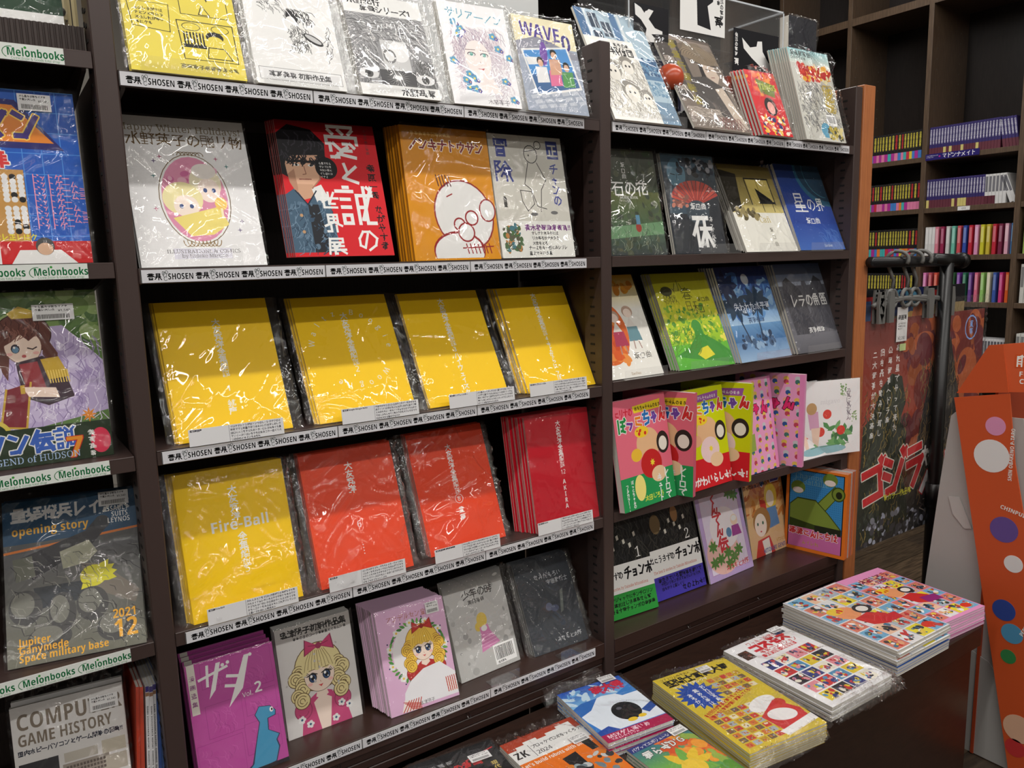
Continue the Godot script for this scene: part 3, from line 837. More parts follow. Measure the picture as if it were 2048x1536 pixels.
			for i in 6: k.letter("夢道行乙女伝"[i], k.w * 0.28, k.h * (0.1 + i * 0.12), k.w * 0.15, rgb(150, 138, 50), 0.12)
		"red_kaiju_zine":
			k.f(rgb(214, 40, 48)); k.speck(0, 0.05, 1, 0.3, 60, 0.03, 0.1, [rgb(235, 110, 40), rgb(205, 30, 50), rgb(240, 150, 50)]); k.p([0.3, 0.12, 0.9, 0.2, 0.8, 0.4, 0.35, 0.34], rgb(110, 130, 50)); k.tx("TINGS", 0.34, 0.24, 0.2, rgb(190, 200, 80)); k.e(0.55, 0.55, 0.2, 0.22, K); k.e(0.55, 0.57, 0.12, 0.15, rgb(235, 170, 160)); k.speck(0.1, 0.7, 0.8, 0.28, 60, 0.02, 0.07, [rgb(245, 235, 210), rgb(40, 50, 110), rgb(240, 190, 60)])
		"ornate_cover":
			k.f(rgb(205, 204, 196)); k.gv(0, 0.16, rgb(150, 195, 200), rgb(215, 220, 210)); k.tx("雷之國外伝", 0.05, 0.05, 0.1, rgb(70, 80, 80), 0.12); k.small(0.05, 0.1, 0.6, 1, 0.06, rgb(80, 90, 90))
			k.speck(0.2, 0.17, 0.75, 0.16, 150, 0.02, 0.06, [rgb(210, 60, 40), rgb(235, 170, 60), rgb(190, 40, 40), rgb(245, 235, 190)]); k.hair(0.05, 0.35, 0.9, 0.5, 700, 0.007, [rgb(90, 92, 96), rgb(150, 150, 148), rgb(60, 60, 66), rgb(225, 222, 205)], 0.7, 0.07)
			for i in 26: k.arc(0.8 + 0.08 * cos(i), 0.52 + 0.12 * sin(i * 1.7), 0.05, 0.05, 0, 5.5, 0.012, rgb(190, 165, 60))
			k.e(0.55, 0.88, 0.12, 0.12, rgb(95, 160, 190)); k.speck(0.6, 0.85, 0.36, 0.12, 60, 0.02, 0.05, [rgb(190, 170, 70), rgb(230, 215, 150), rgb(80, 80, 70)]); k.barcode(0.62, 0.7, 0.24, 0.12)
		"mirror_gift":
			k.f(rgb(236, 236, 236)); k.tc("Happy Winter Holidays!", 0.48, 0.075, 0.085, rgb(150, 135, 110), 0.1, "serif"); k.tc("水野英子の贈り物", 0.5, 0.15, 0.118, rgb(110, 85, 50), 0.085)
			k.e(0.5, 0.55, 0.285, 0.405, rgb(120, 100, 70)); k.e(0.5, 0.55, 0.278, 0.398, W); k.e(0.5, 0.55, 0.262, 0.38, rgb(226, 150, 180)); k.speck(0.3, 0.35, 0.4, 0.2, 25, 0.02, 0.04, [rgb(235, 180, 200), rgb(210, 110, 160)])
			k.e(0.6, 0.44, 0.13, 0.15, rgb(244, 236, 205)); k.e(0.62, 0.49, 0.09, 0.11, rgb(252, 234, 222)); k.e(0.6, 0.36, 0.1, 0.07, rgb(238, 232, 226)); k.e(0.4, 0.55, 0.16, 0.15, rgb(246, 236, 180)); k.e(0.42, 0.6, 0.1, 0.1, rgb(252, 236, 224)); k.p([0.3, 0.68, 0.68, 0.6, 0.74, 0.72, 0.6, 0.79, 0.42, 0.8], rgb(244, 226, 130))
			for q in [[0.59, 0.49], [0.66, 0.49], [0.38, 0.6], [0.46, 0.6]]: k.e(q[0], q[1], 0.016, 0.02, rgb(70, 90, 140))
			k.e(0.7, 0.58, 0.05, 0.06, rgb(250, 210, 110)); k.r(0.69, 0.61, 0.02, 0.07, rgb(250, 240, 200))
			for i in 7: k.arc(0.5 + (i - 3) * 0.03, 0.255, 0.03, 0.03, PI, TAU, 0.006, rgb(120, 100, 70))
			for i in 9: k.arc(0.5 + (i - 4) * 0.03, 0.83, 0.03, 0.05, 0, PI, 0.006, rgb(140, 110, 60))
			for q in [[0.22, 0.3], [0.27, 0.27], [0.2, 0.4], [0.72, 0.27], [0.8, 0.32], [0.85, 0.7], [0.82, 0.76], [0.18, 0.62]]: k.burst(q[0], q[1], 0.022, 4, [rgb(190, 110, 140), rgb(140, 130, 160), rgb(110, 160, 160)][int(q[0] * 100) % 3], 0.3)
			k.r(0.26, 0.88, 0.46, 0.07, rgb(226, 224, 236)); k.tc("ILLUSTRATIONS & COMICS", 0.5, 0.9, 0.045, rgb(120, 118, 120), 0.1, "serif"); k.tc("by Hideko Mizuno", 0.5, 0.93, 0.042, rgb(120, 118, 120), 0.1, "serif")
		"exhibition":
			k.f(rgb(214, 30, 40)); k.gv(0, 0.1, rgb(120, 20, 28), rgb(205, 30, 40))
			k.p([0, 0.1, 0.12, 0.03, 0.34, 0.06, 0.46, 0.16, 0.44, 0.3, 0.36, 0.32, 0.05, 0.42, 0, 0.4], rgb(26, 24, 28)); k.p([0.04, 0.3, 0.12, 0.26, 0.37, 0.25, 0.37, 0.42, 0.27, 0.5, 0.12, 0.5, 0.05, 0.4], rgb(222, 176, 146)); k.hair(0.02, 0.08, 0.42, 0.2, 60, 0.012, [rgb(26, 24, 28), rgb(55, 52, 60)], 1.2, 0.06)
			for q in [[0.15, 0.33], [0.29, 0.33]]: k.l([q[0] - 0.06, q[1] - 0.025, q[0] + 0.06, q[1] - 0.03], 0.022, K); k.e(q[0], q[1], 0.03, 0.012, W); k.e(q[0], q[1], 0.011, 0.011, K)
			k.l([0.22, 0.34, 0.23, 0.395, 0.2, 0.4], 0.008, rgb(150, 100, 80)); k.l([0.16, 0.435, 0.27, 0.433], 0.01, rgb(140, 80, 70))
			k.p([0.12, 0.47, 0.28, 0.47, 0.3, 0.56, 0.1, 0.6], rgb(205, 160, 130)); k.p([0, 0.55, 0.1, 0.5, 0.2, 0.62, 0.32, 0.5, 0.42, 0.58, 0.45, 0.97, 0, 0.97], rgb(70, 96, 118)); k.p([0.2, 0.62, 0.3, 0.62, 0.36, 0.97, 0.2, 0.97], rgb(34, 36, 42)); k.p([0.26, 0.5, 0.36, 0.47, 0.42, 0.58, 0.3, 0.62], rgb(232, 232, 230)); k.speck(0.02, 0.6, 0.4, 0.35, 50, 0.01, 0.03, [rgb(90, 116, 138), rgb(56, 80, 102)])
			k.p([0.05, 0.4, 0.12, 0.36, 0.13, 0.5, 0.12, 0.55, 0.06, 0.46], rgb(186, 138, 112)); k.l([0.27, 0.5, 0.36, 0.43, 0.37, 0.3], 0.012, rgb(170, 120, 96)); k.hair(0.03, 0.27, 0.34, 0.03, 34, 0.01, [rgb(26, 24, 28)], 1.5, 0.035); k.l([0.1, 0.52, 0.2, 0.62, 0.3, 0.52], 0.012, rgb(30, 40, 56)); k.hair(0.02, 0.6, 0.16, 0.34, 30, 0.006, [rgb(40, 60, 80), rgb(110, 136, 158)], 1.4, 0.08); k.hair(0.3, 0.6, 0.12, 0.34, 30, 0.006, [rgb(40, 60, 80), rgb(110, 136, 158)], 1.4, 0.08)
			k.e(0.12, 0.7, 0.016, 0.016, rgb(190, 150, 110)); k.e(0.12, 0.82, 0.016, 0.016, rgb(190, 150, 110))
			k.letter("愛", k.w * 0.64, k.h * 0.14, k.w * 0.36, W, 0.14); k.letter("と", k.w * 0.66, k.h * 0.37, k.w * 0.24, W, 0.13); k.letter("誠", k.w * 0.68, k.h * 0.62, k.w * 0.42, W, 0.13); k.letter("の", k.w * 0.74, k.h * 0.88, k.w * 0.24, W, 0.1); k.tv("世界展", 0.42, 0.52, 0.19, W, 0.12, 1.15)
			k.e(0.44, 0.345, 0.11, 0.11, K); k.small(0.37, 0.31, 0.14, 5, 0.025, W)
			k.tv("梶原一騎", 0.9, 0.3, 0.085, K, 0.12); k.tv("ながやす巧", 0.92, 0.62, 0.085, K, 0.12); k.tv("連載開始記念展", 0.9, 0.03, 0.035, rgb(140, 60, 60), 0.12)
		"orange_uncle":
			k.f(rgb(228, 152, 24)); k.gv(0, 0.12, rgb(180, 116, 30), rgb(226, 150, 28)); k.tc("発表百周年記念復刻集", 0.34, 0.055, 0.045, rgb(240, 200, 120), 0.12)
			k.tx("ノンキナトウサン", 0.08, 0.13, 0.11, rgb(130, 36, 40), 0.16, "bold", 0.98, 0.02, rgb(250, 236, 210), 0.07)
			k.e(0.62, 0.66, 0.34, 0.37, rgb(150, 26, 30), -0.5); k.e(0.62, 0.66, 0.325, 0.352, W, -0.5); k.e(0.52, 0.93, 0.3, 0.2, rgb(150, 26, 30)); k.e(0.52, 0.94, 0.285, 0.19, W); k.r(0, 0.985, 1, 0.015, rgb(228, 152, 24))
			k.e(0.9, 0.62, 0.1, 0.12, rgb(150, 26, 30)); k.e(0.9, 0.62, 0.085, 0.105, W)
			for i in 5: k.l([0.34 + i * 0.035, 0.36, 0.36 + i * 0.035, 0.44], 0.012, rgb(90, 40, 40))
			for q in [[0.55, 0.73, 0.07], [0.7, 0.68, 0.08], [0.62, 0.79, 0.1]]: k.e(q[0], q[1], q[2], q[2], rgb(150, 26, 30)); k.e(q[0], q[1], q[2] - 0.016, q[2] - 0.016, W)
			for i in 7: k.l([0.6 + i * 0.045, 0.88, 0.62 + i * 0.045, 0.95], 0.012, rgb(150, 26, 30))
			k.l([0.56, 0.91, 0.92, 0.9], 0.012, rgb(150, 26, 30)); k.l([0.44, 0.52, 0.5, 0.5], 0.012, rgb(150, 26, 30))
		"grey_adventure":
			k.f(rgb(208, 206, 196)); k.r(0.78, 0.03, 0.16, 0.15, rgb(60, 72, 140)); k.letter("正", k.w * 0.86, k.h * 0.105, k.w * 0.15, rgb(208, 206, 196), 0.14); k.tv("チャンの", 0.85, 0.22, 0.12, rgb(60, 72, 150), 0.12, 1.0)
			k.letter("冒", k.w * 0.15, k.h * 0.11, k.w * 0.2, rgb(60, 72, 150), 0.14); k.letter("険", k.w * 0.16, k.h * 0.3, k.w * 0.24, rgb(60, 72, 150), 0.14)
			k.arc(0.55, 0.15, 0.09, 0.1, 0, TAU, 0.008, K); k.arc(0.66, 0.07, 0.045, 0.045, 0, TAU, 0.008, K); k.l([0.47, 0.13, 0.62, 0.11], 0.008, K); k.e(0.52, 0.16, 0.008, 0.012, K)
			k.l([0.5, 0.22, 0.42, 0.4, 0.5, 0.44, 0.56, 0.58, 0.68, 0.6], 0.008, K); k.l([0.62, 0.22, 0.72, 0.36, 0.64, 0.44, 0.6, 0.62], 0.008, K); k.l([0.35, 0.45, 0.5, 0.46, 0.52, 0.56, 0.42, 0.62, 0.36, 0.54, 0.35, 0.45], 0.007, K); k.e(0.5, 0.645, 0.05, 0.02, rgb(110, 110, 110)); k.e(0.78, 0.63, 0.05, 0.02, rgb(110, 110, 110))
			k.tv("織田小星", 0.13, 0.5, 0.05, K, 0.12, 0.5); k.r(0, 0.7, 1, 0.3, rgb(232, 232, 226)); k.tx("荒木飛呂彦氏推薦!!", 0.34, 0.755, 0.075, rgb(110, 40, 120), 0.13); k.small(0.42, 0.8, 0.42, 3, 0.042, K); k.small(0.36, 0.92, 0.55, 2, 0.045, K)
			k.speck(0.06, 0.74, 0.22, 0.2, 60, 0.015, 0.04, [rgb(80, 110, 70), rgb(190, 130, 70), rgb(70, 120, 130), rgb(90, 90, 70)])
		"vol_one", "vol_three", "vol_four", "vol_twelve":
			k.f(Y if key != "vol_twelve" else rgb(196, 20, 40))
			var s: String = {"vol_one": "大友克洋全集解説 1 銃声", "vol_three": "大友克洋全集解説3ハイウェイスター", "vol_four": "大友克洋全集解説4さよならにっぽん", "vol_twelve": "大友克洋全集解説 12 AKIRA"}[key]
			var y := {"vol_one": 0.14, "vol_three": 0.06, "vol_four": 0.06, "vol_twelve": 0.07}[key] as float
			if key == "vol_twelve":
				k.tv("大友克洋全集解説", 0.5, y, 0.072, W, 0.135, 1.0); k.tc("12", 0.5, 0.525, 0.075, W, 0.1, "regular"); k.tv("AKIRA", 0.5, 0.585, 0.075, W, 0.1, 1.0)
			else:
				k.tv(s, 0.5, y, 0.072, W, 0.135, 0.99)
		"vol_two":
			k.f(Y); k.tv("大友克洋全集解説", 0.5, 0.14, 0.072, W, 0.135, 1.0); k.tc("2", 0.5, 0.61, 0.085, W, 0.1, "regular")
			var ring := ["Boogie", -1.35, "Woogie", 0.75, "Waltz", 3.35]
			for j in 3:
				var a: float = ring[j * 2 + 1]
				for ch: String in ring[j * 2]:
					k.letter(ch, k.w * (0.5 + 0.4 * cos(a)), k.h * 0.44 + k.w * 0.4 * sin(a), k.w * 0.08, W, 0.1, a + PI / 2, "regular")
					a += 0.27
		"vol_five":
			k.f(Y); k.tv("大友克洋", 0.5, 0.13, 0.082, W, 0.135, 1.02); k.tc("Fire-Ball", 0.53, 0.4, 0.135, W); k.tv("全集解説", 0.53, 0.46, 0.082, W, 0.135, 1.02); k.tc("5", 0.53, 0.715, 0.09, W, 0.1, "regular")
		"vol_six":
			k.f(rgb(238, 78, 44)); k.tv("大友克洋", 0.5, 0.11, 0.082, W, 0.135, 1.0); k.tc("6", 0.5, 0.59, 0.09, W, 0.1, "regular")
			for i in 4: k.e(0.5, 0.75 + i * 0.022, 0.006, 0.006, W)
		"vol_eight":
			k.f(rgb(236, 74, 40)); k.tv("大友克洋全集解説", 0.5, 0.13, 0.072, W, 0.135, 0.99); k.arc(0.5, 0.595, 0.05, 0.05, 0, TAU, 0.006, W); k.tc("8", 0.5, 0.594, 0.075, W, 0.1, "regular"); k.tv("童夢", 0.5, 0.66, 0.072, W, 0.135, 1.15)
		"magenta_manga":
			k.f(rgb(186, 76, 156))
			for q in [[0.16, 0.02, 0.3, 0.2], [0.5, 0.02, 0.46, 0.3], [0.16, 0.36, 0.4, 0.26], [0.6, 0.36, 0.36, 0.18], [0.02, 0.65, 0.5, 0.3], [0.55, 0.6, 0.4, 0.25]]: k.l([q[0], q[1], q[0] + q[2], q[1], q[0] + q[2], q[1] + q[3], q[0], q[1] + q[3], q[0], q[1]], 0.006, rgb(165, 62, 140)); k.hair(q[0] + 0.05, q[1] + 0.04, q[2] - 0.15, q[3] - 0.08, 26, 0.005, [rgb(165, 62, 140), rgb(200, 96, 172)], 0.9, 0.07)
			k.r(0.02, 0.0, 0.085, 0.4, rgb(226, 220, 210)); k.tv("漫画選集", 0.062, 0.09, 0.06, rgb(130, 60, 120), 0.11, 1.6)
			k.l([0.14, 0.14, 0.45, 0.09], 0.03, W); k.l([0.24, 0.05, 0.22, 0.2], 0.03, W); k.p([0.34, 0.04, 0.39, 0.04, 0.3, 0.25, 0.22, 0.31], W)
			k.l([0.45, 0.17, 0.55, 0.19], 0.035, W); k.l([0.42, 0.245, 0.52, 0.265], 0.035, W); k.p([0.66, 0.04, 0.72, 0.04, 0.6, 0.3, 0.42, 0.42], W)
			for q in [[0.41, 0.07], [0.47, 0.06], [0.66, 0.07], [0.73, 0.05]]: k.e(q[0], q[1], 0.02, 0.02, W)
			k.tx("Vol.", 0.58, 0.36, 0.075, W, 0.1, "regular"); k.tx("2", 0.72, 0.33, 0.17, W)
			k.p([0.72, 0.62, 0.68, 0.55, 0.74, 0.49, 0.87, 0.51, 0.93, 0.56, 0.92, 0.6, 0.83, 0.61, 0.82, 0.7, 0.94, 0.76, 0.9, 0.8, 0.92, 0.86, 0.86, 0.97, 0.5, 1.0, 0.42, 0.995, 0.58, 0.93, 0.64, 0.8], rgb(60, 60, 90)); k.p([0.73, 0.62, 0.69, 0.55, 0.745, 0.495, 0.865, 0.515, 0.92, 0.56, 0.91, 0.595, 0.82, 0.605, 0.81, 0.7, 0.925, 0.76, 0.885, 0.8, 0.905, 0.86, 0.85, 0.965, 0.5, 0.993, 0.6, 0.93, 0.65, 0.8], rgb(70, 150, 190))
			k.e(0.88, 0.545, 0.022, 0.03, W); k.e(0.885, 0.545, 0.01, 0.014, K); k.r(0, 0.97, 1, 0.03, rgb(40, 36, 44))
		"early_works":
			k.f(rgb(226, 224, 222)); k.tx("忠津陽子初期作品集", 0.06, 0.065, 0.098, K, 0.14); k.tx("『夏の日のコーラ』『星とイモムシ』", 0.22, 0.125, 0.042, K, 0.11)
			k.girl(0.5, 0.45, 0.34, rgb(236, 222, 164), rgb(206, 80, 130), rgb(206, 70, 120)); k.speck(0.05, 0.2, 0.9, 0.5, 14, 0.01, 0.02, [rgb(200, 196, 194)])
			for q in [[0.2, 0.86], [0.3, 0.92], [0.74, 0.82], [0.84, 0.86], [0.64, 0.94]]: k.flower(q[0], q[1], 0.05, W, rgb(60, 100, 130))
			k.p([0.38, 0.74, 0.5, 0.68, 0.62, 0.74, 0.56, 1.0, 0.44, 1.0], rgb(250, 230, 216))
		"fairy_tales":
			k.f(rgb(226, 182, 216)); k.tx("アンデルセン童話集", 0.14, 0.1, 0.085, rgb(176, 100, 70), 0.07, "bold", 0.98); k.e(0.52, 0.46, 0.36, 0.38, rgb(240, 238, 240))
			for i in 44:
				var a := i * TAU / 44
				k.leaf(0.52 + 0.4 * cos(a), 0.46 + 0.29 * sin(a), 0.045, a * 2.3, [rgb(80, 150, 70), rgb(110, 170, 80), rgb(60, 125, 60)][i % 3])
				if i % 4 == 0: k.flower(0.52 + 0.4 * cos(a), 0.46 + 0.29 * sin(a), 0.05, W, rgb(240, 200, 80))
				if i % 5 == 0: k.e(0.52 + 0.45 * cos(a), 0.46 + 0.33 * sin(a), 0.01, 0.01, rgb(40, 40, 90))
			k.girl(0.6, 0.4, 0.26, rgb(245, 205, 80), rgb(190, 50, 50), rgb(196, 46, 40), rgb(150, 90, 20)); k.p([0.35, 0.72, 0.55, 0.64, 0.8, 0.62, 1.0, 0.76, 1.0, 0.97, 0.2, 0.97, 0.24, 0.82], rgb(240, 240, 244))
			k.p([0.16, 0.99, 0.22, 0.88, 0.44, 0.94, 0.42, 1.0], rgb(245, 238, 232)); k.p([0.84, 0.78, 1, 0.86, 1, 0.94, 0.88, 0.94], rgb(245, 238, 232))
			for i in 6: k.l([0.18 + i * 0.045, 0.99, 0.28 + i * 0.035, 0.9], 0.012, rgb(196, 60, 50)); k.l([0.3 + i * 0.02 - 0.1, 0.9 + i * 0.015, 0.44, 0.95 + i * 0.012], 0.009, rgb(196, 60, 50)); k.l([0.85 + i * 0.03, 0.79, 0.86 + i * 0.03, 0.93], 0.012, rgb(196, 60, 50))
			k.tx("忠津陽子", 0.42, 0.955, 0.055, rgb(110, 106, 110), 0.08)
		"boyhood":
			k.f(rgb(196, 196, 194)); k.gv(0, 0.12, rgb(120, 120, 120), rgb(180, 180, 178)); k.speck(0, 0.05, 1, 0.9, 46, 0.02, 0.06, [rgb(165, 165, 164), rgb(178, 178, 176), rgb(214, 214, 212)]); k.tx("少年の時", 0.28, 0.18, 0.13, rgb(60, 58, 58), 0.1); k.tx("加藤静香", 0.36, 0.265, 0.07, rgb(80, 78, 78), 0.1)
			k.e(0.52, 0.47, 0.085, 0.1, rgb(225, 195, 90)); k.e(0.44, 0.53, 0.05, 0.06, rgb(225, 195, 90)); k.p([0.46, 0.54, 0.6, 0.53, 0.62, 0.6, 0.74, 0.74, 0.42, 0.79, 0.46, 0.62], rgb(220, 140, 190)); k.e(0.53, 0.56, 0.05, 0.04, W)
			for i in 4: k.l([0.45, 0.66 + i * 0.03, 0.7, 0.63 + i * 0.035], 0.006, rgb(245, 200, 225))
			k.barcode(0.6, 0.76, 0.36, 0.2)
		"astronaut":
			k.f(rgb(62, 66, 72)); k.tx("なみだもろい", 0.32, 0.2, 0.085, rgb(200, 204, 208), 0.08); k.tx("宇宙飛行士", 0.52, 0.275, 0.08, rgb(200, 204, 208), 0.08); k.e(0.46, 0.54, 0.06, 0.06, rgb(96, 104, 128)); k.e(0.56, 0.57, 0.07, 0.05, rgb(84, 92, 118)); k.p([0.72, 0.4, 0.78, 0.38, 0.7, 0.62, 0.64, 0.64], rgb(110, 116, 112)); k.tx("みなもと太郎", 0.46, 0.9, 0.075, rgb(205, 208, 210), 0.09)
		"go_stones":
			k.f(rgb(30, 92, 190))
			for i in 9: k.r(0, i * 0.12, 1, 0.004, rgb(80, 150, 225)); k.r(i * 0.125, 0, 0.005, 1, rgb(80, 150, 225))
			k.p([0.0, 0.05, 0.62, 0.06, 0.86, 0.3, 0.9, 0.34, 0.0, 0.33], rgb(40, 40, 110)); k.p([0, 0.08, 0.6, 0.09, 0.84, 0.3, 0, 0.3], rgb(236, 140, 50)); k.p([0, 0.1, 0.4, 0.1, 0.42, 0.16, 0, 0.16], rgb(246, 200, 60)); k.tx("サトマン", 0.0, 0.2, 0.24, rgb(70, 50, 130), 0.16, "bold", 0.8, 0.0, rgb(250, 210, 90), 0.04)
			k.tx("三 全仕事", 0.0, 0.4, 0.13, rgb(220, 60, 60), 0.16, "bold", 1, 0, W, 0.06); k.tx("ワークス", 0.1, 0.5, 0.12, rgb(240, 240, 240), 0.16, "bold", 1, 0, rgb(220, 60, 60), 0.06)
			k.r(0, 0.46, 0.62, 0.42, rgb(200, 150, 80))
			for i in 13:
				for j in 15:
					if (i * 7 + j * 5 + i * j) % 7 != 0: k.e(0.02 + i * 0.048, 0.475 + j * 0.026, 0.021, 0.021, K if (i + j * j) % 6 == 0 else rgb(235, 235, 235))
			for i in 9: k.tx("ドットゲームミュージック".substr(0, 5 + i % 4), 0.66, 0.5 + i * 0.035, 0.05, rgb(240, 150, 170), 0.12)
			k.r(0, 0.87, 1, 0.13, rgb(206, 36, 40)); k.r(0, 0.87, 0.42, 0.13, rgb(235, 235, 235)); k.small(0, 0.89, 0.38, 3, 0.05, K); k.p([0.48, 1, 0.54, 0.92, 0.8, 0.92, 0.9, 1], W); k.e(0.7, 0.9, 0.06, 0.065, rgb(80, 80, 80)); k.e(0.7, 0.915, 0.05, 0.045, rgb(220, 180, 150)); k.small(0.3, 0.845, 0.6, 1, 0.045, rgb(240, 230, 60))
		"legend_seven":
			k.f(rgb(96, 128, 70)); k.speck(0, 0, 1, 0.3, 70, 0.03, 0.1, [rgb(80, 115, 60), rgb(120, 150, 80), rgb(150, 175, 110)]); k.p([0, 0.35, 0.3, 0.22, 0.75, 0.2, 1, 0.42, 1, 0.72, 0.4, 0.8, 0, 0.75], rgb(192, 176, 214)); k.speck(0.05, 0.3, 0.9, 0.45, 70, 0.02, 0.06, [rgb(206, 192, 224), rgb(176, 158, 202), rgb(216, 206, 232)])
			k.hair(0.0, 0.24, 1, 0.5, 260, 0.006, [rgb(214, 204, 230), rgb(164, 146, 192), rgb(226, 218, 238), rgb(150, 132, 180)], 1.2, 0.09)
			k.e(0.49, 0.24, 0.185, 0.16, rgb(60, 34, 32)); k.e(0.49, 0.24, 0.178, 0.153, rgb(104, 62, 54)); k.p([0.31, 0.24, 0.3, 0.4, 0.36, 0.5, 0.4, 0.3], rgb(104, 62, 54)); k.p([0.62, 0.24, 0.7, 0.36, 0.68, 0.5, 0.6, 0.36], rgb(104, 62, 54))
			k.e(0.48, 0.31, 0.122, 0.13, rgb(120, 76, 66)); k.e(0.48, 0.31, 0.118, 0.126, rgb(248, 224, 206)); k.p([0.34, 0.31, 0.37, 0.2, 0.48, 0.16, 0.6, 0.2, 0.63, 0.32, 0.57, 0.25, 0.52, 0.28, 0.47, 0.24, 0.41, 0.28], rgb(104, 62, 54)); k.hair(0.34, 0.14, 0.26, 0.1, 40, 0.006, [rgb(80, 46, 42), rgb(140, 92, 80)], 1.4, 0.05)
			k.e(0.43, 0.32, 0.028, 0.034, rgb(50, 40, 50)); k.e(0.43, 0.325, 0.021, 0.025, rgb(110, 150, 180)); k.e(0.424, 0.313, 0.008, 0.009, W); k.l([0.51, 0.32, 0.54, 0.328, 0.565, 0.318], 0.009, rgb(60, 40, 40)); k.e(0.48, 0.365, 0.014, 0.012, rgb(200, 90, 90)); k.e(0.39, 0.35, 0.02, 0.012, rgb(246, 190, 180)); k.e(0.56, 0.35, 0.02, 0.012, rgb(246, 190, 180))
			k.p([0.4, 0.12, 0.48, 0.08, 0.58, 0.11, 0.56, 0.15, 0.43, 0.15], rgb(206, 176, 70)); k.e(0.22, 0.45, 0.11, 0.1, rgb(206, 198, 220)); k.e(0.25, 0.46, 0.04, 0.03, rgb(40, 34, 50))
			k.p([0.42, 0.4, 0.6, 0.37, 0.74, 0.5, 0.78, 0.62, 0.6, 0.66, 0.44, 0.6], rgb(70, 54, 64)); k.p([0.44, 0.41, 0.56, 0.4, 0.6, 0.56, 0.48, 0.6], rgb(150, 60, 66)); k.p([0.58, 0.39, 0.7, 0.38, 0.76, 0.5, 0.62, 0.51], rgb(206, 170, 66))
			for i in 8: k.l([0.62 + i * 0.018, 0.46, 0.63 + i * 0.018, 0.53], 0.008, rgb(240, 210, 110))
			k.p([0.34, 0.55, 0.5, 0.52, 0.44, 0.78, 0.28, 0.76], rgb(130, 50, 60)); k.l([0.34, 0.55, 0.28, 0.76, 0.44, 0.78, 0.5, 0.52], 0.014, rgb(206, 170, 70)); k.p([0.44, 0.54, 0.66, 0.56, 0.68, 0.62, 0.48, 0.6], rgb(248, 224, 206)); k.r(0.43, 0.53, 0.03, 0.05, rgb(206, 170, 70)); k.e(0.2, 0.8, 0.14, 0.12, rgb(220, 200, 90)); k.e(0.2, 0.8, 0.11, 0.09, rgb(40, 56, 40))
			k.r(0, 0.78, 1, 0.22, rgb(44, 60, 42)); k.burst(0.86, 0.74, 0.06, 8, rgb(230, 140, 40), 0.4); k.tx("ドソン伝説", 0.0, 0.87, 0.175, rgb(60, 100, 190), 0.17, "bold", 0.86, -0.02, W, 0.05); k.tx("7", 0.68, 0.92, 0.22, rgb(235, 150, 50), 0.1, "bold", 1, 0, rgb(200, 40, 40), 0.03); k.tx("The LEGEND of HUDSON", 0.0, 0.96, 0.068, rgb(180, 205, 245), 0.1, "serif", 0.95)
			k.e(0.92, 0.9, 0.07, 0.1, rgb(226, 60, 90)); k.tv("天外魔境の編", 0.86, 0.83, 0.05, W, 0.13)
		"mecha_story":
			k.f(rgb(96, 96, 96)); k.r(0, 0, 1, 0.27, rgb(46, 84, 116)); k.p([0, 0.31, 1, 0.25, 1, 0.265, 0, 0.325], rgb(226, 130, 60)); k.gv(0.33, 1, rgb(104, 104, 106), rgb(120, 120, 108))
			k.p([0.1, 0.36, 0.6, 0.24, 0.7, 0.16, 0.78, 0.22, 0.66, 0.32, 0.2, 0.5], rgb(62, 62, 66)); k.e(0.73, 0.2, 0.06, 0.06, rgb(70, 72, 76)); k.p([0.4, 0.35, 0.62, 0.3, 0.68, 0.38, 0.6, 0.44, 0.42, 0.46], rgb(168, 168, 146)); k.p([0.06, 0.36, 0.2, 0.35, 0.22, 0.48, 0.08, 0.5], rgb(110, 112, 100)); k.p([0.55, 0.44, 0.7, 0.46, 0.98, 0.66, 0.94, 0.74, 0.6, 0.6], rgb(130, 122, 112)); k.p([0.2, 0.55, 0.55, 0.55, 0.6, 0.66, 0.24, 0.68], rgb(66, 70, 76))
			for q in [[0.14, 0.66, 0.12, 0.14], [0.4, 0.72, 0.1, 0.16], [0.62, 0.7, 0.12, 0.14], [0.3, 0.86, 0.16, 0.1], [0.78, 0.86, 0.14, 0.12]]: k.e(q[0], q[1], q[2], q[3], rgb(84, 84, 84)); k.e(q[0] - 0.02, q[1] - 0.02, q[2] * 0.7, q[3] * 0.7, rgb(128, 128, 120))
			k.speck(0.5, 0.42, 0.26, 0.14, 1, 0.01, 0.01, [K])
			for a in [-0.9, -0.5, -0.1, 0.3, 2.4]: k.leaf(0.66 + cos(a) * 0.05, 0.53 + sin(a) * 0.03, 0.11, a, rgb(222, 216, 60))
			k.e(0.64, 0.53, 0.1, 0.09, rgb(222, 216, 60)); k.hair(0.02, 0.35, 0.95, 0.6, 120, 0.004, [rgb(60, 60, 62), rgb(150, 150, 140)], 0.5, 0.08)
			k.tx("重装機兵レイノス", 0.06, 0.09, 0.118, rgb(226, 226, 226), 0.17, "bold", 0.95); k.tx("opening story", 0.06, 0.19, 0.095, rgb(236, 180, 70), 0.1, "bold", 0.9)
			for i in 3: k.tx(["ASSAULT", "SUITS", "LEYNOS"][i], 0.96 - [0.22, 0.155, 0.19][i], 0.12 + i * 0.038, 0.06, W, 0.1, "bold", 0.8)
			k.tx("2021", 0.76, 0.79, 0.1, rgb(244, 180, 60), 0.1, "bold", 0.85, 0.0); k.tx("12", 0.76, 0.88, 0.2, rgb(244, 180, 60), 0.1, "bold", 0.85)
			for i in 3: k.tx(["Jupiter", "Ganymede", "Space military base"][i], 0.08, 0.86 + i * 0.047, 0.08, rgb(244, 180, 60), 0.1, "bold", 0.85)
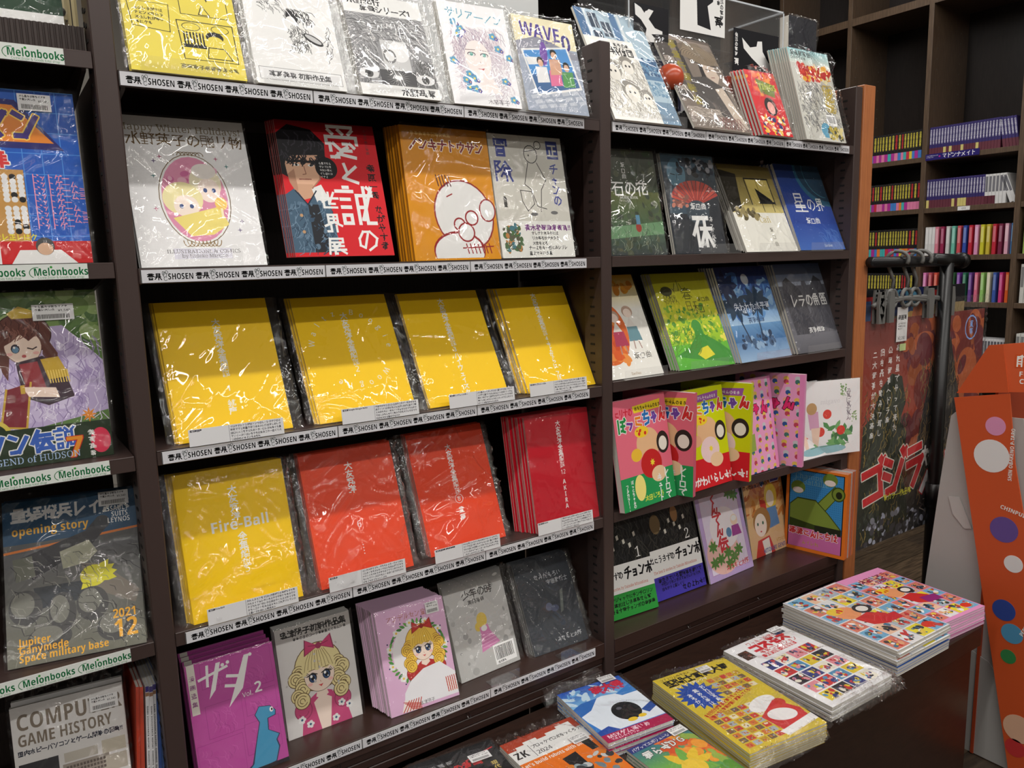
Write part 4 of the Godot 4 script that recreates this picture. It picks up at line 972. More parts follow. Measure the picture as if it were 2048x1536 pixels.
		"computer_history":
			k.f(rgb(224, 222, 220)); k.tx("COMPUTER", 0.04, 0.12, 0.22, rgb(130, 118, 104), 0.1, "bold", 0.8); k.tx("GAME HISTORY", 0.04, 0.25, 0.16, rgb(130, 118, 104), 0.1, "bold", 0.72); k.tx("国内ホビーパソコンとゲーム開発の記憶!!", 0.03, 0.34, 0.056, rgb(40, 44, 60), 0.14, "bold", 0.9)
			for q in [[0.03, 0.42, 0.34, 0.24, rgb(52, 52, 56)], [0.42, 0.42, 0.3, 0.07, rgb(196, 190, 178)], [0.4, 0.5, 0.42, 0.14, rgb(166, 156, 146)], [0.76, 0.4, 0.22, 0.1, rgb(206, 198, 180)], [0.76, 0.52, 0.22, 0.12, rgb(190, 182, 168)]]: k.r(q[0], q[1], q[2], q[3], q[4])
			for i in 12:
				for j in 3: k.r(0.43 + i * 0.03, 0.52 + j * 0.03, 0.022, 0.02, rgb(110, 100, 94))
			k.r(0.05, 0.7, 0.9, 0.26, rgb(120, 120, 130))
		"green_top":
			k.f(rgb(36, 66, 46)); k.speck(0, 0, 1, 0.9, 40, 0.03, 0.09, [rgb(30, 58, 40), rgb(44, 78, 54)]); k.r(0, 0.93, 1, 0.07, W)
		"stone_flower":
			k.f(rgb(66, 76, 58)); k.gv(0, 0.4, rgb(78, 80, 72), rgb(60, 70, 54)); k.gv(0.4, 0.75, rgb(92, 98, 54), rgb(70, 96, 70)); k.gv(0.75, 1, rgb(80, 108, 84), rgb(60, 66, 66)); k.speck(0, 0, 1, 1, 90, 0.02, 0.06, [rgb(60, 70, 56), rgb(84, 90, 70), rgb(72, 86, 66)]); k.speck(0, 0.1, 1, 0.3, 20, 0.004, 0.008, [W])
			k.p([0.0, 0.74, 1, 0.68, 1, 0.8, 0, 0.85], rgb(110, 150, 110)); k.tv("坂口尚", 0.42, 0.12, 0.075, W, 0.08, 1.0); k.tx("石の花", 0.18, 0.37, 0.21, W, 0.09); k.tx("GUIDE BOOK", 0.3, 0.455, 0.05, W, 0.1, "serif"); k.e(0.55, 0.74, 0.05, 0.06, rgb(160, 60, 50)); k.r(0.52, 0.62, 0.07, 0.09, rgb(90, 140, 170)); k.hair(0.1, 0.7, 0.8, 0.25, 60, 0.005, [rgb(150, 160, 140), rgb(50, 58, 50)], 1.3, 0.08)
		"ikkyu":
			k.f(rgb(46, 50, 56)); k.gv(0, 0.4, rgb(70, 92, 106), rgb(50, 56, 62)); k.e(0.25, 0.2, 0.17, 0.19, rgb(92, 128, 146)); k.e(0.25, 0.1, 0.1, 0.08, rgb(76, 108, 126)); k.l([0.14, 0.2, 0.22, 0.21], 0.01, K); k.l([0.28, 0.21, 0.36, 0.2], 0.01, K); k.l([0.25, 0.2, 0.25, 0.26], 0.008, K); k.p([0.1, 0.32, 0.4, 0.32, 0.5, 0.6, 0.02, 0.6], rgb(66, 84, 98))
			for i in 14:
				var a := PI + 0.1 + i * 0.2
				k.p([0.55, 0.52, 0.55 + 0.46 * cos(a), 0.46 + 0.2 * sin(a), 0.55 + 0.46 * cos(a + 0.17), 0.46 + 0.2 * sin(a + 0.17)], rgb(196, 84, 70) if i % 2 == 0 else rgb(172, 66, 58))
			k.e(0.55, 0.58, 0.22, 0.16, rgb(62, 74, 84)); k.speck(0.1, 0.4, 0.3, 0.12, 25, 0.015, 0.04, [rgb(200, 130, 110), rgb(140, 90, 80)]); k.speck(0.3, 0.05, 0.65, 0.16, 50, 0.02, 0.06, [rgb(30, 32, 36), rgb(130, 130, 134), rgb(50, 56, 66)]); k.tx("坂口尚", 0.42, 0.52, 0.1, W, 0.11); k.tx("一", 0.42, 0.63, 0.3, W, 0.2); k.tx("休", 0.38, 0.79, 0.4, W, 0.14); k.tv("あっかんべえ", 0.78, 0.62, 0.08, W, 0.09, 0.9); k.tx("展", 0.55, 0.9, 0.08, W, 0.1)
		"piano_cream":
			k.f(rgb(232, 230, 220)); k.gv(0, 0.55, rgb(120, 104, 50), rgb(206, 190, 120)); k.p([0, 0.05, 0.3, 0.1, 0.2, 0.5, 0, 0.55], rgb(50, 46, 36)); k.r(0.45, 0.16, 0.42, 0.3, rgb(216, 196, 110)); k.r(0.42, 0.14, 0.48, 0.015, K); k.r(0.42, 0.14, 0.015, 0.32, K); k.r(0.88, 0.14, 0.015, 0.32, K); k.r(0.64, 0.16, 0.012, 0.16, rgb(150, 130, 60)); k.p([0.58, 0.26, 0.84, 0.4, 0.84, 0.44, 0.6, 0.42], K); k.r(0.58, 0.42, 0.3, 0.025, K); k.r(0.62, 0.44, 0.012, 0.1, K); k.r(0.82, 0.44, 0.012, 0.1, K); k.speck(0.05, 0.5, 0.5, 0.12, 30, 0.02, 0.05, [rgb(90, 80, 50), rgb(150, 136, 90)]); k.tx("Cañ", 0.45, 0.63, 0.12, rgb(190, 170, 90), 0.1, "serif"); k.tv("坂口尚", 0.62, 0.72, 0.07, rgb(80, 76, 60), 0.09, 1.4)
		"star_world":
			k.f(rgb(34, 66, 150)); k.gv(0, 0.4, rgb(28, 52, 106), rgb(34, 66, 150)); k.gv(0.7, 1, rgb(36, 72, 158), rgb(60, 104, 184)); k.e(1.0, 0.1, 0.6, 0.5, rgb(46, 100, 130)); k.e(1.02, 0.08, 0.56, 0.45, rgb(34, 62, 84)); k.arc(0.95, 0.1, 0.35, 0.36, 1.6, 4, 0.008, rgb(70, 140, 160)); k.speck(0, 0, 1, 1, 60, 0.002, 0.005, [rgb(190, 210, 240)]); k.hair(0.5, 0.75, 0.4, 0.2, 60, 0.005, [rgb(90, 130, 200)], 0.8, 0.09); k.tx("星", 0.16, 0.45, 0.3, W, 0.07); k.tx("の界", 0.45, 0.47, 0.2, W, 0.08); k.tx("坂口尚", 0.33, 0.66, 0.1, W, 0.1); k.tx("ZaoDao", 0.55, 0.95, 0.05, W, 0.1, "serif")
		"autumn_children":
			k.f(rgb(240, 238, 230)); k.gv(0, 0.12, rgb(200, 150, 40), rgb(226, 205, 140)); k.gv(0.12, 0.35, rgb(226, 205, 140), rgb(240, 238, 230)); k.speck(0, 0.02, 0.9, 0.14, 40, 0.03, 0.09, [rgb(220, 150, 40), rgb(205, 130, 40), rgb(230, 190, 100)]); k.e(0.16, 0.55, 0.42, 0.5, rgb(228, 110, 44)); k.speck(0.0, 0.35, 0.45, 0.5, 70, 0.03, 0.09, [rgb(226, 96, 36), rgb(240, 150, 70), rgb(214, 80, 34)])
			for q in [[0.4, 0.5, rgb(180, 60, 90)], [0.68, 0.46, rgb(110, 150, 160)]]: k.e(q[0], q[1] - 0.09, 0.1, 0.09, rgb(190, 160, 140)); k.e(q[0], q[1] - 0.075, 0.075, 0.07, rgb(246, 226, 212)); k.p([q[0] - 0.1, q[1] + 0.08, q[0], q[1] - 0.04, q[0] + 0.1, q[1] + 0.08], rgb(235, 228, 220)); k.p([q[0] - 0.12, q[1] + 0.2, q[0] - 0.09, q[1] + 0.06, q[0] + 0.1, q[1] + 0.06, q[0] + 0.13, q[1] + 0.2], q[2]); k.l([q[0] - 0.04, q[1] + 0.2, q[0] - 0.05, q[1] + 0.27], 0.02, rgb(180, 150, 140)); k.l([q[0] + 0.05, q[1] + 0.2, q[0] + 0.07, q[1] + 0.27], 0.02, rgb(180, 150, 140))
			k.tx("坂口尚", 0.55, 0.8, 0.11, rgb(70, 66, 60), 0.08); k.tx("ZaoDao", 0.4, 0.965, 0.05, rgb(150, 110, 60), 0.1, "serif")
		"indian_summer":
			k.f(rgb(190, 200, 40)); k.gv(0, 0.35, rgb(176, 170, 30), rgb(206, 205, 40)); k.gv(0.35, 0.75, rgb(206, 206, 44), rgb(150, 200, 50)); k.gv(0.75, 1, rgb(110, 190, 60), rgb(90, 180, 60)); k.speck(0, 0.35, 1, 0.4, 220, 0.01, 0.04, [rgb(226, 216, 50), rgb(130, 180, 50), rgb(90, 150, 50), rgb(236, 226, 90)]); k.p([0.02, 0.86, 0.3, 0.78, 0.45, 0.68, 0.48, 0.58, 0.6, 0.57, 0.62, 0.66, 0.85, 0.76, 1, 0.86, 1, 0.98, 0.3, 0.9], rgb(70, 150, 60)); k.e(0.53, 0.57, 0.085, 0.09, rgb(70, 150, 60)); k.p([0.4, 0.86, 0.5, 0.8, 0.62, 0.78, 0.7, 0.88, 0.5, 0.92], rgb(232, 220, 60)); k.hair(0.05, 0.55, 0.5, 0.25, 50, 0.006, [rgb(80, 130, 40)], 1.9, 0.1)
			k.e(0.2, 0.19, 0.1, 0.07, rgb(70, 70, 30)); k.hair(0.1, 0.14, 0.22, 0.16, 40, 0.006, [rgb(60, 60, 26)], 0.8, 0.05); k.letter("小", k.w * 0.42, k.h * 0.13, k.w * 0.17, rgb(80, 84, 20), 0.06); k.letter("春", k.w * 0.54, k.h * 0.22, k.w * 0.19, rgb(80, 84, 20), 0.06); k.letter("日", k.w * 0.52, k.h * 0.35, k.w * 0.16, rgb(80, 84, 20), 0.06); k.letter("和", k.w * 0.68, k.h * 0.38, k.w * 0.2, rgb(80, 84, 20), 0.06); k.tx("坂口尚", 0.7, 0.29, 0.075, rgb(80, 84, 20), 0.11)
		"lost_horizon":
			k.f(rgb(60, 100, 160)); k.gv(0, 0.3, rgb(26, 40, 90), rgb(50, 86, 150)); k.gv(0.3, 0.62, rgb(60, 110, 180), rgb(170, 200, 226)); k.gv(0.62, 0.8, rgb(110, 156, 200), rgb(70, 116, 166)); k.gv(0.8, 1, rgb(100, 140, 186), rgb(160, 190, 220)); k.speck(0, 0.1, 1, 0.45, 60, 0.04, 0.12, [rgb(60, 104, 170), rgb(96, 146, 200), rgb(140, 180, 216)], 0.5); k.e(0.53, 0.14, 0.07, 0.07, rgb(206, 214, 220)); k.speck(0.05, 0.72, 0.7, 0.14, 50, 0.02, 0.05, [rgb(40, 60, 90), rgb(150, 180, 210), rgb(70, 96, 130)])
			for q in [[0.3, 0.8, 0.2, 0.42, 1.0], [0.55, 0.76, 0.62, 0.38, 0.9]]:
				k.l([q[0], q[1], (q[0] + q[2]) / 2 - 0.02, (q[1] + q[3]) / 2, q[2], q[3]], 0.022, rgb(40, 56, 80))
				for i in 9: k.leaf(q[2] + cos(i * 0.7) * 0.13, q[3] + sin(i * 0.7) * 0.06, 0.14, i * 0.7, rgb(36, 60, 84))
			for i in 8: k.leaf(0.1 + cos(i * 0.8) * 0.12, 0.2 + sin(i * 0.8) * 0.06, 0.14, i * 0.8, rgb(26, 40, 76))
			k.tx("失われた水平線", 0.17, 0.43, 0.1, rgb(232, 238, 244), 0.1, "bold", 1, 0, rgb(50, 80, 130), 0.05); k.small(0.3, 0.485, 0.4, 1, 0.04, rgb(220, 230, 240)); k.tx("高寺彰彦", 0.36, 0.58, 0.08, rgb(60, 84, 120), 0.1)
		"grey_flute":
			k.f(rgb(110, 112, 120)); k.gv(0, 0.25, rgb(80, 96, 130), rgb(150, 156, 168)); k.gv(0.25, 1, rgb(84, 84, 92), rgb(120, 120, 128)); k.p([0.05, 0.35, 0.1, 0.2, 0.2, 0.15, 0.42, 0.3, 0.55, 0.75, 0.1, 0.9], rgb(64, 64, 72)); k.p([0.55, 0.36, 0.8, 0.14, 0.92, 0.2, 1, 0.5, 1, 0.8, 0.5, 0.7], rgb(70, 70, 78)); k.p([0.45, 0.3, 0.5, 0.2, 0.58, 0.2, 0.62, 0.4, 0.48, 0.42], rgb(86, 86, 94)); k.hair(0.05, 0.2, 0.9, 0.6, 300, 0.004, [rgb(56, 56, 62), rgb(104, 104, 112), rgb(80, 80, 88)], 1.4, 0.12); k.gv(0.8, 1, rgb(116, 116, 124), rgb(92, 92, 100)); k.tx("レラの角笛", 0.16, 0.42, 0.17, W, 0.11, "bold", 0.92); k.tx("高寺彰彦", 0.36, 0.76, 0.085, W, 0.1)
		"pink_toy", "lime_sweets":
			var pink := key == "pink_toy"
			k.f(rgb(226, 110, 130) if pink else rgb(206, 214, 20)); k.r(0, 0.7, 1, 0.3, rgb(40, 150, 84) if pink else rgb(206, 36, 44))
			k.p([0.36, 0.075, 0.9, 0.05, 0.88, 0.11, 0.92, 0.13, 0.38, 0.14], rgb(236, 210, 50) if pink else rgb(160, 90, 170)); k.tx("おもちゃやさんのまき" if pink else "おかしやさんのまき", 0.4, 0.1, 0.052, K if pink else W, 0.12, "bold", 0.95)
			k.tx("こりすの", 0.03, 0.12, 0.1, rgb(200, 40, 60), 0.14, "bold", 0.8)
			for i in 6: k.tx("ぽっこちゃん"[i], 0.05 + i * 0.155, 0.225 - i * 0.008, 0.19, [rgb(40, 140, 70), rgb(120, 60, 150), rgb(230, 130, 40), rgb(40, 110, 180), rgb(110, 70, 160), rgb(205, 50, 50)][i], 0.17, "bold", 0.85, 0, W, 0.05)
			# the mascot is left out: plain round shapes of its colours stand in
			k.e(0.58, 0.44, 0.22, 0.2, rgb(230, 184, 140)); k.e(0.86, 0.46, 0.12, 0.14, rgb(50, 40, 36)); k.e(0.86, 0.47, 0.08, 0.09, rgb(235, 228, 216)); k.e(0.48, 0.32, 0.13, 0.07, rgb(240, 205, 50)); k.speck(0.4, 0.3, 0.16, 0.04, 5, 0.015, 0.025, [rgb(210, 50, 40)])
			k.e(0.6, 0.63, 0.2, 0.18, rgb(196, 40, 40) if pink else rgb(235, 205, 205)); k.e(0.34, 0.52, 0.1, 0.08, rgb(236, 190, 60) if pink else rgb(226, 170, 130)); k.e(0.72, 0.74, 0.14, 0.1, rgb(235, 200, 160)); k.burst(0.62, 0.62, 0.05, 7, rgb(240, 215, 60), 0.5)
			if pink:
				k.tv("レトロで", 0.86, 0.7, 0.1, W, 0.16, 0.98); k.tv("キュート", 0.72, 0.74, 0.09, W, 0.16, 0.98); k.e(0.34, 0.82, 0.1, 0.16, rgb(240, 225, 130)); k.tv("ぽっこちゃんの", 0.2, 0.73, 0.05, W, 0.15, 0.98); k.tv("フルカラー!!", 0.1, 0.76, 0.05, W, 0.15, 0.98); k.tx("太田じろう", 0.4, 0.93, 0.075, rgb(225, 230, 80), 0.12)
			else:
				k.tx("て!!", 0.02, 0.76, 0.14, W, 0.16); k.tx("このかわいらしさ!", 0.0, 0.92, 0.125, W, 0.16, "bold", 0.95)
		"pink_pattern":
			k.f(rgb(232, 160, 200))
			for i in 6:
				for j in 9:
					var x := 0.1 + i * 0.16 + 0.03 * (j % 2)
					var y2 := 0.05 + j * 0.115
					k.e(x, y2, 0.04, 0.035, [rgb(232, 170, 140), rgb(225, 190, 90), rgb(200, 200, 205)][(i + j) % 3]); k.e(x, y2 + 0.035, 0.035, 0.035, [rgb(50, 90, 150), rgb(70, 120, 110), rgb(190, 70, 90)][(i * 2 + j) % 3]); k.e(x + 0.02, y2 + 0.055, 0.02, 0.012, rgb(220, 200, 70))
			k.e(0.22, 0.5, 0.16, 0.15, rgb(226, 150, 190)); k.p([0.12, 0.62, 0.5, 0.58, 0.5, 0.76, 0.2, 0.78], rgb(150, 170, 80)); k.tx("の", 0.3, 0.2, 0.13, K, 0.15); k.tx("ぽちゃん", 0.12, 0.31, 0.2, rgb(220, 50, 110), 0.18, "bold", 0.95, 0, K, 0.04); k.r(0.93, 0, 0.07, 1, rgb(228, 140, 190))
		"strawberry":
			k.f(rgb(244, 242, 243)); k.tv("み♥に♥お♥ん", 0.8, 0.12, 0.1, rgb(120, 110, 120), 0.08, 0.75); k.tx("migavo", 0.3, 0.28, 0.1, rgb(225, 222, 226), 0.1, "serif"); k.speck(0.66, 0.06, 0.1, 0.16, 40, 0.008, 0.016, [rgb(110, 150, 90), rgb(150, 180, 120)]); k.speck(0.86, 0.44, 0.08, 0.14, 30, 0.008, 0.016, [rgb(110, 150, 90), rgb(150, 180, 120)])
			for i in 26: k.leaf(0.4 + k.rng.randf() * 0.45, 0.6 + k.rng.randf() * 0.3, 0.09, k.rng.randf() * TAU, [rgb(90, 150, 90), rgb(120, 175, 110), rgb(70, 125, 80)][i % 3])
			for q in [[0.42, 0.45], [0.66, 0.68], [0.3, 0.68]]: k.e(q[0], q[1], 0.075, 0.08, rgb(226, 70, 60)); k.speck(q[0] - 0.04, q[1] - 0.03, 0.08, 0.06, 8, 0.004, 0.006, [rgb(245, 160, 130)])
			k.p([0.08, 0.42, 0.26, 0.4, 0.28, 0.62, 0.12, 0.64], rgb(222, 170, 200)); k.p([0.14, 0.62, 0.3, 0.62, 0.26, 0.88, 0.18, 0.9], rgb(245, 215, 195)); k.e(0.15, 0.36, 0.09, 0.1, rgb(200, 160, 110)); k.e(0.4, 0.92, 0.35, 0.07, rgb(150, 195, 205)); k.l([0.3, 0.88, 0.8, 0.86], 0.01, rgb(90, 140, 90))
		"chombo_one", "chombo_two":
			var two := key == "chombo_two"
			k.f(rgb(36, 36, 36)); k.hair(0, 0, 1, 0.45, 160, 0.01, [rgb(52, 52, 52), rgb(24, 24, 24), rgb(70, 68, 62)], 1.2, 0.2)
			for i in 7: k.p([0.15 + i * 0.1, 0.2 + 0.05 * (i % 3), 0.19 + i * 0.1, 0.19 + 0.05 * (i % 3), 0.2 + i * 0.1, 0.235 + 0.05 * (i % 3), 0.16 + i * 0.1, 0.245 + 0.05 * (i % 3)], rgb(215, 212, 200))
			if two: k.e(0.6, 0.16, 0.07, 0.12, rgb(160, 120, 80)); k.e(0.2, 0.22, 0.1, 0.14, rgb(120, 100, 70))
			k.tx("2" if two else "1", 0.74, 0.4, 0.2, W, 0.1, "serif"); k.r(0, 0.48, 1, 0.28, W); k.tx("むこうきずの", -0.02, 0.585, 0.105, K, 0.12, "bold", 0.78); k.tx("チョンボ", 0.5, 0.58, 0.17, K, 0.15, "bold", 0.74); k.tx("The best D stories by Daisuke Mitsushima", 0.02, 0.71, 0.055, rgb(200, 90, 60), 0.1, "serif", 0.8)
			k.r(0, 0.76, 1, 0.24, rgb(72, 62, 170) if two else rgb(50, 150, 64))
			if two: k.tx("『生きている冒険』を歩いて", 0.08, 0.8, 0.068, K, 0.13); k.small(0.12, 0.845, 0.8, 2, 0.05, K); k.tx("なのよわさ!!", 0.52, 0.94, 0.085, K, 0.14)
			else: k.tx("ブラックジャックにチンチロリン", 0.02, 0.81, 0.062, K, 0.13); k.tx("チンコ・おはじき・７ならべ", 0.04, 0.865, 0.066, K, 0.13); k.tx("も見せます、チョンボの神業！", 0.04, 0.92, 0.066, K, 0.13)
		"lilac_maple":
			k.f(rgb(190, 165, 214)); k.r(0.08, 0.05, 0.84, 0.88, rgb(226, 216, 236)); k.l([0.08, 0.05, 0.92, 0.05, 0.92, 0.93, 0.08, 0.93, 0.08, 0.05], 0.006, rgb(170, 110, 170)); k.e(0.4, 0.72, 0.36, 0.3, rgb(236, 190, 180)); k.e(0.52, 0.45, 0.32, 0.3, rgb(240, 234, 238))
			for i in 4: k.letter("でんでん"[i], k.w * (0.36 + 0.015 * i), k.h * (0.08 + i * 0.125), k.w * 0.19, rgb(196, 40, 50), 0.15)
			k.letter("伝", k.w * 0.43, k.h * 0.62, k.w * 0.24, rgb(206, 50, 60), 0.15)
			for q in [[0.2, 0.62], [0.32, 0.78], [0.5, 0.74], [0.62, 0.8], [0.74, 0.74], [0.5, 0.86], [0.18, 0.8], [0.86, 0.12], [0.74, 0.08]]:
				for i in 7: k.leaf(q[0] + cos(i * 0.9) * 0.05, q[1] + sin(i * 0.9) * 0.032, 0.06, i * 0.9, rgb(84, 136, 60))
			k.e(0.76, 0.4, 0.08, 0.08, rgb(240, 215, 190)); k.e(0.76, 0.38, 0.06, 0.04, W); k.p([0.68, 0.46, 0.84, 0.46, 0.88, 0.58, 0.66, 0.58], rgb(160, 70, 150)); k.e(0.6, 0.52, 0.06, 0.07, rgb(90, 140, 180)); k.tx("みなもと太郎", 0.4, 0.9, 0.085, rgb(196, 50, 60), 0.12)
		"orange_genta":
			k.f(rgb(226, 190, 140)); k.gv(0, 0.5, rgb(190, 110, 50), rgb(226, 180, 120)); k.speck(0, 0.05, 1, 0.5, 50, 0.05, 0.12, [rgb(206, 130, 60), rgb(230, 190, 130), rgb(180, 100, 50)], 0.5); k.tx("アヲ", 0.4, 0.06, 0.28, rgb(60, 60, 140), 0.18, "bold", 1, 0, W, 0.04); k.tx("フィクション版変たち", 0.0, 0.12, 0.07, K, 0.14)
			k.e(0.66, 0.3, 0.16, 0.2, rgb(230, 196, 70)); k.e(0.64, 0.33, 0.1, 0.13, rgb(246, 226, 206)); k.p([0.5, 0.44, 0.76, 0.44, 0.8, 0.68, 0.54, 0.7], rgb(100, 140, 190)); k.p([0.36, 0.3, 0.5, 0.34, 0.52, 0.46, 0.38, 0.5], rgb(200, 50, 46)); k.e(0.36, 0.58, 0.22, 0.22, rgb(170, 120, 70)); k.e(0.32, 0.62, 0.15, 0.18, rgb(248, 232, 218)); k.e(0.25, 0.6, 0.02, 0.025, rgb(70, 110, 90)); k.e(0.38, 0.6, 0.022, 0.027, rgb(70, 110, 90)); k.e(0.31, 0.7, 0.02, 0.012, rgb(200, 60, 60)); k.p([0.1, 1, 0.2, 0.8, 0.5, 0.78, 0.6, 1], rgb(206, 60, 46)); k.p([0.3, 0.82, 0.48, 0.8, 0.5, 1, 0.34, 1], rgb(240, 236, 226)); k.tx("HITOKIRI GENTA", 0.3, 0.95, 0.092, rgb(80, 84, 150), 0.1, "bold", 0.85); k.tx("ジコとえー", 0.66, 0.87, 0.06, rgb(200, 150, 60), 0.14)
		"tank":
			k.f(rgb(226, 120, 40)); k.r(0.05, 0.03, 0.9, 0.93, K); k.r(0.065, 0.04, 0.87, 0.91, rgb(62, 140, 200))
			for i in 26:
				for j in 22: k.e(0.08 + i * 0.033, 0.05 + j * 0.026, 0.006, 0.006, rgb(40, 100, 160))
			k.tx("Champs", 0.14, 0.1, 0.12, rgb(120, 170, 190), 0.1, "serif"); k.tx("de Bataille", 0.1, 0.165, 0.12, rgb(120, 170, 190), 0.1, "serif")
			k.p([0.5, 0.42, 0.8, 0.16, 0.92, 0.22, 0.64, 0.5], rgb(70, 90, 30)); k.p([0.515, 0.425, 0.8, 0.175, 0.905, 0.225, 0.635, 0.485], rgb(130, 150, 60)); k.e(0.86, 0.25, 0.11, 0.12, rgb(60, 76, 26)); k.e(0.86, 0.25, 0.09, 0.1, rgb(120, 140, 54)); k.e(0.87, 0.26, 0.05, 0.06, rgb(40, 44, 24)); k.p([0.07, 0.45, 0.2, 0.36, 0.5, 0.36, 0.72, 0.5, 0.93, 0.66, 0.93, 0.78, 0.07, 0.72], rgb(56, 70, 28)); k.p([0.08, 0.46, 0.2, 0.375, 0.5, 0.375, 0.7, 0.5, 0.91, 0.66, 0.91, 0.7, 0.08, 0.62], rgb(126, 146, 60))
			for q in [[0.2, 0.24], [0.72, 0.1]]: k.e(q[0], q[1], 0.12, 0.11, rgb(110, 136, 54)); k.e(q[0], q[1] + 0.035, 0.09, 0.05, rgb(235, 220, 215))
			k.r(0.065, 0.72, 0.87, 0.24, rgb(206, 110, 170)); k.r(0.5, 0.66, 0.43, 0.08, rgb(40, 44, 30)); k.tx("戦場こんにちは", 0.08, 0.77, 0.135, rgb(206, 50, 60), 0.15, "bold", 0.86, 0, W, 0.05); k.small(0.3, 0.89, 0.55, 1, 0.07, rgb(190, 150, 90))
		"table_red":
			k.f(rgb(34, 34, 36)); k.tx("〜 新 約 〜", 0.1, 0.12, 0.075, rgb(170, 170, 172), 0.1); k.tx("エヴァの学園", 0.06, 0.21, 0.13, rgb(196, 40, 44), 0.14, "bold", 0.9); k.l([0.6, 0.16, 0.95, 0.1], 0.02, rgb(196, 40, 44)); k.tv("現代に蘇る", 0.86, 0.26, 0.07, rgb(226, 200, 110), 0.12); k.tv("その他の話", 0.7, 0.3, 0.06, rgb(226, 200, 110), 0.12)
		"table_robot":
			k.f(rgb(236, 120, 30)); k.r(0, 0, 1, 0.2, rgb(176, 66, 40)); k.p([0.0, 0.13, 0.12, 0.13, 0.12, 0.1, 0.24, 0.1, 0.24, 0.07, 0.42, 0.07, 0.42, 0.1, 0.55, 0.1, 0.55, 0.07, 0.72, 0.07, 0.72, 0.04, 0.92, 0.04, 0.92, 0.14, 1, 0.14, 1, 0.3, 0, 0.3], W)
			k.tx("ZK", 0.03, 0.2, 0.16, K, 0.1, "bold", 0.9); k.r(0.26, 0.12, 0.006, 0.16, K); k.tx("ブロックでロボをつくろう!!", 0.28, 0.16, 0.062, K, 0.1, "bold", 0.92); k.tx("2024", 0.29, 0.24, 0.09, K, 0.1, "regular"); k.tx("Let's build robots with blocks!", 0.0, 0.34, 0.08, W, 0.1, "bold", 0.82)
			for q in [[0.45, 0.42, 0.2, 0.3], [0.8, 0.3, 0.12, 0.16], [0.3, 0.7, 0.2, 0.2]]: k.p([q[0], q[1], q[0] + q[2], q[1] - 0.02, q[0] + q[2], q[1] + q[3], q[0] + 0.03, q[1] + q[3]], rgb(34, 34, 36))
			k.speck(0.3, 0.5, 0.65, 0.45, 60, 0.02, 0.06, [rgb(150, 170, 176), rgb(60, 62, 66), rgb(200, 206, 208), rgb(226, 130, 40), rgb(120, 140, 150)])
		"table_penguin":
			k.f(rgb(60, 130, 210)); k.gv(0, 0.35, rgb(30, 80, 180), rgb(140, 200, 236)); k.speck(0.0, 0.05, 0.7, 0.25, 24, 0.05, 0.12, [rgb(200, 225, 242), rgb(110, 170, 224)], 0.4); k.p([0, 0.36, 0.2, 0.3, 0.5, 0.26, 1, 0.34, 1, 0.86, 0.1, 0.86, 0.02, 0.6], rgb(232, 240, 250)); k.p([0, 0.34, 0.16, 0.28, 0.42, 0.27, 0.2, 0.44, 0.0, 0.5], rgb(50, 110, 190)); k.p([0.7, 0.3, 1, 0.2, 1, 0.36, 0.76, 0.36], rgb(60, 130, 206)); k.p([0.0, 0.8, 0.2, 0.76, 0.3, 0.86, 0, 0.9], rgb(40, 80, 170)); k.p([0.78, 0.68, 1, 0.6, 1, 0.7, 0.84, 0.76], rgb(40, 80, 160))
			k.e(0.6, 0.62, 0.2, 0.2, rgb(24, 24, 28)); k.e(0.54, 0.55, 0.04, 0.03, rgb(90, 90, 100)); k.e(0.56, 0.78, 0.07, 0.04, rgb(240, 200, 50)); k.e(0.72, 0.77, 0.06, 0.035, rgb(240, 200, 50))
			k.r(0, 0.87, 1, 0.13, rgb(176, 30, 80)); k.tx("夢大陸", 0.44, 0.13, 0.17, rgb(206, 40, 70), 0.18, "bold", 1, 0, rgb(130, 20, 50), 0.03); k.tx("ひてりさび", 0.54, 0.21, 0.075, rgb(206, 40, 80), 0.14); k.tx("MSXダムぬいめ", 0.06, 0.915, 0.09, rgb(246, 220, 230), 0.12); k.small(0.08, 0.965, 0.7, 1, 0.045, rgb(246, 220, 230))
		"table_leaf":
			k.f(rgb(90, 160, 90)); k.gv(0, 0.4, rgb(50, 110, 150), rgb(120, 180, 90)); k.speck(0.4, 0.0, 0.6, 0.6, 60, 0.05, 0.14, [rgb(230, 120, 50), rgb(240, 160, 60), rgb(150, 180, 80), rgb(220, 90, 50)]); k.speck(0, 0.6, 1, 0.4, 40, 0.04, 0.1, [rgb(110, 180, 80), rgb(180, 200, 70), rgb(90, 150, 60)])
			for i in 9: k.leaf(0.5 + cos(i * 0.7) * 0.2, 0.5 + sin(i * 0.7) * 0.14, 0.18, i * 0.7, rgb(236, 200, 60) if i % 2 == 0 else rgb(120, 180, 80))
			k.e(0.5, 0.55, 0.18, 0.17, rgb(240, 205, 70)); k.r(0, 0, 1, 0.08, rgb(50, 60, 130)); k.tx("バグってエボリューション", 0.04, 0.045, 0.068, W, 0.12); k.tx("知らざD'G", 0.1, 0.17, 0.16, W, 0.16, "bold", 0.95, 0, K, 0.04)
		"table_gold":
			k.f(rgb(214, 190, 60)); k.small(0.06, 0.035, 0.7, 1, 0.045, rgb(120, 100, 30)); k.tx("聖闘士駄玩大系", 0.07, 0.1, 0.125, K, 0.17, "bold", 0.98); k.small(0.1, 0.165, 0.8, 1, 0.05, W)
			var tones := [rgb(210, 120, 60), rgb(170, 180, 190), rgb(190, 150, 50), rgb(120, 100, 80), rgb(200, 70, 60), rgb(230, 220, 190)]
			for i in 5:
				for j in 4: k.photo(0.5 + i * 0.09, 0.19 + j * 0.06, 0.075, 0.048, tones[(i * 2 + j) % 6], tones, 4)
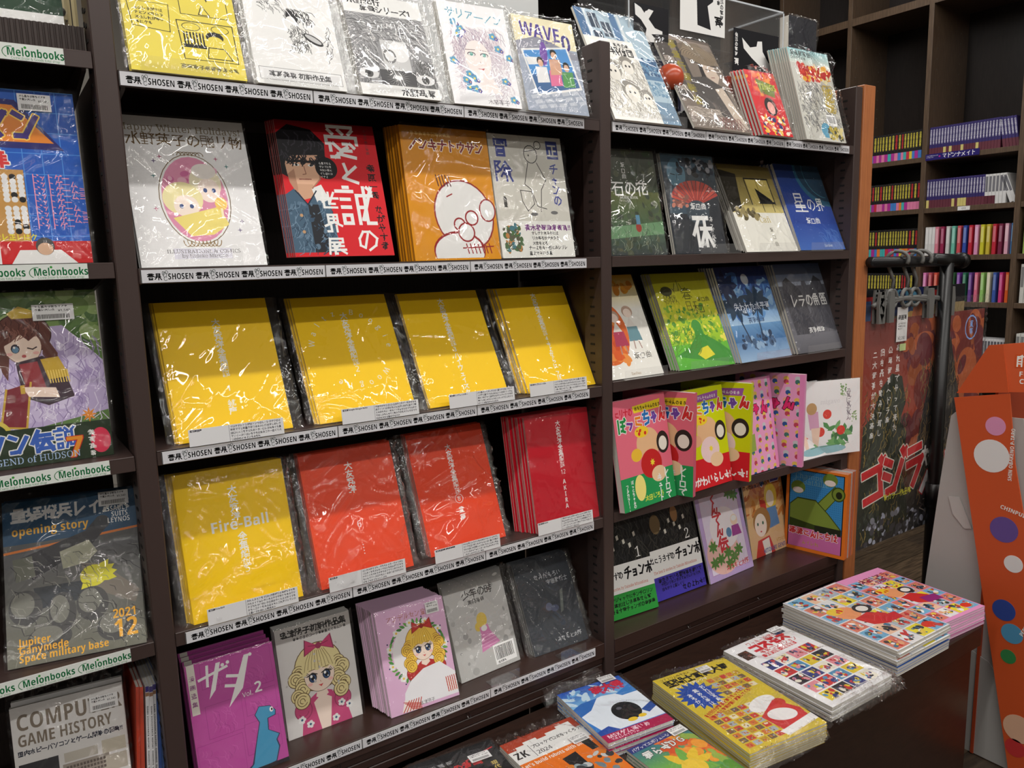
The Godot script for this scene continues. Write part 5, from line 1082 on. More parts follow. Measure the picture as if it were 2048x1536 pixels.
			for i in 6:
				for j in 7: k.photo(0.06 + i * 0.095, 0.56 + j * 0.058, 0.08, 0.046, tones[(i + j * 3) % 6], tones, 4)
			k.burst(0.26, 0.32, 0.26, 18, rgb(36, 76, 170), 0.72); k.tv("おれは駄玩を", 0.38, 0.22, 0.065, W, 0.12, 1.0); k.tv("集めた盾は", 0.27, 0.24, 0.065, W, 0.12, 1.0); k.tv("あるか?", 0.16, 0.27, 0.065, W, 0.12, 1.0)
			k.tx("まだだけが最高と思うなってない!!", 0.04, 0.55, 0.052, rgb(180, 40, 30), 0.16, "bold", 0.95, -0.3); k.tx("君たちに最高が高い注目してくる!!", 0.1, 0.58, 0.05, rgb(180, 40, 30), 0.16, "bold", 0.95, -0.3)
			# no figure here: white and red plain shapes of about its size
			k.e(0.7, 0.62, 0.2, 0.1, rgb(240, 240, 240), -0.3); k.p([0.52, 0.74, 0.84, 0.62, 0.98, 0.78, 0.94, 0.92, 0.56, 0.92], rgb(206, 60, 60)); k.e(0.74, 0.78, 0.16, 0.1, rgb(238, 236, 236), 0.2); k.e(0.88, 0.66, 0.06, 0.06, rgb(200, 60, 50)); k.p([0.5, 0.92, 1, 0.86, 1, 0.93, 0.54, 0.98], rgb(240, 240, 240))
		"table_white":
			k.f(rgb(240, 240, 242)); k.tx("ワッキー貝山の", 0.3, 0.05, 0.07, rgb(190, 90, 90), 0.1); k.tx("コスモス", 0.26, 0.12, 0.15, rgb(206, 40, 50), 0.2, "bold", 1, 0, rgb(206, 40, 50), 0.03); k.tx("台紙コレクション", 0.3, 0.195, 0.075, rgb(200, 80, 80), 0.12); k.r(0.26, 0.225, 0.54, 0.04, rgb(206, 40, 50)); k.tx("自販20円~50円台紙", 0.3, 0.246, 0.055, W, 0.12); k.photo(0.05, 0.1, 0.15, 0.12, rgb(70, 50, 40), [rgb(120, 60, 40), rgb(40, 40, 40)], 6); k.photo(0.76, 0.03, 0.16, 0.05, rgb(60, 70, 90), [rgb(40, 60, 110), rgb(150, 160, 170)], 6)
			var tones2 := [rgb(60, 70, 130), rgb(226, 200, 60), rgb(200, 60, 60), rgb(240, 236, 220), rgb(50, 50, 56), rgb(90, 150, 190), rgb(230, 150, 160)]
			for i in 4:
				for j in 5: k.photo(0.1 + i * 0.205, 0.31 + j * 0.13, 0.19, 0.115, tones2[(i * 3 + j * 2) % 7], tones2, 12)
			k.tx("コスモストア", 0.3, 0.335, 0.03, rgb(240, 220, 60), 0.16)
		"table_comics", "table_pink":
			var pk := key == "table_pink"
			k.f(rgb(226, 150, 196) if pk else rgb(236, 236, 236))
			var tones3 := [rgb(120, 180, 215), rgb(236, 220, 60), rgb(230, 230, 232), rgb(220, 130, 110), rgb(170, 190, 200), rgb(240, 200, 170)]
			var ink := [rgb(40, 50, 70), rgb(200, 60, 60), rgb(240, 240, 240), rgb(70, 120, 150), rgb(230, 170, 130), rgb(60, 60, 60), rgb(230, 200, 80)]
			for i in 4:
				for j in 6: k.photo(0.04 + i * 0.24, (0.1 if pk else 0.02) + j * (0.145 if pk else 0.163), 0.225, 0.135 if pk else 0.152, tones3[(i * 5 + j * 3) % 6], ink, 16)
			for i in 5: k.r(0.02 + i * 0.24, 0.0 if not pk else 0.1, 0.008, 1, rgb(60, 110, 180) if not pk else rgb(226, 150, 196))
			if pk: k.tx("太田じろう", 0.26, 0.13, 0.13, rgb(140, 40, 70), 0.15); k.tx("の世界", 0.46, 0.21, 0.1, rgb(140, 40, 70), 0.15)
			# mascots left out: plain round shapes
			k.e(0.36, 0.42, 0.17, 0.14, rgb(236, 160, 110)); k.e(0.28, 0.35, 0.12, 0.07, rgb(240, 205, 50)); k.speck(0.2, 0.33, 0.16, 0.05, 6, 0.015, 0.03, [rgb(210, 60, 40)]); k.e(0.6, 0.44, 0.12, 0.1, rgb(50, 46, 50)); k.e(0.6, 0.44, 0.08, 0.06, rgb(238, 234, 228)); k.p([0.3, 0.52, 0.56, 0.5, 0.72, 0.6, 0.56, 0.72, 0.36, 0.66], rgb(206, 50, 50)); k.p([0.52, 0.6, 0.82, 0.62, 0.8, 0.72, 0.5, 0.7], rgb(206, 40, 50) if not pk else rgb(150, 40, 120)); k.e(0.82, 0.9, 0.09, 0.06, rgb(220, 60, 40))
		"creature_poster":
			k = Pen.new(wide, high, fonts, 77, 1100.0)
			k.f(rgb(140, 67, 56)); k.gv(0, 0.45, rgb(124, 56, 51), rgb(172, 75, 54)); k.gv(0.45, 0.8, rgb(162, 72, 48), rgb(94, 59, 45)); k.gv(0.8, 1, rgb(81, 75, 67), rgb(54, 54, 56)); k.speck(0.3, 0.05, 0.7, 0.6, 110, 0.03, 0.1, [rgb(162, 89, 54), rgb(124, 56, 51), rgb(189, 102, 64), rgb(113, 54, 59)]); k.speck(0.5, 0.5, 0.5, 0.25, 50, 0.02, 0.06, [rgb(202, 108, 67), rgb(129, 81, 59), rgb(81, 67, 62)])
			# the two creatures are left out: dark jagged crags of their tone stand there
			k.p([0.0, 0.98, 0.02, 0.45, 0.08, 0.42, 0.14, 0.3, 0.22, 0.24, 0.3, 0.26, 0.34, 0.38, 0.3, 0.46, 0.36, 0.52, 0.34, 0.7, 0.42, 0.96], rgb(51, 59, 48)); k.p([0.46, 0.9, 0.44, 0.62, 0.5, 0.4, 0.56, 0.2, 0.63, 0.11, 0.7, 0.12, 0.76, 0.3, 0.84, 0.5, 0.82, 0.66, 0.74, 0.9], rgb(59, 56, 54)); k.p([0.56, 0.3, 0.6, 0.16, 0.66, 0.12, 0.64, 0.22, 0.6, 0.36], rgb(229, 202, 89)); k.hair(0.03, 0.3, 0.34, 0.65, 400, 0.004, [rgb(86, 94, 67), rgb(162, 140, 75), rgb(35, 40, 35)], 1.3, 0.03); k.hair(0.46, 0.2, 0.34, 0.65, 360, 0.004, [rgb(97, 89, 72), rgb(37, 37, 37), rgb(148, 124, 81)], 1.3, 0.04)
			k.speck(0.05, 0.88, 0.9, 0.12, 160, 0.006, 0.02, [rgb(202, 210, 229), rgb(81, 81, 89), rgb(148, 151, 162), rgb(40, 40, 43)]); k.hair(0.5, 0.78, 0.45, 0.14, 120, 0.005, [rgb(202, 189, 175), rgb(108, 99, 94)], 0.0, 0.08)
			k.tv("流れ星でやって来た", 0.26, 0.115, 0.032, W, 0.12, 1.35); k.tv("公害怪獣ヘドラ！", 0.2, 0.12, 0.032, W, 0.12, 1.35); k.tv("街を森をふみつぶし", 0.14, 0.125, 0.032, W, 0.12, 1.35); k.tv("二大怪獣が大決戦！", 0.085, 0.13, 0.032, W, 0.12, 1.35)
			k.arc(0.88, 0.085, 0.055, 0.055, 0, TAU, 0.007, rgb(148, 189, 255)); k.tv("東宝", 0.88, 0.05, 0.035, rgb(148, 189, 255), 0.13, 1.0)
			for i in 3: k.tx("ゴジラ"[i], 0.02 + i * 0.17, 0.725 - i * 0.015, 0.21, rgb(229, 54, 59), 0.17, "bold", 0.85, -0.15, rgb(255, 255, 243), 0.025)
			k.tx("対", 0.5, 0.66, 0.1, rgb(255, 251, 245), 0.14); k.tx("ヘドラ", 0.5, 0.79, 0.2, rgb(255, 255, 255), 0.17, "bold", 0.85, -0.1, rgb(202, 54, 59), 0.03); k.tx("〈カラー作品〉", 0.2, 0.8, 0.032, rgb(255, 255, 81), 0.13)
		"rear_poster":
			k = Pen.new(wide, high, fonts, 78, 700.0)
			k.f(rgb(150, 130, 90)); k.r(0, 0, 1, 0.09, rgb(30, 30, 34)); k.r(0.25, 0.03, 0.35, 0.1, rgb(50, 80, 140)); k.speck(0.25, 0.03, 0.35, 0.08, 20, 0.02, 0.05, [rgb(90, 150, 180), rgb(30, 40, 90)]); k.r(0.65, 0.02, 0.2, 0.05, rgb(190, 50, 50)); k.r(0, 0.03, 0.1, 0.3, rgb(190, 60, 60)); k.r(0.02, 0.05, 0.06, 0.26, rgb(80, 110, 160)); k.speck(0.3, 0.12, 0.6, 0.2, 30, 0.03, 0.08, [rgb(190, 150, 80), rgb(206, 120, 80), rgb(120, 110, 90)])
		"move_white", "move_black_up", "move_black_side":
			k.f(W if key == "move_white" else rgb(30, 30, 34))
			if key == "move_white":
				k.p([0.25, 0.0, 0.55, 0.0, 0.6, 0.2, 0.75, 0.15, 0.72, 0.35, 0.6, 0.45, 0.68, 0.9, 0.38, 0.85, 0.36, 0.3], rgb(34, 34, 38)); k.tv("【伝説の図鑑】", 0.92, 0.04, 0.075, K, 0.14); k.tv("技", 0.84, 0.6, 0.16, K, 0.16); k.tv("改訂版", 0.84, 0.1, 0.07, K, 0.15)
			elif key == "move_black_up":
				k.p([0.02, 0.02, 0.2, 0.1, 0.3, 0.22, 0.42, 0.1, 0.56, 0.12, 0.42, 0.35, 0.6, 0.55, 0.82, 0.6, 0.82, 0.68, 0.5, 0.72, 0.7, 0.9, 0.3, 0.95, 0.36, 0.6, 0.2, 0.4, 0.04, 0.3], W); k.e(0.37, 0.24, 0.07, 0.07, W)
			else:
				k.p([0.18, 0.2, 0.36, 0.4, 0.5, 0.35, 0.52, 0.22, 0.62, 0.2, 0.64, 0.45, 0.78, 0.7, 0.9, 0.68, 0.98, 0.74, 0.8, 0.95, 0.68, 0.9, 0.4, 0.65, 0.22, 0.45], W); k.tv("伝説の図鑑", 0.06, 0.1, 0.06, W, 0.15); k.tv("技", 0.07, 0.7, 0.1, W, 0.16)
		"blue_title":
			k.f(rgb(38, 44, 74)); k.tx("伝説", 0.05, 0.14, 0.26, rgb(190, 194, 200), 0.12); k.r(0.85, 0, 0.1, 1, rgb(200, 202, 206)); k.r(0, 0.3, 0.85, 0.04, rgb(200, 202, 206)); k.tx("至冊", 0.2, 0.5, 0.3, rgb(180, 186, 196), 0.1)
		"hufc":
			k.f(rgb(34, 36, 44)); k.tx("物ゆゆ", 0.18, 0.3, 0.2, rgb(206, 60, 66), 0.16, "bold", 0.95); k.tx("HUFC", 0.17, 0.52, 0.22, rgb(206, 60, 66)); k.small(0.32, 0.66, 0.3, 1, 0.045, W)
	return k.tex()

func shelf_strip_print() -> ImageTexture:
	var k := Pen.new(0.297, 0.020, fonts, 3, 4200.0)
	k.f(Color(0.84, 0.84, 0.86))
	k.r(0.0, 0.0, 0.004, 1, rgb(60, 60, 60))
	for i in 4:
		var x := 0.03 + i * 0.242
		k.tx("書泉", x, 0.55, 0.036, Color(0.08, 0.08, 0.09), 0.14)
		var tone := rgb(90, 96, 96)
		k.arc(x + 0.088, 0.42, 0.008, 0.014, 2.0, 7.0, 0.0028, tone); k.arc(x + 0.096, 0.22, 0.007, 0.008, 0, TAU, 0.0025, tone); k.arc(x + 0.08, 0.3, 0.005, 0.01, 0, TAU, 0.0025, tone); k.arc(x + 0.09, 0.72, 0.008, 0.01, 0.5, 5.5, 0.0025, tone)
		k.tx("SHOSEN", x + 0.102, 0.55, 0.043, Color(0.08, 0.08, 0.09), 0.1, "bold", 0.78)
	return k.tex()

func rail_strip_print() -> ImageTexture:
	var k := Pen.new(0.24, 0.022, fonts, 4, 4200.0)
	k.f(Color(0.86, 0.88, 0.86))
	for i in 3:
		var x := 0.02 + i * 0.33
		k.arc(x + 0.05, 0.55, 0.04, 0.032, 2.2, 4.9, 0.004, rgb(60, 120, 76))
		k.tx("Melonbooks", x + 0.03, 0.5, 0.062, rgb(24, 104, 58), 0.1, "bold", 0.8)
		k.e(x + 0.125, 0.2, 0.007, 0.007, rgb(60, 150, 60))
		k.tx("Comic,Dojin & Goods total shop", x + 0.05, 0.87, 0.019, rgb(90, 140, 100), 0.1, "regular", 0.9)
	return k.tex()

func card_print(n: int) -> ImageTexture:
	var k := Pen.new(0.156, 0.028, fonts, 40 + n, 3200.0)
	k.f(Color(0.86, 0.86, 0.87))
	k.r(0.41, 0, 0.004, 1, rgb(120, 120, 124))
	k.tx(["解説１銃声", "解説２Boogie Woogie Waltz", "解説３ハイウェイスター", "解説４さよならにっぽん", "解説５Fire-Ball", "解説６…", "解説８童夢【増補改訂版】", "解説１２AKIRA"][n], 0.015, 0.1, 0.024, Color(0.1, 0.1, 0.12), 0.16)
	k.small(0.425, 0.12, 0.55, 5, 0.026, Color(0.2, 0.2, 0.22))
	return k.tex()

const ORDER := ["first", "second", "third", "fourth", "fifth", "sixth", "seventh", "eighth", "ninth", "tenth", "eleventh", "twelfth", "thirteenth", "fourteenth", "fifteenth", "sixteenth", "seventeenth", "eighteenth", "nineteenth", "twentieth", "twenty-first", "twenty-second", "twenty-third", "twenty-fourth", "twenty-fifth", "twenty-sixth", "twenty-seventh", "twenty-eighth", "twenty-ninth", "thirtieth", "thirty-first", "thirty-second"]

# ------------------------------------------------------------------ the room
func structure(called: String, a: Vector3, b: Vector3, m: Material, label: String) -> Node3D:
	var o := solo(called, box(a, b), m, label, called.get_slice("_", 0), Vector3.ZERO, "", "structure")
	return o

func room() -> void:
	var plaster := paint(Color(0.62, 0.60, 0.57), 0.9)
	structure("ceiling", Vector3(-3.7, 3.6, -3.7), Vector3(4.6, 3.72, 6.1), paint(Color(0.85, 0.85, 0.84), 0.9), "plain off-white shop ceiling above the aisles")
	structure("wall_back", Vector3(-3.7, FLOOR - 0.1, -3.7), Vector3(4.6, 3.6, -3.6), plaster, "plain wall behind the bookcases")
	structure("wall_front", Vector3(-3.7, FLOOR - 0.1, 6.0), Vector3(4.6, 3.6, 6.1), plaster, "plain wall behind the viewer")
	structure("wall_left", Vector3(-3.7, FLOOR - 0.1, -3.6), Vector3(-3.6, 3.6, 6.0), plaster, "plain side wall of the shop")
	structure("wall_right", Vector3(4.42, FLOOR - 0.1, -3.6), Vector3(4.6, 3.6, 6.0), plaster, "plain wall behind the paperback bookcase")
	var fl := structure("floor", Vector3(-3.6, FLOOR - 0.1, -3.6), Vector3(4.42, FLOOR - 0.004, 6.0), wood(Color(0.30, 0.25, 0.20), Color(0.19, 0.155, 0.125), Vector3(0.5, 3, 5), 0.5), "dark wood-look plank floor of the shop")
	var tones := []
	for k in 4:
		var m := wood(Color(0.36 + 0.03 * k, 0.30 + 0.024 * k, 0.235 + 0.018 * k), Color(0.22, 0.18, 0.14), Vector3(0.6, 3, 6 + k), 0.45)
		tones.append(m)
	var plank := box(Vector3(-0.448, -0.004, -0.073), Vector3(0.448, 0.0, 0.073), 0.002)
	var n := 0
	for j in 22:
		for i in 3:
			var x := 2.25 + i * 0.9 + 0.3 * (j % 3)
			if x > 3.95: continue
			var o := put("plank" if n == 0 else "plank_%03d" % n, plank, tones[(i * 5 + j * 3) % 4], fl, Vector3(x, FLOOR, -2.0 + j * 0.15))
			n += 1

# ------------------------------------------------------------------ the steel bookcase
func bookcase() -> void:
	var steel := paint(Color(0.245, 0.19, 0.178), 0.42)
	var dark := wood(Color(0.20, 0.15, 0.135), Color(0.13, 0.095, 0.085), Vector3(30, 1.2, 30), 0.6)
	var inner := paint(Color(0.20, 0.135, 0.115), 0.4)
	var orange := wood(Color(0.74, 0.46, 0.27), Color(0.63, 0.37, 0.21), Vector3(14, 0.8, 14), 0.45)
	var t := thing("steel_bookcase", "dark brown steel bookcase of three bays with slotted posts and an orange wooden end panel", "bookcase")
	var holes := paint(Color(0.03, 0.025, 0.022), 0.8)
	for x in [-0.966, -0.032, 0.936, 1.878]:
		var p := put("post", box(Vector3(x, FLOOR, -0.062), Vector3(x + 0.031, 2.015, 0.0), 0.002), steel, t)
		# rows of slots for the shelf hooks, punched into both sides of a post
		var st := tool()
		for side in [x - 0.0004, x + 0.0314]:
			for k in 66:
				var y := 0.60 + k * 0.0212
				add_box(st, Vector3(side - 0.0006, y, -0.040), Vector3(side + 0.0006, y + 0.0045, -0.026))
			for k in 3: add_box(st, Vector3(side - 0.0006, 1.96 - k * 0.02, -0.056), Vector3(side + 0.0006, 1.967 - k * 0.02, -0.049))
		var s := put("slots", st.commit(), holes, p)
		s.set_meta("kind", "stuff")
		put("side_panel", box(Vector3(x + 0.006, FLOOR, -0.33), Vector3(x + 0.025, 1.86 if x < 1.8 else 1.98, -0.062)), inner, t)
	put("end_panel", box(Vector3(1.911, FLOOR, -0.34), Vector3(1.966, 2.022, 0.004), 0.002), orange, t)
	for q in [[-0.935, -0.033, SHELVES_NEAR], [-0.0005, 0.935, SHELVES_MAIN], [0.968, 1.877, SHELVES_SIDE]]:
		var wide: float = q[1] - q[0]
		put("back_panel", box(Vector3(q[0], FLOOR, -0.335), Vector3(q[1], q[2][0], -0.325)), dark, t)
		for k in 5:
			var y: float = q[2][k]
			# a folded steel shelf: top plate with a lip turned down in front and behind
			var st := tool()
			var bend: float = 0.024 if k < 4 else 0.036
			add_box(st, Vector3(q[0], y - 0.003, -0.324), Vector3(q[1], y, -0.001), 0.0008)
			add_box(st, Vector3(q[0], y - bend, -0.004), Vector3(q[1], y - 0.0005, -0.001), 0.0008)
			add_box(st, Vector3(q[0], y - bend, -0.324), Vector3(q[1], y - 0.001, -0.321))
			var sh := put("shelf", st.commit(), steel if k < 4 else paint(Color(0.235, 0.165, 0.145), 0.28), t)
			if k < 4:
				for side in [q[0] + 0.006, q[1] - 0.012]:
					put("bracket", prism([[-0.30, -0.003], [-0.012, -0.003], [-0.03, -0.022], [-0.30, -0.055]], 0.006), holes if false else steel, sh, Vector3(side, y, 0)).rotation.y = -PI / 2
		# the base under the lowest shelf: three recessed boards, one above the other
		for k in 3:
			put("base_board", box(Vector3(q[0], 0.556 + k * 0.0185, -0.02 + 0.002 * k), Vector3(q[1], 0.556 + k * 0.0185 + 0.0172, -0.008), 0.0015), paint(Color(0.2, 0.13, 0.11), 0.35), t)
		for k in 2:
			put("shelf_clip", tube([Vector3(q[0] + wide * (0.28 + 0.31 * k), 0.606, -0.006), Vector3(q[0] + wide * (0.28 + 0.31 * k), 0.6, 0.002), Vector3(q[0] + wide * (0.28 + 0.31 * k) + 0.006, 0.6, 0.002), Vector3(q[0] + wide * (0.28 + 0.31 * k) + 0.006, 0.606, -0.006)], 0.0007, 6), paint(Color(0.6, 0.6, 0.6), 0.3, 1.0), t)

func counter() -> void:
	var t := thing("display_counter", "low dark brown counter with a thick top standing along the front of the bookcase", "counter")
	var m := wood(Color(0.21, 0.135, 0.105), Color(0.155, 0.10, 0.08), Vector3(1.2, 8, 8), 0.32)
	put("counter_top", box(Vector3(-0.97, 0.494, 0.001), Vector3(1.925, 0.553, 0.402), 0.003), m, t)
	for k in 3:
		var x0 := -0.95 + k * 0.955
		put("front_board", box(Vector3(x0, FLOOR + 0.05, 0.370), Vector3(x0 + 0.945, 0.488, 0.388), 0.002), m, t)
	put("end_board", box(Vector3(1.89, FLOOR, -0.0), Vector3(1.912, 0.494, 0.370), 0.002), m, t)
	put("plinth", box(Vector3(-0.95, FLOOR, 0.02), Vector3(1.89, FLOOR + 0.05, 0.355)), paint(Color(0.06, 0.05, 0.045), 0.6), t)

func shelf_strips() -> void:
	var shop := printed(shelf_strip_print(), 0.22)
	var rail := printed(rail_strip_print(), 0.25)
	var white := paint(Color(0.9, 0.9, 0.9), 0.5)
	var order := ["first", "second", "third", "fourth", "lowest"]
	var offs := [0.0, 0.002, 0.006, 0.0145, 0.0147]
	var rows := [1.8407, 1.5486, 1.2596, 0.9484, 0.6359]
	for k in 5:
		for i in 3:
			var s := sheet(numbered("shelf_strip"), self, Vector3(offs[k] + i * 0.297, rows[k] - 0.010, 0.0008), 0.2962, 0.020, 0.001, shop, white)
			tag(s, "white strip with black lettering, %s piece on the %s shelf of the wide bay" % [["post-side", "middle", "far"][i], order[k]], "shelf strip", "shelf strips of the wide bay")
	for i in 3:
		var s := sheet(numbered("shelf_strip"), self, Vector3(0.969 + i * 0.297, 1.8405 - 0.010, 0.0008), 0.2962 if i < 2 else 0.29, 0.020, 0.001, shop, white)
		tag(s, "white strip with black lettering, %s piece on the far bay's top shelf" % ["first", "second", "last"][i], "shelf strip", "shelf strips of the far bay")
	var near := [1.862, 1.5595, 1.258, 0.9465]
	for k in 4:
		var s := sheet(numbered("rail_strip"), self, Vector3(-0.309, near[k] - 0.011, 0.0008), 0.24, 0.022, 0.001, rail, white)
		tag(s, "white shelf strip with green lettering on the %s shelf of the near bay" % order[k], "shelf strip", "green-lettered shelf strips")

# ------------------------------------------------------------------ books
func cover_mat(key: String, w: float, h: float, rough := 0.38) -> StandardMaterial3D:
	if not cover_mats.has(key):
		cover_mats[key] = printed(cover(key, w, h), rough)
	return cover_mats[key]

# d: key, x, y, z (lower corner of the cover's left edge), w, h, tilt, yaw, t, edge, film [l, r, t, b, amount], copies, sticker [x, y]
func magazine(d: Dictionary) -> void:
	var w: float = d.w
	var h: float = d.h
	var t: float = d.get("t", 0.004)
	var tilt := deg_to_rad(d.get("tilt", 20.0))
	var yaw := deg_to_rad(d.get("yaw", 0.0))
	var flat: bool = d.get("flat", false)
	var face := cover_mat(d.key, w, h)
	var edge := paint(d.get("edge", Color(0.75, 0.75, 0.73)), 0.5)
	var pages := paint(d.get("pages", Color(0.84, 0.82, 0.78)), 0.8)
	var n: int = d.get("copies", 0)
	var g: String = d.get("group", "")
	if n > 0 and g == "": g = "copies of the " + d.label.substr(0, 44).rstrip(" ,")
	var r := RandomNumberGenerator.new()
	r.seed = d.key.hash() % 9973
	var gap: float = d.get("gap", 0.0006)
	for i in n + 1:
		var o: Node3D
		if i == 0:
			o = thing(d.get("name", "magazine"), d.label, d.get("category", "magazine"), Vector3.ZERO, g)
		else:
			o = thing(d.get("name", "magazine"), "%s copy %s the %s" % [ORDER[i - 1], "under" if flat else "behind", brief(d.label.get_slice(" lying", 0).get_slice(" on the", 0), 10)], d.get("category", "magazine"), Vector3.ZERO, g)
		var jit: Vector2 = Vector2(r.randf_range(-1, 1), r.randf_range(-1, 1)) * (0.0 if i == 0 else d.get("jitter", 0.0015))
		var basis := Basis(Vector3.UP, yaw)
		if flat:
			o.transform = Transform3D(basis * Basis(Vector3.UP, jit.x * 3) * Basis(Vector3.RIGHT, -PI / 2), Vector3(d.x, d.y - i * (t + gap), d.z) + basis * Vector3(jit.x, 0, jit.y))
		else:
			var back := (t + gap) / cos(tilt) * i
			o.transform = Transform3D(basis * Basis(Vector3.RIGHT, -tilt), Vector3(d.x, d.y + t * sin(tilt), d.z) + basis * Vector3(jit.x + d.get("fan", 0.0) * i, 0, -back))
			if i > 0 and d.has("rise"): o.position.y += d.rise * i
		var skin := 0.0005
		var this_edge: Material = edge
		var this_face: Material = face
		if d.has("odd") and d.odd.has(i):
			this_edge = paint(d.odd[i], 0.4)
			this_face = this_edge
		sheet("front_cover", o, Vector3.ZERO, w, h, skin, this_face, this_edge)
		block("page_block", o, Vector3(0.0006, 0.0006, -skin), Vector3(w - 0.0018 if d.get("spine_right", true) else w - 0.0012, h - 0.0012, t - 2 * skin), pages)
		block("back_cover", o, Vector3(0, 0, -t + skin), Vector3(w, h, skin), this_edge)
		if t > 0.0055 or d.has("spine"):
			var sx: float = w - 0.0008 if d.get("spine_right", true) else 0.0
			block("spine", o, Vector3(sx, 0, -skin), Vector3(0.0008, h, t - 2 * skin), paint(d.get("spine", d.get("edge", Color(0.75, 0.75, 0.73))), 0.45))
		if i == 0 and d.has("film"):
			var q: Array = d.film
			var f := put("plastic_sleeve", film(w, h, t, q, q[4], d.key.hash() % 7919), film_mat, o)
			if d.has("sticker"):
				sheet("price_sticker", f, Vector3(d.sticker[0], d.sticker[1], 0.0032), d.sticker[2] if d.sticker.size() > 2 else 0.042, 0.024, 0.0003, sticker_face(), paint(Color(0.92, 0.92, 0.92), 0.5))
		elif i > 0 and i < 5 and d.has("film") and not flat and d.film[0] + d.film[1] > 0.015:
			# the edges of this copy's bag, sticking out past the ones in front
			for side in [[-d.film[0] - 0.002, d.film[0] + 0.002], [w, d.film[1]]]:
				if side[1] < 0.005: continue
				var fe := put("plastic_sleeve", film(side[1], h, 0.0, [0.0, 0.0, 0.0, 0.0], 0.8, i * 31 + int(w * 1000)), film_mat, o)
				fe.position = Vector3(side[0], 0, -t)
		if i == 0 and d.has("band"):
			sheet("paper_band", o, Vector3(-0.0002, d.band[0], 0.0004), w + 0.0004, d.band[1], 0.0004, d.band[2], paint(Color(0.8, 0.8, 0.8), 0.5))

func brief(label: String, most: int) -> String:
	var words := Array(label.get_slice(",", 0).split(" "))
	words = words.slice(0, most)
	while words[-1] in ["a", "of", "with", "the", "in", "and", "by", "an", "two", "to"]: words.pop_back()
	return " ".join(words)

func sticker_face() -> StandardMaterial3D:
	if sticker_mat == null:
		var k := Pen.new(0.042, 0.024, fonts, 9, 4200.0)
		k.f(Color(0.93, 0.93, 0.93))
		k.small(0.06, 0.14, 0.85, 2, 0.08, Color(0.15, 0.15, 0.15))
		k.tx("¥1,540", 0.62, 0.4, 0.1, Color(0.1, 0.1, 0.1), 0.1, "regular")
		var u := 0.1
		while u < 0.88:
			k.r(u, 0.62, 0.018, 0.28, Color(0.08, 0.08, 0.08))
			u += 0.03 + 0.025 * absf(sin(u * 91.0))
		sticker_mat = printed(k.tex(), 0.45)
	return sticker_mat

func clear_stop(x: float, y: float, w: float, label: String, z := 0.004, h := 0.024) -> void:
	var t := thing("clear_stop", label, "book stop", Vector3(x, y, z), "clear book stops on the shelf edges")
	put("lip", box(Vector3(0, 0, -0.0012), Vector3(w, h, 0), 0.0005), clear(0.02, 0.04), t)
	put("foot", box(Vector3(0.004, 0.0, -0.03), Vector3(w - 0.004, 0.0012, -0.0013)), clear(0.02, 0.04), t)

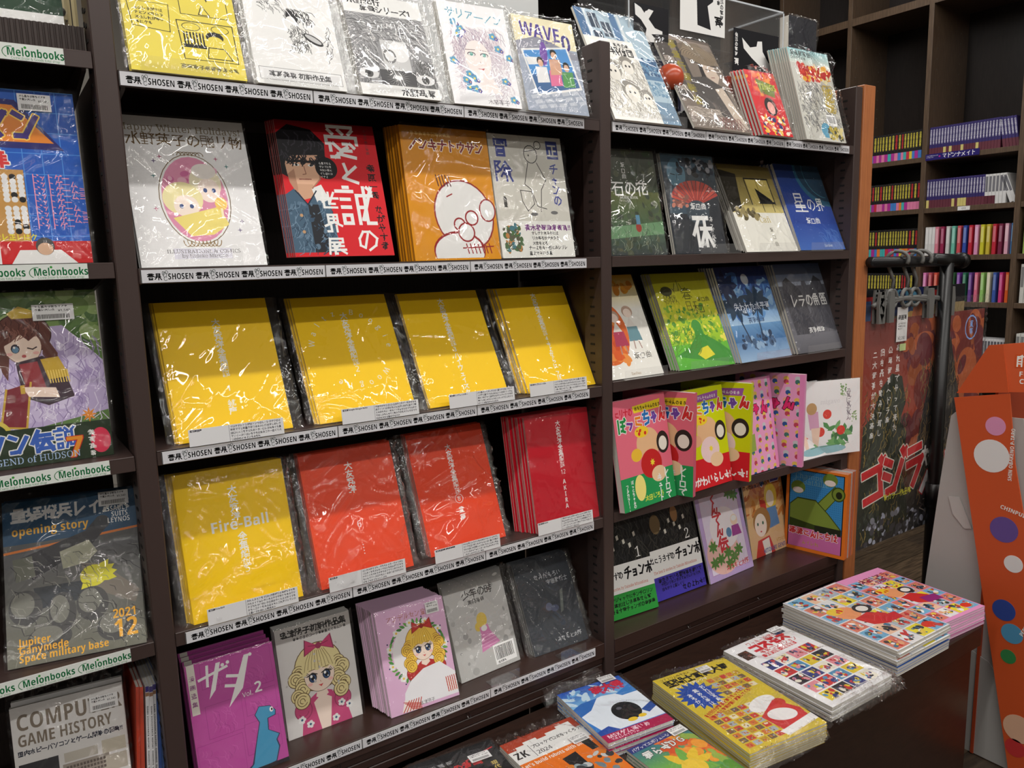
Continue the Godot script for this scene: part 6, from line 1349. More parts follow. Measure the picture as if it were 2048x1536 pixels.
func books_main() -> void:
	var S := SHELVES_MAIN
	var yel := rgb(226, 184, 12)
	var A := 0.003
	for d in [
		{"key": "yellow_comic", "x": 0.018, "y": S[0], "z": A, "w": 0.170, "h": 0.240, "tilt": 21, "film": [0.006, 0.02, 0.01, 0.0, 0.9], "copies": 2, "edge": rgb(206, 188, 70), "label": "yellow booklet printed with black comic panels, on the top shelf"},
		{"key": "white_ink", "x": 0.205, "y": S[0], "z": A, "w": 0.154, "h": 0.222, "tilt": 21, "film": [0.014, 0.014, 0.01, 0.0, 0.8], "copies": 3, "label": "white booklet with a small ink drawing of a crouching figure"},
		{"key": "strange_tales", "x": 0.387, "y": S[0], "z": A, "w": 0.154, "h": 0.212, "tilt": 24, "yaw": -3, "film": [0.016, 0.014, 0.01, 0.0, 0.7], "copies": 5, "t": 0.003, "label": "white and grey booklet with pencil drawings of staring eyes"},
		{"key": "pale_portrait", "x": 0.573, "y": S[0], "z": A, "w": 0.149, "h": 0.214, "tilt": 18, "yaw": -4, "film": [0.014, 0.012, 0.012, 0.0, 0.9], "copies": 3, "label": "white booklet with a pale portrait framed by blue flowers"},
		{"key": "wave", "x": 0.738, "y": S[0], "z": 0.012, "w": 0.158, "h": 0.205, "tilt": 16, "film": [0.01, 0.008, 0.012, 0.0, 1.0], "copies": 1, "label": "cream and grey booklet with purple capitals and a tilted beach snapshot"},
		{"key": "mirror_gift", "x": 0.008, "y": S[1], "z": -0.02, "w": 0.197, "h": 0.262, "tilt": 20, "film": [0.0, 0.003, 0.002, 0.0, 0.7], "copies": 4, "t": 0.003, "label": "white booklet with an oval mirror picture of two fair-haired girls"},
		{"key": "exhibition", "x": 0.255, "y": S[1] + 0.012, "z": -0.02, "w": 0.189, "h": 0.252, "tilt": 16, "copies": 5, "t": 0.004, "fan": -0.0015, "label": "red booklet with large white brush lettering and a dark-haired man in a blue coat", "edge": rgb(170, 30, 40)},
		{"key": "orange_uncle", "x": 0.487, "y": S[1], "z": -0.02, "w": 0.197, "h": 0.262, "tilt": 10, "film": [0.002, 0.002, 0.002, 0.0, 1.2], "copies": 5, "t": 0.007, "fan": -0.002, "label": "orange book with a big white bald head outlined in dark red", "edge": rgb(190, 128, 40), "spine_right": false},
		{"key": "grey_adventure", "x": 0.687, "y": S[1], "z": -0.018, "w": 0.190, "h": 0.260, "tilt": 11, "film": [0.001, 0.002, 0.002, 0.0, 1.2], "copies": 1, "t": 0.012, "label": "grey book with blue characters and a line-drawn child in a bobble hat"},
		{"key": "vol_one", "x": 0.038, "y": S[2], "z": -0.022, "w": 0.192, "h": 0.252, "tilt": 25, "yaw": 0.8, "film": [0.012, 0.022, 0.0, 0.003, 0.28], "copies": 2, "t": 0.004, "fan": -0.003, "edge": yel, "label": "plain yellow booklet with a white text column ending in the numeral 1"},
		{"key": "vol_two", "x": 0.278, "y": S[2], "z": -0.018, "w": 0.196, "h": 0.256, "tilt": 29, "film": [0.012, 0.022, 0.003, 0.003, 0.4], "copies": 2, "t": 0.004, "fan": -0.003, "edge": yel, "label": "yellow booklet with white letters set in a wide circle"},
		{"key": "vol_three", "x": 0.504, "y": S[2], "z": -0.018, "w": 0.194, "h": 0.252, "tilt": 28, "yaw": 2, "film": [0.008, 0.022, 0.003, 0.003, 0.3], "copies": 1, "t": 0.004, "edge": yel, "label": "plain yellow booklet with a long white text column, third in its row"},
		{"key": "vol_four", "x": 0.746, "y": S[2], "z": -0.022, "w": 0.188, "h": 0.252, "tilt": 28, "film": [0.014, 0.004, 0.0, 0.002, 0.28], "copies": 3, "t": 0.005, "fan": -0.004, "edge": yel, "label": "plain yellow booklet against the middle post"},
		{"key": "vol_five", "x": 0.032, "y": S[3], "z": -0.012, "w": 0.190, "h": 0.256, "tilt": 17, "film": [0.016, 0.014, 0.006, 0.004, 1.5], "copies": 4, "t": 0.003, "fan": -0.002, "edge": yel, "label": "glossy yellow booklet with the white words of a ball of fire across it"},
		{"key": "vol_six", "x": 0.258, "y": S[3], "z": -0.014, "w": 0.191, "h": 0.256, "tilt": 20, "film": [0.016, 0.014, 0.006, 0.004, 2.1], "copies": 4, "t": 0.0035, "edge": rgb(200, 62, 36), "label": "glossy orange booklet with a white numeral 6 in heavily creased wrapping"},
		{"key": "vol_eight", "x": 0.497, "y": S[3], "z": -0.03, "w": 0.190, "h": 0.256, "tilt": 20, "yaw": 2.5, "film": [0.018, 0.012, 0.006, 0.006, 1.9], "copies": 4, "t": 0.0035, "edge": rgb(200, 60, 34), "label": "glossy orange booklet with a circled white numeral 8"},
		{"key": "vol_twelve", "x": 0.749, "y": S[3], "z": -0.006, "w": 0.186, "h": 0.258, "tilt": 9, "yaw": 2.5, "film": [0.004, 0.004, 0.002, 0.002, 0.7], "copies": 12, "t": 0.0032, "fan": -0.0022, "jitter": 0.003, "edge": rgb(196, 110, 112), "label": "red booklet with a white text column, at the front of a thick leaning stack"},
		{"key": "magenta_manga", "x": 0.019, "y": S[4], "z": -0.017, "w": 0.156, "h": 0.220, "tilt": 15, "film": [0.001, 0.002, 0.002, 0.0, 0.25], "copies": 3, "t": 0.006, "gap": 0.012, "edge": rgb(150, 66, 128), "label": "magenta comic with a blue long-necked creature and white zigzag lettering"},
		{"key": "early_works", "x": 0.193, "y": S[4], "z": -0.075, "w": 0.154, "h": 0.214, "tilt": 12, "film": [0.002, 0.006, 0.004, 0.0, 0.3], "copies": 6, "t": 0.003, "label": "grey-white booklet with a curly-haired blond girl in a pink puffed dress"},
		{"key": "fairy_tales", "x": 0.387, "y": S[4], "z": -0.024, "w": 0.155, "h": 0.209, "tilt": 19, "yaw": -3, "film": [0.003, 0.003, 0.002, 0.0, 0.5], "copies": 13, "t": 0.0032, "fan": -0.0016, "rise": 0.0006, "sticker": [0.112, 0.18, 0.03], "label": "lilac booklet with a blond girl inside a wreath of leaves and white flowers"},
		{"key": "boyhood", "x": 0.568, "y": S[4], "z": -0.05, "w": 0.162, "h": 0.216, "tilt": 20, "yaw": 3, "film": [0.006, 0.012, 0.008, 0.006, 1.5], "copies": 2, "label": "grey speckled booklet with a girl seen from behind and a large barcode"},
		{"key": "astronaut", "x": 0.762, "y": S[4], "z": -0.045, "w": 0.156, "h": 0.214, "tilt": 26, "yaw": -2, "film": [0.012, 0.014, 0.008, 0.006, 1.9], "copies": 4, "t": 0.003, "gap": 0.002, "edge": rgb(120, 122, 124), "label": "charcoal booklet with pale handwritten lettering in shiny wrapping"}]:
		magazine(d)
	var spots := [[0.049, 2], [0.312, 2], [0.536, 2], [0.732, 2], [0.052, 3], [0.267, 3], [0.489, 3], [0.745, 3]]
	var whose := ["first yellow booklet", "yellow booklet with the letter circle", "third yellow booklet", "yellow booklet beside the post", "glossy yellow booklet", "orange booklet with the creased wrapping", "orange booklet with the circled numeral", "red booklet of the thick stack"]
	for i in 8:
		var s := sheet(numbered("blurb_card"), self, Vector3(spots[i][0], S[spots[i][1]] - 0.0005, 0.0035), 0.156, 0.028, 0.0006, printed(card_print(i), 0.5), paint(Color(0.85, 0.85, 0.85), 0.6))
		s.rotation.x = deg_to_rad(-6)
		tag(s, "small grey-white text card on the shelf edge before the " + whose[i], "card", "text cards on the shelf edges")
	for q in [[0.03, 0, 0.13, "yellow comic booklet"], [0.215, 0, 0.13, "white ink-drawn booklet"], [0.4, 0, 0.13, "pencil-drawn booklet"], [0.585, 0, 0.13, "flower-framed portrait"], [0.752, 0, 0.13, "booklet with the beach snapshot"], [0.058, 1, 0.1, "booklet with the oval mirror"], [0.61, 4, 0.075, "grey speckled booklet"], [0.8, 4, 0.075, "charcoal booklet"]]:
		clear_stop(q[0], S[q[1]], q[2], "clear plastic book stop in front of the " + q[3])

func books_near() -> void:
	var S := SHELVES_NEAR
	# a ribbed brown riser on the top shelf, a wrapped sleeve and a beige plastic case on it
	var rs := thing("ribbed_riser", "low ribbed brown riser on the top shelf of the near bay", "riser", Vector3(-0.36, S[0], -0.04))
	var st := tool()
	add_box(st, Vector3(0, 0, -0.22), Vector3(0.325, 0.043, -0.002))
	put("body", st.commit(), paint(Color(0.22, 0.165, 0.15), 0.5), rs)
	for k in 46: put("rib", box(Vector3(0.001 + k * 0.007, 0, -0.002), Vector3(0.0055 + k * 0.007, 0.043, 0.0005), 0.0006), paint(Color(0.2, 0.15, 0.135), 0.5), rs)
	magazine({"key": "green_top", "x": -0.262, "y": S[0] + 0.0425, "z": -0.062, "w": 0.205, "h": 0.26, "tilt": 8, "film": [0.004, 0.006, 0.0, 0.003, 1.3], "name": "wrapped_sleeve", "category": "sleeve", "label": "dark green wrapped sleeve with a white lower edge, on the ribbed riser"})
	var bc := thing("beige_case", "beige plastic case with a round rivet beside the dark green sleeve", "case", Vector3(-0.066, S[0] + 0.043, -0.085))
	var cream := paint(Color(0.82, 0.76, 0.58), 0.45)
	put("shell", box(Vector3(0.008, 0.003, -0.1), Vector3(0.031, 0.30, 0.0), 0.004), cream, bc)
	put("flange", box(Vector3(0.0, 0.012, -0.012), Vector3(0.016, 0.30, 0.014), 0.004), cream, bc)
	put("rivet", tube([Vector3(0.007, 0.026, 0.012), Vector3(0.007, 0.026, 0.0165)], 0.0062, 16), paint(Color(0.5, 0.5, 0.47), 0.3, 0.9), bc)
	put("seam", box(Vector3(0.0215, 0.004, -0.09), Vector3(0.0228, 0.30, 0.0006)), paint(Color(0.1, 0.09, 0.07), 0.7), bc)
	for d in [
		{"key": "go_stones", "x": -0.258, "y": S[1], "z": -0.024, "w": 0.200, "h": 0.252, "tilt": 7, "film": [0.0, 0.005, 0.008, 0.002, 1.5], "copies": 1, "t": 0.008, "sticker": [0.128, 0.222, 0.042], "label": "blue book with black and white game stones and orange block lettering"},
		{"key": "legend_seven", "x": -0.257, "y": S[2], "z": -0.037, "w": 0.200, "h": 0.262, "tilt": 5, "film": [0.0, 0.006, 0.002, 0.002, 1.7], "copies": 2, "t": 0.008, "sticker": [0.113, 0.218, 0.055], "label": "green and lilac magazine with a brown-haired girl in a fur-trimmed robe"},
		{"key": "mecha_story", "x": -0.234, "y": S[3], "z": -0.035, "w": 0.193, "h": 0.258, "tilt": 26, "yaw": -10, "film": [0.002, 0.012, 0.012, 0.004, 1.7], "copies": 2, "t": 0.006, "sticker": [0.138, 0.232, 0.045], "label": "grey magazine with war machines, a yellow splash and a dark blue title band"},
		{"key": "computer_history", "x": -0.245, "y": S[4], "z": -0.055, "w": 0.162, "h": 0.222, "tilt": 10, "yaw": -6, "film": [0.004, 0.006, 0.03, 0.0, 1.5], "copies": 1, "gap": 0.012, "t": 0.008, "sticker": [0.112, 0.185, 0.042], "label": "pale book with grey capital letters above old keyboards"}]:
		magazine(d)
	# slim spines standing beside it
	var spine_print := []
	for k in 2:
		var q := Pen.new(0.220, 0.010, fonts, 60 + k, 3600.0)
		q.f(Color(0.92, 0.92, 0.93))
		q.r(0.0, 0, 0.045, 1, rgb(70, 60, 130) if k == 0 else rgb(160, 60, 60))
		q.r(0.05, 0, 0.03, 1, rgb(160, 120, 90))
		q.tx("GAME SOUNDTRACK REPORT  OMNIBUS  Vol.10", 0.16, 0.5, 0.026, Color(0.1, 0.1, 0.1))
		q.im.rotate_90(CLOCKWISE)
		spine_print.append(printed(q.tex(), 0.35))
	var tones := [rgb(196, 66, 40), rgb(200, 70, 44), Color(0.9, 0.9, 0.92), Color(0.9, 0.9, 0.92), Color(0.9, 0.9, 0.92), rgb(60, 100, 180), rgb(80, 120, 190)]
	var what := ["slim orange-red spine, outermost of the row by the post", "second slim orange-red spine of the row by the post", "slim white lettered spine next to the orange-red ones", "second slim white lettered spine by the post", "third slim white lettered spine by the post", "slim blue spine tucked against the post", "last slim blue spine touching the post"]
	for i in 7:
		var o := thing("slim_book", what[i], "book", Vector3(-0.0795 + i * 0.0062 + (0.003 if i > 1 else 0.0), S[4], -0.034 - 0.004 * absi(i - 3)), "slim spines beside the near post")
		o.rotation.z = deg_to_rad(-4.5 + i * 0.25)
		if i in [2, 3, 4]:
			sheet("spine", o, Vector3(0, 0, 0.0), 0.0056, 0.218, 0.0006, spine_print[0], paint(tones[i], 0.4))
		else:
			block("spine", o, Vector3(0, 0, 0), Vector3(0.0056, 0.218, 0.0006), paint(tones[i], 0.4))
		block("cover", o, Vector3(0, 0, -0.0006), Vector3(0.0006, 0.218, 0.15), paint(tones[i], 0.4))
		block("page_block", o, Vector3(0.0007, 0.001, -0.0007), Vector3(0.0042, 0.216, 0.149), paint(Color(0.84, 0.82, 0.78), 0.8))
		block("back_cover", o, Vector3(0.005, 0, -0.0006), Vector3(0.0006, 0.218, 0.15), paint(tones[i], 0.4))
		var f := put("plastic_sleeve", film(0.0054, 0.216, 0.0, [0.0, 0.0, 0.03, 0.0], 0.5, 300 + i), film_mat, o)
		f.position.z = 0.0006

func books_side() -> void:
	var S := SHELVES_SIDE
	for d in [
		{"key": "detective", "x": 0.972, "y": S[0], "z": 0.008, "w": 0.205, "h": 0.305, "tilt": 28, "film": [0.0, 0.008, 0.004, 0.0, 0.9], "t": 0.006, "label": "pale blue townhouse cover with a grey sketched front sheet, next to the middle post"},
		{"key": "sepia_traveller", "x": 1.216, "y": S[0], "z": 0.012, "w": 0.212, "h": 0.284, "tilt": 30, "yaw": 2, "film": [0.004, 0.006, 0.004, 0.0, 0.7], "t": 0.006, "label": "sepia cover of a traveller under a wide straw hat"},
		{"key": "red_kaiju_zine", "x": 1.462, "y": S[0], "z": 0.015, "w": 0.119, "h": 0.184, "tilt": 22, "film": [0.001, 0.002, 0.004, 0.0, 1.5], "copies": 4, "t": 0.006, "gap": 0.002, "fan": -0.002, "label": "small red comic with green lettering in crumpled film", "edge": rgb(180, 170, 165)},
		{"key": "ornate_cover", "x": 1.638, "y": S[0], "z": 0.015, "w": 0.178, "h": 0.258, "tilt": 16, "film": [0.001, 0.002, 0.002, 0.0, 1.5], "copies": 8, "t": 0.0045, "gap": 0.0012, "fan": -0.0018, "label": "ornate silver and red cover with gold curls and a barcode", "edge": rgb(150, 148, 140)},
		{"key": "stone_flower", "x": 0.982, "y": S[1], "z": -0.02, "w": 0.179, "h": 0.250, "tilt": 12, "film": [0.001, 0.006, 0.002, 0.0, 1.3], "copies": 1, "t": 0.005, "label": "mossy dark green cover with white title lettering"},
		{"key": "ikkyu", "x": 1.188, "y": S[1], "z": -0.02, "w": 0.186, "h": 0.250, "tilt": 13, "film": [0.002, 0.006, 0.002, 0.0, 0.9], "copies": 1, "t": 0.005, "label": "dark blue-grey cover with a statue face and a red folding fan"},
		{"key": "piano_cream", "x": 1.440, "y": S[1], "z": -0.012, "w": 0.214, "h": 0.256, "tilt": 25, "film": [0.001, 0.002, 0.002, 0.0, 0.8], "copies": 4, "t": 0.005, "gap": 0.0018, "rise": 0.002, "label": "cream and olive cover with a black grand piano"},
		{"key": "star_world", "x": 1.666, "y": S[1], "z": -0.012, "w": 0.208, "h": 0.264, "tilt": 23, "film": [0.001, 0.002, 0.002, 0.0, 0.2], "copies": 3, "t": 0.009, "fan": -0.003, "edge": Color(0.78, 0.78, 0.78), "label": "deep blue cover with white title lettering beside the end panel"},
		{"key": "autumn_children", "x": 0.972, "y": S[2], "z": -0.012, "w": 0.170, "h": 0.264, "tilt": 26, "film": [0.001, 0.002, 0.002, 0.0, 0.4], "copies": 2, "t": 0.005, "label": "white and orange cover with two small watercolour children"},
		{"key": "indian_summer", "x": 1.194, "y": S[2], "z": -0.009, "w": 0.192, "h": 0.262, "tilt": 26, "yaw": -3, "film": [0.001, 0.002, 0.002, 0.0, 0.5], "copies": 3, "t": 0.006, "fan": -0.002, "label": "yellow-green cover with a reclining green silhouette"},
		{"key": "lost_horizon", "x": 1.410, "y": S[2], "z": 0.004, "w": 0.224, "h": 0.266, "tilt": 22, "yaw": 3, "film": [0.001, 0.002, 0.002, 0.0, 0.5], "copies": 5, "t": 0.006, "fan": -0.002, "label": "blue cover with moonlit palm trees"},
		{"key": "grey_flute", "x": 1.665, "y": S[2], "z": -0.009, "w": 0.222, "h": 0.266, "tilt": 21, "yaw": 1, "film": [0.001, 0.002, 0.002, 0.0, 0.5], "copies": 5, "t": 0.006, "fan": -0.002, "label": "grey mountain cover with white title lettering"},
		{"key": "pink_toy", "x": 0.980, "y": S[3], "z": 0.024, "w": 0.196, "h": 0.262, "tilt": 9, "yaw": 7, "t": 0.016, "edge": rgb(206, 96, 120), "label": "pink comic with a green foot and rainbow title, in front of its twin"},
		{"key": "pink_toy", "x": 1.132, "y": S[3], "z": -0.152, "w": 0.196, "h": 0.262, "tilt": 1, "yaw": -70, "t": 0.016, "edge": rgb(206, 96, 120), "label": "pink comic with a green foot, half hidden behind its twin with the spine turned out"},
		{"key": "lime_sweets", "x": 1.198, "y": S[3], "z": 0.012, "w": 0.188, "h": 0.258, "tilt": 9, "yaw": 4, "t": 0.016, "edge": rgb(196, 204, 40), "label": "lime yellow comic with a red foot and rainbow title, front one of the pair"},
		{"key": "lime_sweets", "x": 1.345, "y": S[3], "z": -0.152, "w": 0.196, "h": 0.262, "tilt": 1, "yaw": -70, "t": 0.016, "edge": rgb(196, 204, 40), "label": "lime yellow comic half hidden behind its twin with the spine turned out"},
		{"key": "pink_pattern", "x": 1.404, "y": S[3], "z": 0.002, "w": 0.188, "h": 0.258, "tilt": 9, "yaw": 3, "t": 0.016, "edge": rgb(222, 150, 190), "label": "pale pink comic patterned with little animals, front one of the pair"},
		{"key": "pink_pattern", "x": 1.570, "y": S[3], "z": -0.152, "w": 0.196, "h": 0.262, "tilt": 1, "yaw": -70, "t": 0.016, "edge": rgb(222, 150, 190), "label": "pale pink patterned comic half hidden behind its twin"},
		{"key": "strawberry", "x": 1.690, "y": S[3], "z": -0.004, "w": 0.178, "h": 0.224, "tilt": 22, "film": [0.001, 0.006, 0.002, 0.0, 0.4], "t": 0.004, "label": "white booklet with strawberries and green leaves, leaning on the shelf edge"},
		{"key": "strawberry", "x": 1.728, "y": S[3], "z": -0.028, "w": 0.204, "h": 0.222, "tilt": 3, "yaw": -16, "film": [0.008, 0.01, 0.004, 0.0, 0.4], "t": 0.004, "label": "white strawberry booklet jutting out in front of the orange end panel"},
		{"key": "chombo_one", "x": 0.990, "y": S[4], "z": -0.070, "w": 0.185, "h": 0.256, "tilt": 15, "yaw": -3, "t": 0.014, "label": "black and white comic with a green paper foot and the numeral 1", "edge": rgb(190, 190, 190)},
		{"key": "chombo_two", "x": 1.192, "y": S[4], "z": -0.080, "w": 0.188, "h": 0.256, "tilt": 15, "t": 0.014, "label": "black and white comic with a violet paper foot and the numeral 2", "edge": rgb(190, 190, 190)},
		{"key": "lilac_maple", "x": 1.392, "y": S[4], "z": -0.075, "w": 0.200, "h": 0.250, "tilt": 15, "yaw": 3.5, "film": [0.004, 0.003, 0.002, 0.002, 0.5], "t": 0.005, "label": "lilac booklet with green maple leaves and red lettering"},
		{"key": "orange_genta", "x": 1.625, "y": S[4], "z": -0.118, "w": 0.196, "h": 0.245, "tilt": 11, "yaw": 3, "t": 0.005, "film": [0.002, 0.002, 0.002, 0.0, 0.2], "label": "tawny booklet with two drawn faces and a line of blue capitals"},
		{"key": "tank", "x": 1.797, "y": S[4], "z": -0.135, "w": 0.186, "h": 0.262, "tilt": 2, "yaw": -78, "t": 0.006, "copies": 7, "gap": 0.0028, "edge": rgb(206, 110, 44), "odd": {3: rgb(170, 168, 172), 4: rgb(176, 172, 176), 5: rgb(190, 90, 70), 6: rgb(150, 120, 120), 7: rgb(170, 70, 60)}, "spine_right": true, "spine": rgb(206, 110, 44), "label": "orange-edged book with a green cartoon tank, turned sideways by the end panel"}]:
		magazine(d)
	for q in [[1.25, 1, 0.15, "statue-face cover"], [1.47, 1, 0.15, "grand piano cover"], [1.69, 1, 0.15, "deep blue cover"], [1.0, 2, 0.14, "watercolour children"], [1.22, 2, 0.14, "reclining green silhouette"], [1.47, 2, 0.15, "moonlit palm trees"], [1.69, 2, 0.15, "grey mountain cover"], [1.0, 0, 0.2, "townhouse cover"], [1.27, 0, 0.15, "straw-hat traveller"], [1.5, 0, 0.12, "small red comic"], [1.67, 0, 0.15, "ornate silver cover"]]:
		clear_stop(q[0], S[q[1]], q[2], "clear plastic book stop in front of the " + q[3])

func books_counter() -> void:
	var Y := 0.553
	for d in [
		{"key": "table_red", "x": 0.362, "y": Y + 0.017, "z": 0.286, "w": 0.182, "h": 0.257, "yaw": -6.5, "t": 0.0075, "copies": 1, "film": [0.003, 0.003, 0.012, 0.003, 0.5], "sticker": [0.115, 0.2, 0.045], "label": "black magazine with red lettering lying on the counter"},
		{"key": "table_robot", "x": 0.566, "y": Y + 0.018, "z": 0.341, "w": 0.181, "h": 0.257, "yaw": -2, "t": 0.0052, "copies": 2, "film": [0.003, 0.003, 0.026, 0.003, 1.3], "sticker": [0.128, 0.17, 0.04], "label": "orange magazine with a white stepped title lying on the counter"},
		{"key": "table_penguin", "x": 0.741, "y": Y + 0.037, "z": 0.233, "w": 0.167, "h": 0.204, "yaw": -7, "t": 0.0075, "gap": 0.0014, "copies": 3, "jitter": 0.004, "film": [0.008, 0.004, 0.022, 0.008, 0.9], "edge": rgb(150, 180, 215), "sticker": [0.112, 0.19, 0.04], "label": "blue and white snow-scene magazine with a round black shape, on a low pile"},
		{"key": "table_leaf", "x": 0.765, "y": Y + 0.022, "z": 0.464, "w": 0.150, "h": 0.210, "yaw": -1.5, "t": 0.0068, "copies": 2, "film": [0.003, 0.003, 0.006, 0.003, 0.6], "edge": rgb(120, 150, 110), "sticker": [0.108, 0.185, 0.04], "label": "small green and orange book with a yellow leafy shape on the counter"},
		{"key": "table_gold", "x": 0.928, "y": Y + 0.047, "z": 0.433, "w": 0.212, "h": 0.306, "yaw": -7, "t": 0.0052, "copies": 7, "jitter": 0.003, "film": [0.004, 0.006, 0.01, 0.012, 1.2], "edge": rgb(190, 165, 60), "pages": rgb(205, 200, 180), "sticker": [0.115, 0.272, 0.035], "label": "gold magazine with black title and a blue starburst, on a high pile"},
		{"key": "table_white", "x": 1.205, "y": Y + 0.040, "z": 0.428, "w": 0.224, "h": 0.302, "yaw": -1, "t": 0.0045, "copies": 6, "jitter": 0.003, "film": [0.006, 0.012, 0.008, 0.016, 1.2], "sticker": [0.168, 0.284, 0.04], "label": "white magazine with a grid of small pictures and a red title, on a pile"},
		{"key": "table_comics", "x": 1.493, "y": Y + 0.067, "z": 0.407, "w": 0.234, "h": 0.324, "yaw": -1, "t": 0.0078, "copies": 7, "jitter": 0.005, "gap": 0.0004, "film": [0.001, 0.001, 0.001, 0.001, 0.15], "edge": rgb(200, 200, 200), "odd": {5: rgb(40, 90, 170), 6: rgb(40, 90, 170)}, "label": "book covered with many bright comic frames, on the tallest pile"},
		{"key": "table_pink", "x": 1.742, "y": Y + 0.052, "z": 0.386, "w": 0.195, "h": 0.318, "yaw": -4, "t": 0.006, "copies": 7, "jitter": 0.003, "gap": 0.0004, "edge": rgb(215, 150, 190), "pages": rgb(226, 196, 214), "label": "pink book with comic frames and dark red lettering, on the pile at the counter's end"}]:
		d["flat"] = true
		d["group"] = "pile of the " + brief(d.label.get_slice(" lying", 0).get_slice(" on the", 0), 9)
		magazine(d)
	# ruffled film mouths of the bags of the lower copies
	for q in [[1.205, 0.44, 0.224, 5, "white picture-grid pile"], [0.925, 0.452, 0.2, 4, "gold pile"], [0.745, 0.016, 0.16, 3, "snow-scene pile"]]:
		for k in q[3]:
			var f := solo("bag_end", film(q[2], 0.022, 0.004, [0.003, 0.012, 0.002, 0.004], 1.6, 500 + k + int(q[0] * 100)), film_mat, "%s crumpled clear bag end from below, sticking out of the %s" % [ORDER[k], q[4]], "plastic bag", Vector3(q[0] + 0.003 * k, 0.5575 + k * 0.006, q[1] + 0.004 * (k % 2)), "crumpled bag ends on the counter")
			f.rotation = Vector3(deg_to_rad(-70 - 4 * k), deg_to_rad(-2.0 * (k % 3)), 0)

# ------------------------------------------------------------------ what stands at the back of the top shelf
func top_display() -> void:
	var y := 1.8535
	var bd := solo("white_board", box(Vector3(0.44, y, -0.285), Vector3(0.985, 2.32, -0.280), 0.001), paint(Color(0.82, 0.83, 0.83), 0.6), "plain white board standing behind the flower portrait and the beach snapshot", "board")
	var t := thing("acrylic_case", "large clear acrylic display case at the back of the top shelf", "display case", Vector3(1.13, y, -0.12))
	var glass := clear(0.01, 0.03)
	for q in [["front_pane", Vector3(0, 0, -0.004), Vector3(0.58, 0.362, 0)], ["back_pane", Vector3(0, 0, -0.19), Vector3(0.58, 0.362, -0.186)], ["side_pane", Vector3(0, 0, -0.186), Vector3(0.004, 0.362, -0.004)], ["side_pane", Vector3(0.576, 0, -0.186), Vector3(0.58, 0.362, -0.004)], ["top_pane", Vector3(0.004, 0.358, -0.186), Vector3(0.576, 0.362, -0.004)], ["middle_pane", Vector3(0.16, 0.228, -0.186), Vector3(0.40, 0.232, -0.004)]]:
		put(q[0], box(q[1], q[2], 0.0008), glass, t)
	var edge := paint(Color(0.78, 0.8, 0.82), 0.2)
	for q in [[Vector3(0.576, 0, -0.001), Vector3(0.58, 0.362, 0.0005)], [Vector3(0, 0.358, -0.001), Vector3(0.58, 0.362, 0.0005)], [Vector3(0, 0, -0.001), Vector3(0.003, 0.362, 0.0005)], [Vector3(0.576, 0.358, -0.19), Vector3(0.58, 0.363, -0.001)]]:
		put("polished_edge", box(q[0], q[1]), edge, t)
	var black := paint(Color(0.09, 0.09, 0.1), 0.4)
	for q in [["move_black_up", 1.145, 2.065, 0.115, 0.09, "black card with a white leaping silhouette, taped to the clear case"], ["move_white", 1.30, 2.115, 0.165, 0.125, "white card with a dark bent silhouette, taped to the clear case"], ["move_black_side", 1.50, 2.042, 0.185, 0.105, "black card with a white diving silhouette, taped to the clear case"]]:
		var c := sheet(numbered("picture_card"), self, Vector3(q[1], q[2], -0.1175), q[3], q[4], 0.0012, cover_mat(q[0], q[3], q[4]), black)
		tag(c, q[5], "card", "cards on the clear case")
	var bk := sheet(numbered("navy_book"), self, Vector3(1.31, y + 0.001, -0.26), 0.17, 0.225, 0.02, cover_mat("blue_title", 0.17, 0.225), paint(Color(0.8, 0.8, 0.8), 0.6))
	tag(bk, "navy blue book with pale lettering standing inside the clear case", "book")
	magazine({"key": "hufc", "x": 1.712, "y": y, "z": -0.10, "w": 0.125, "h": 0.352, "tilt": 1, "film": [0.004, 0.004, 0.008, 0.0, 0.8], "name": "wrapped_box", "category": "box", "t": 0.03, "edge": Color(0.12, 0.125, 0.15), "label": "black wrapped box with red lettering beside the clear case"})
	# a round orange toy and a small grey gadget between the front covers
	var toy := SphereMesh.new()
	toy.radius = 0.034
	toy.height = 0.068
	toy.radial_segments = 24
	toy.rings = 12
	var ot := thing("orange_toy", "shiny orange round toy behind the straw-hat cover", "toy", Vector3(1.222, y + 0.128, -0.075))
	put("body", toy, paint(Color(0.72, 0.30, 0.18), 0.25), ot)
	put("stand", tube([Vector3(0, -0.128, 0), Vector3(0, -0.03, 0)], 0.02, 14), paint(Color(0.05, 0.05, 0.05), 0.5), ot)
	var gd := thing("grey_gadget", "small grey gadget with a round lens behind the straw-hat cover", "gadget", Vector3(1.25, y, -0.055))
	put("body", box(Vector3(0, 0, -0.03), Vector3(0.05, 0.055, 0), 0.006), paint(Color(0.4, 0.4, 0.4), 0.4), gd)
	put("lens", tube([Vector3(0.02, 0.04, 0.0), Vector3(0.02, 0.04, 0.012)], 0.012, 16), paint(Color(0.55, 0.55, 0.55), 0.3), gd)
	var tr := solo("orange_tray", box(Vector3(1.44, y, -0.10), Vector3(1.60, y + 0.16, -0.085), 0.002), paint(Color(0.55, 0.22, 0.16), 0.4), "dull orange panel behind the small red comic", "panel")

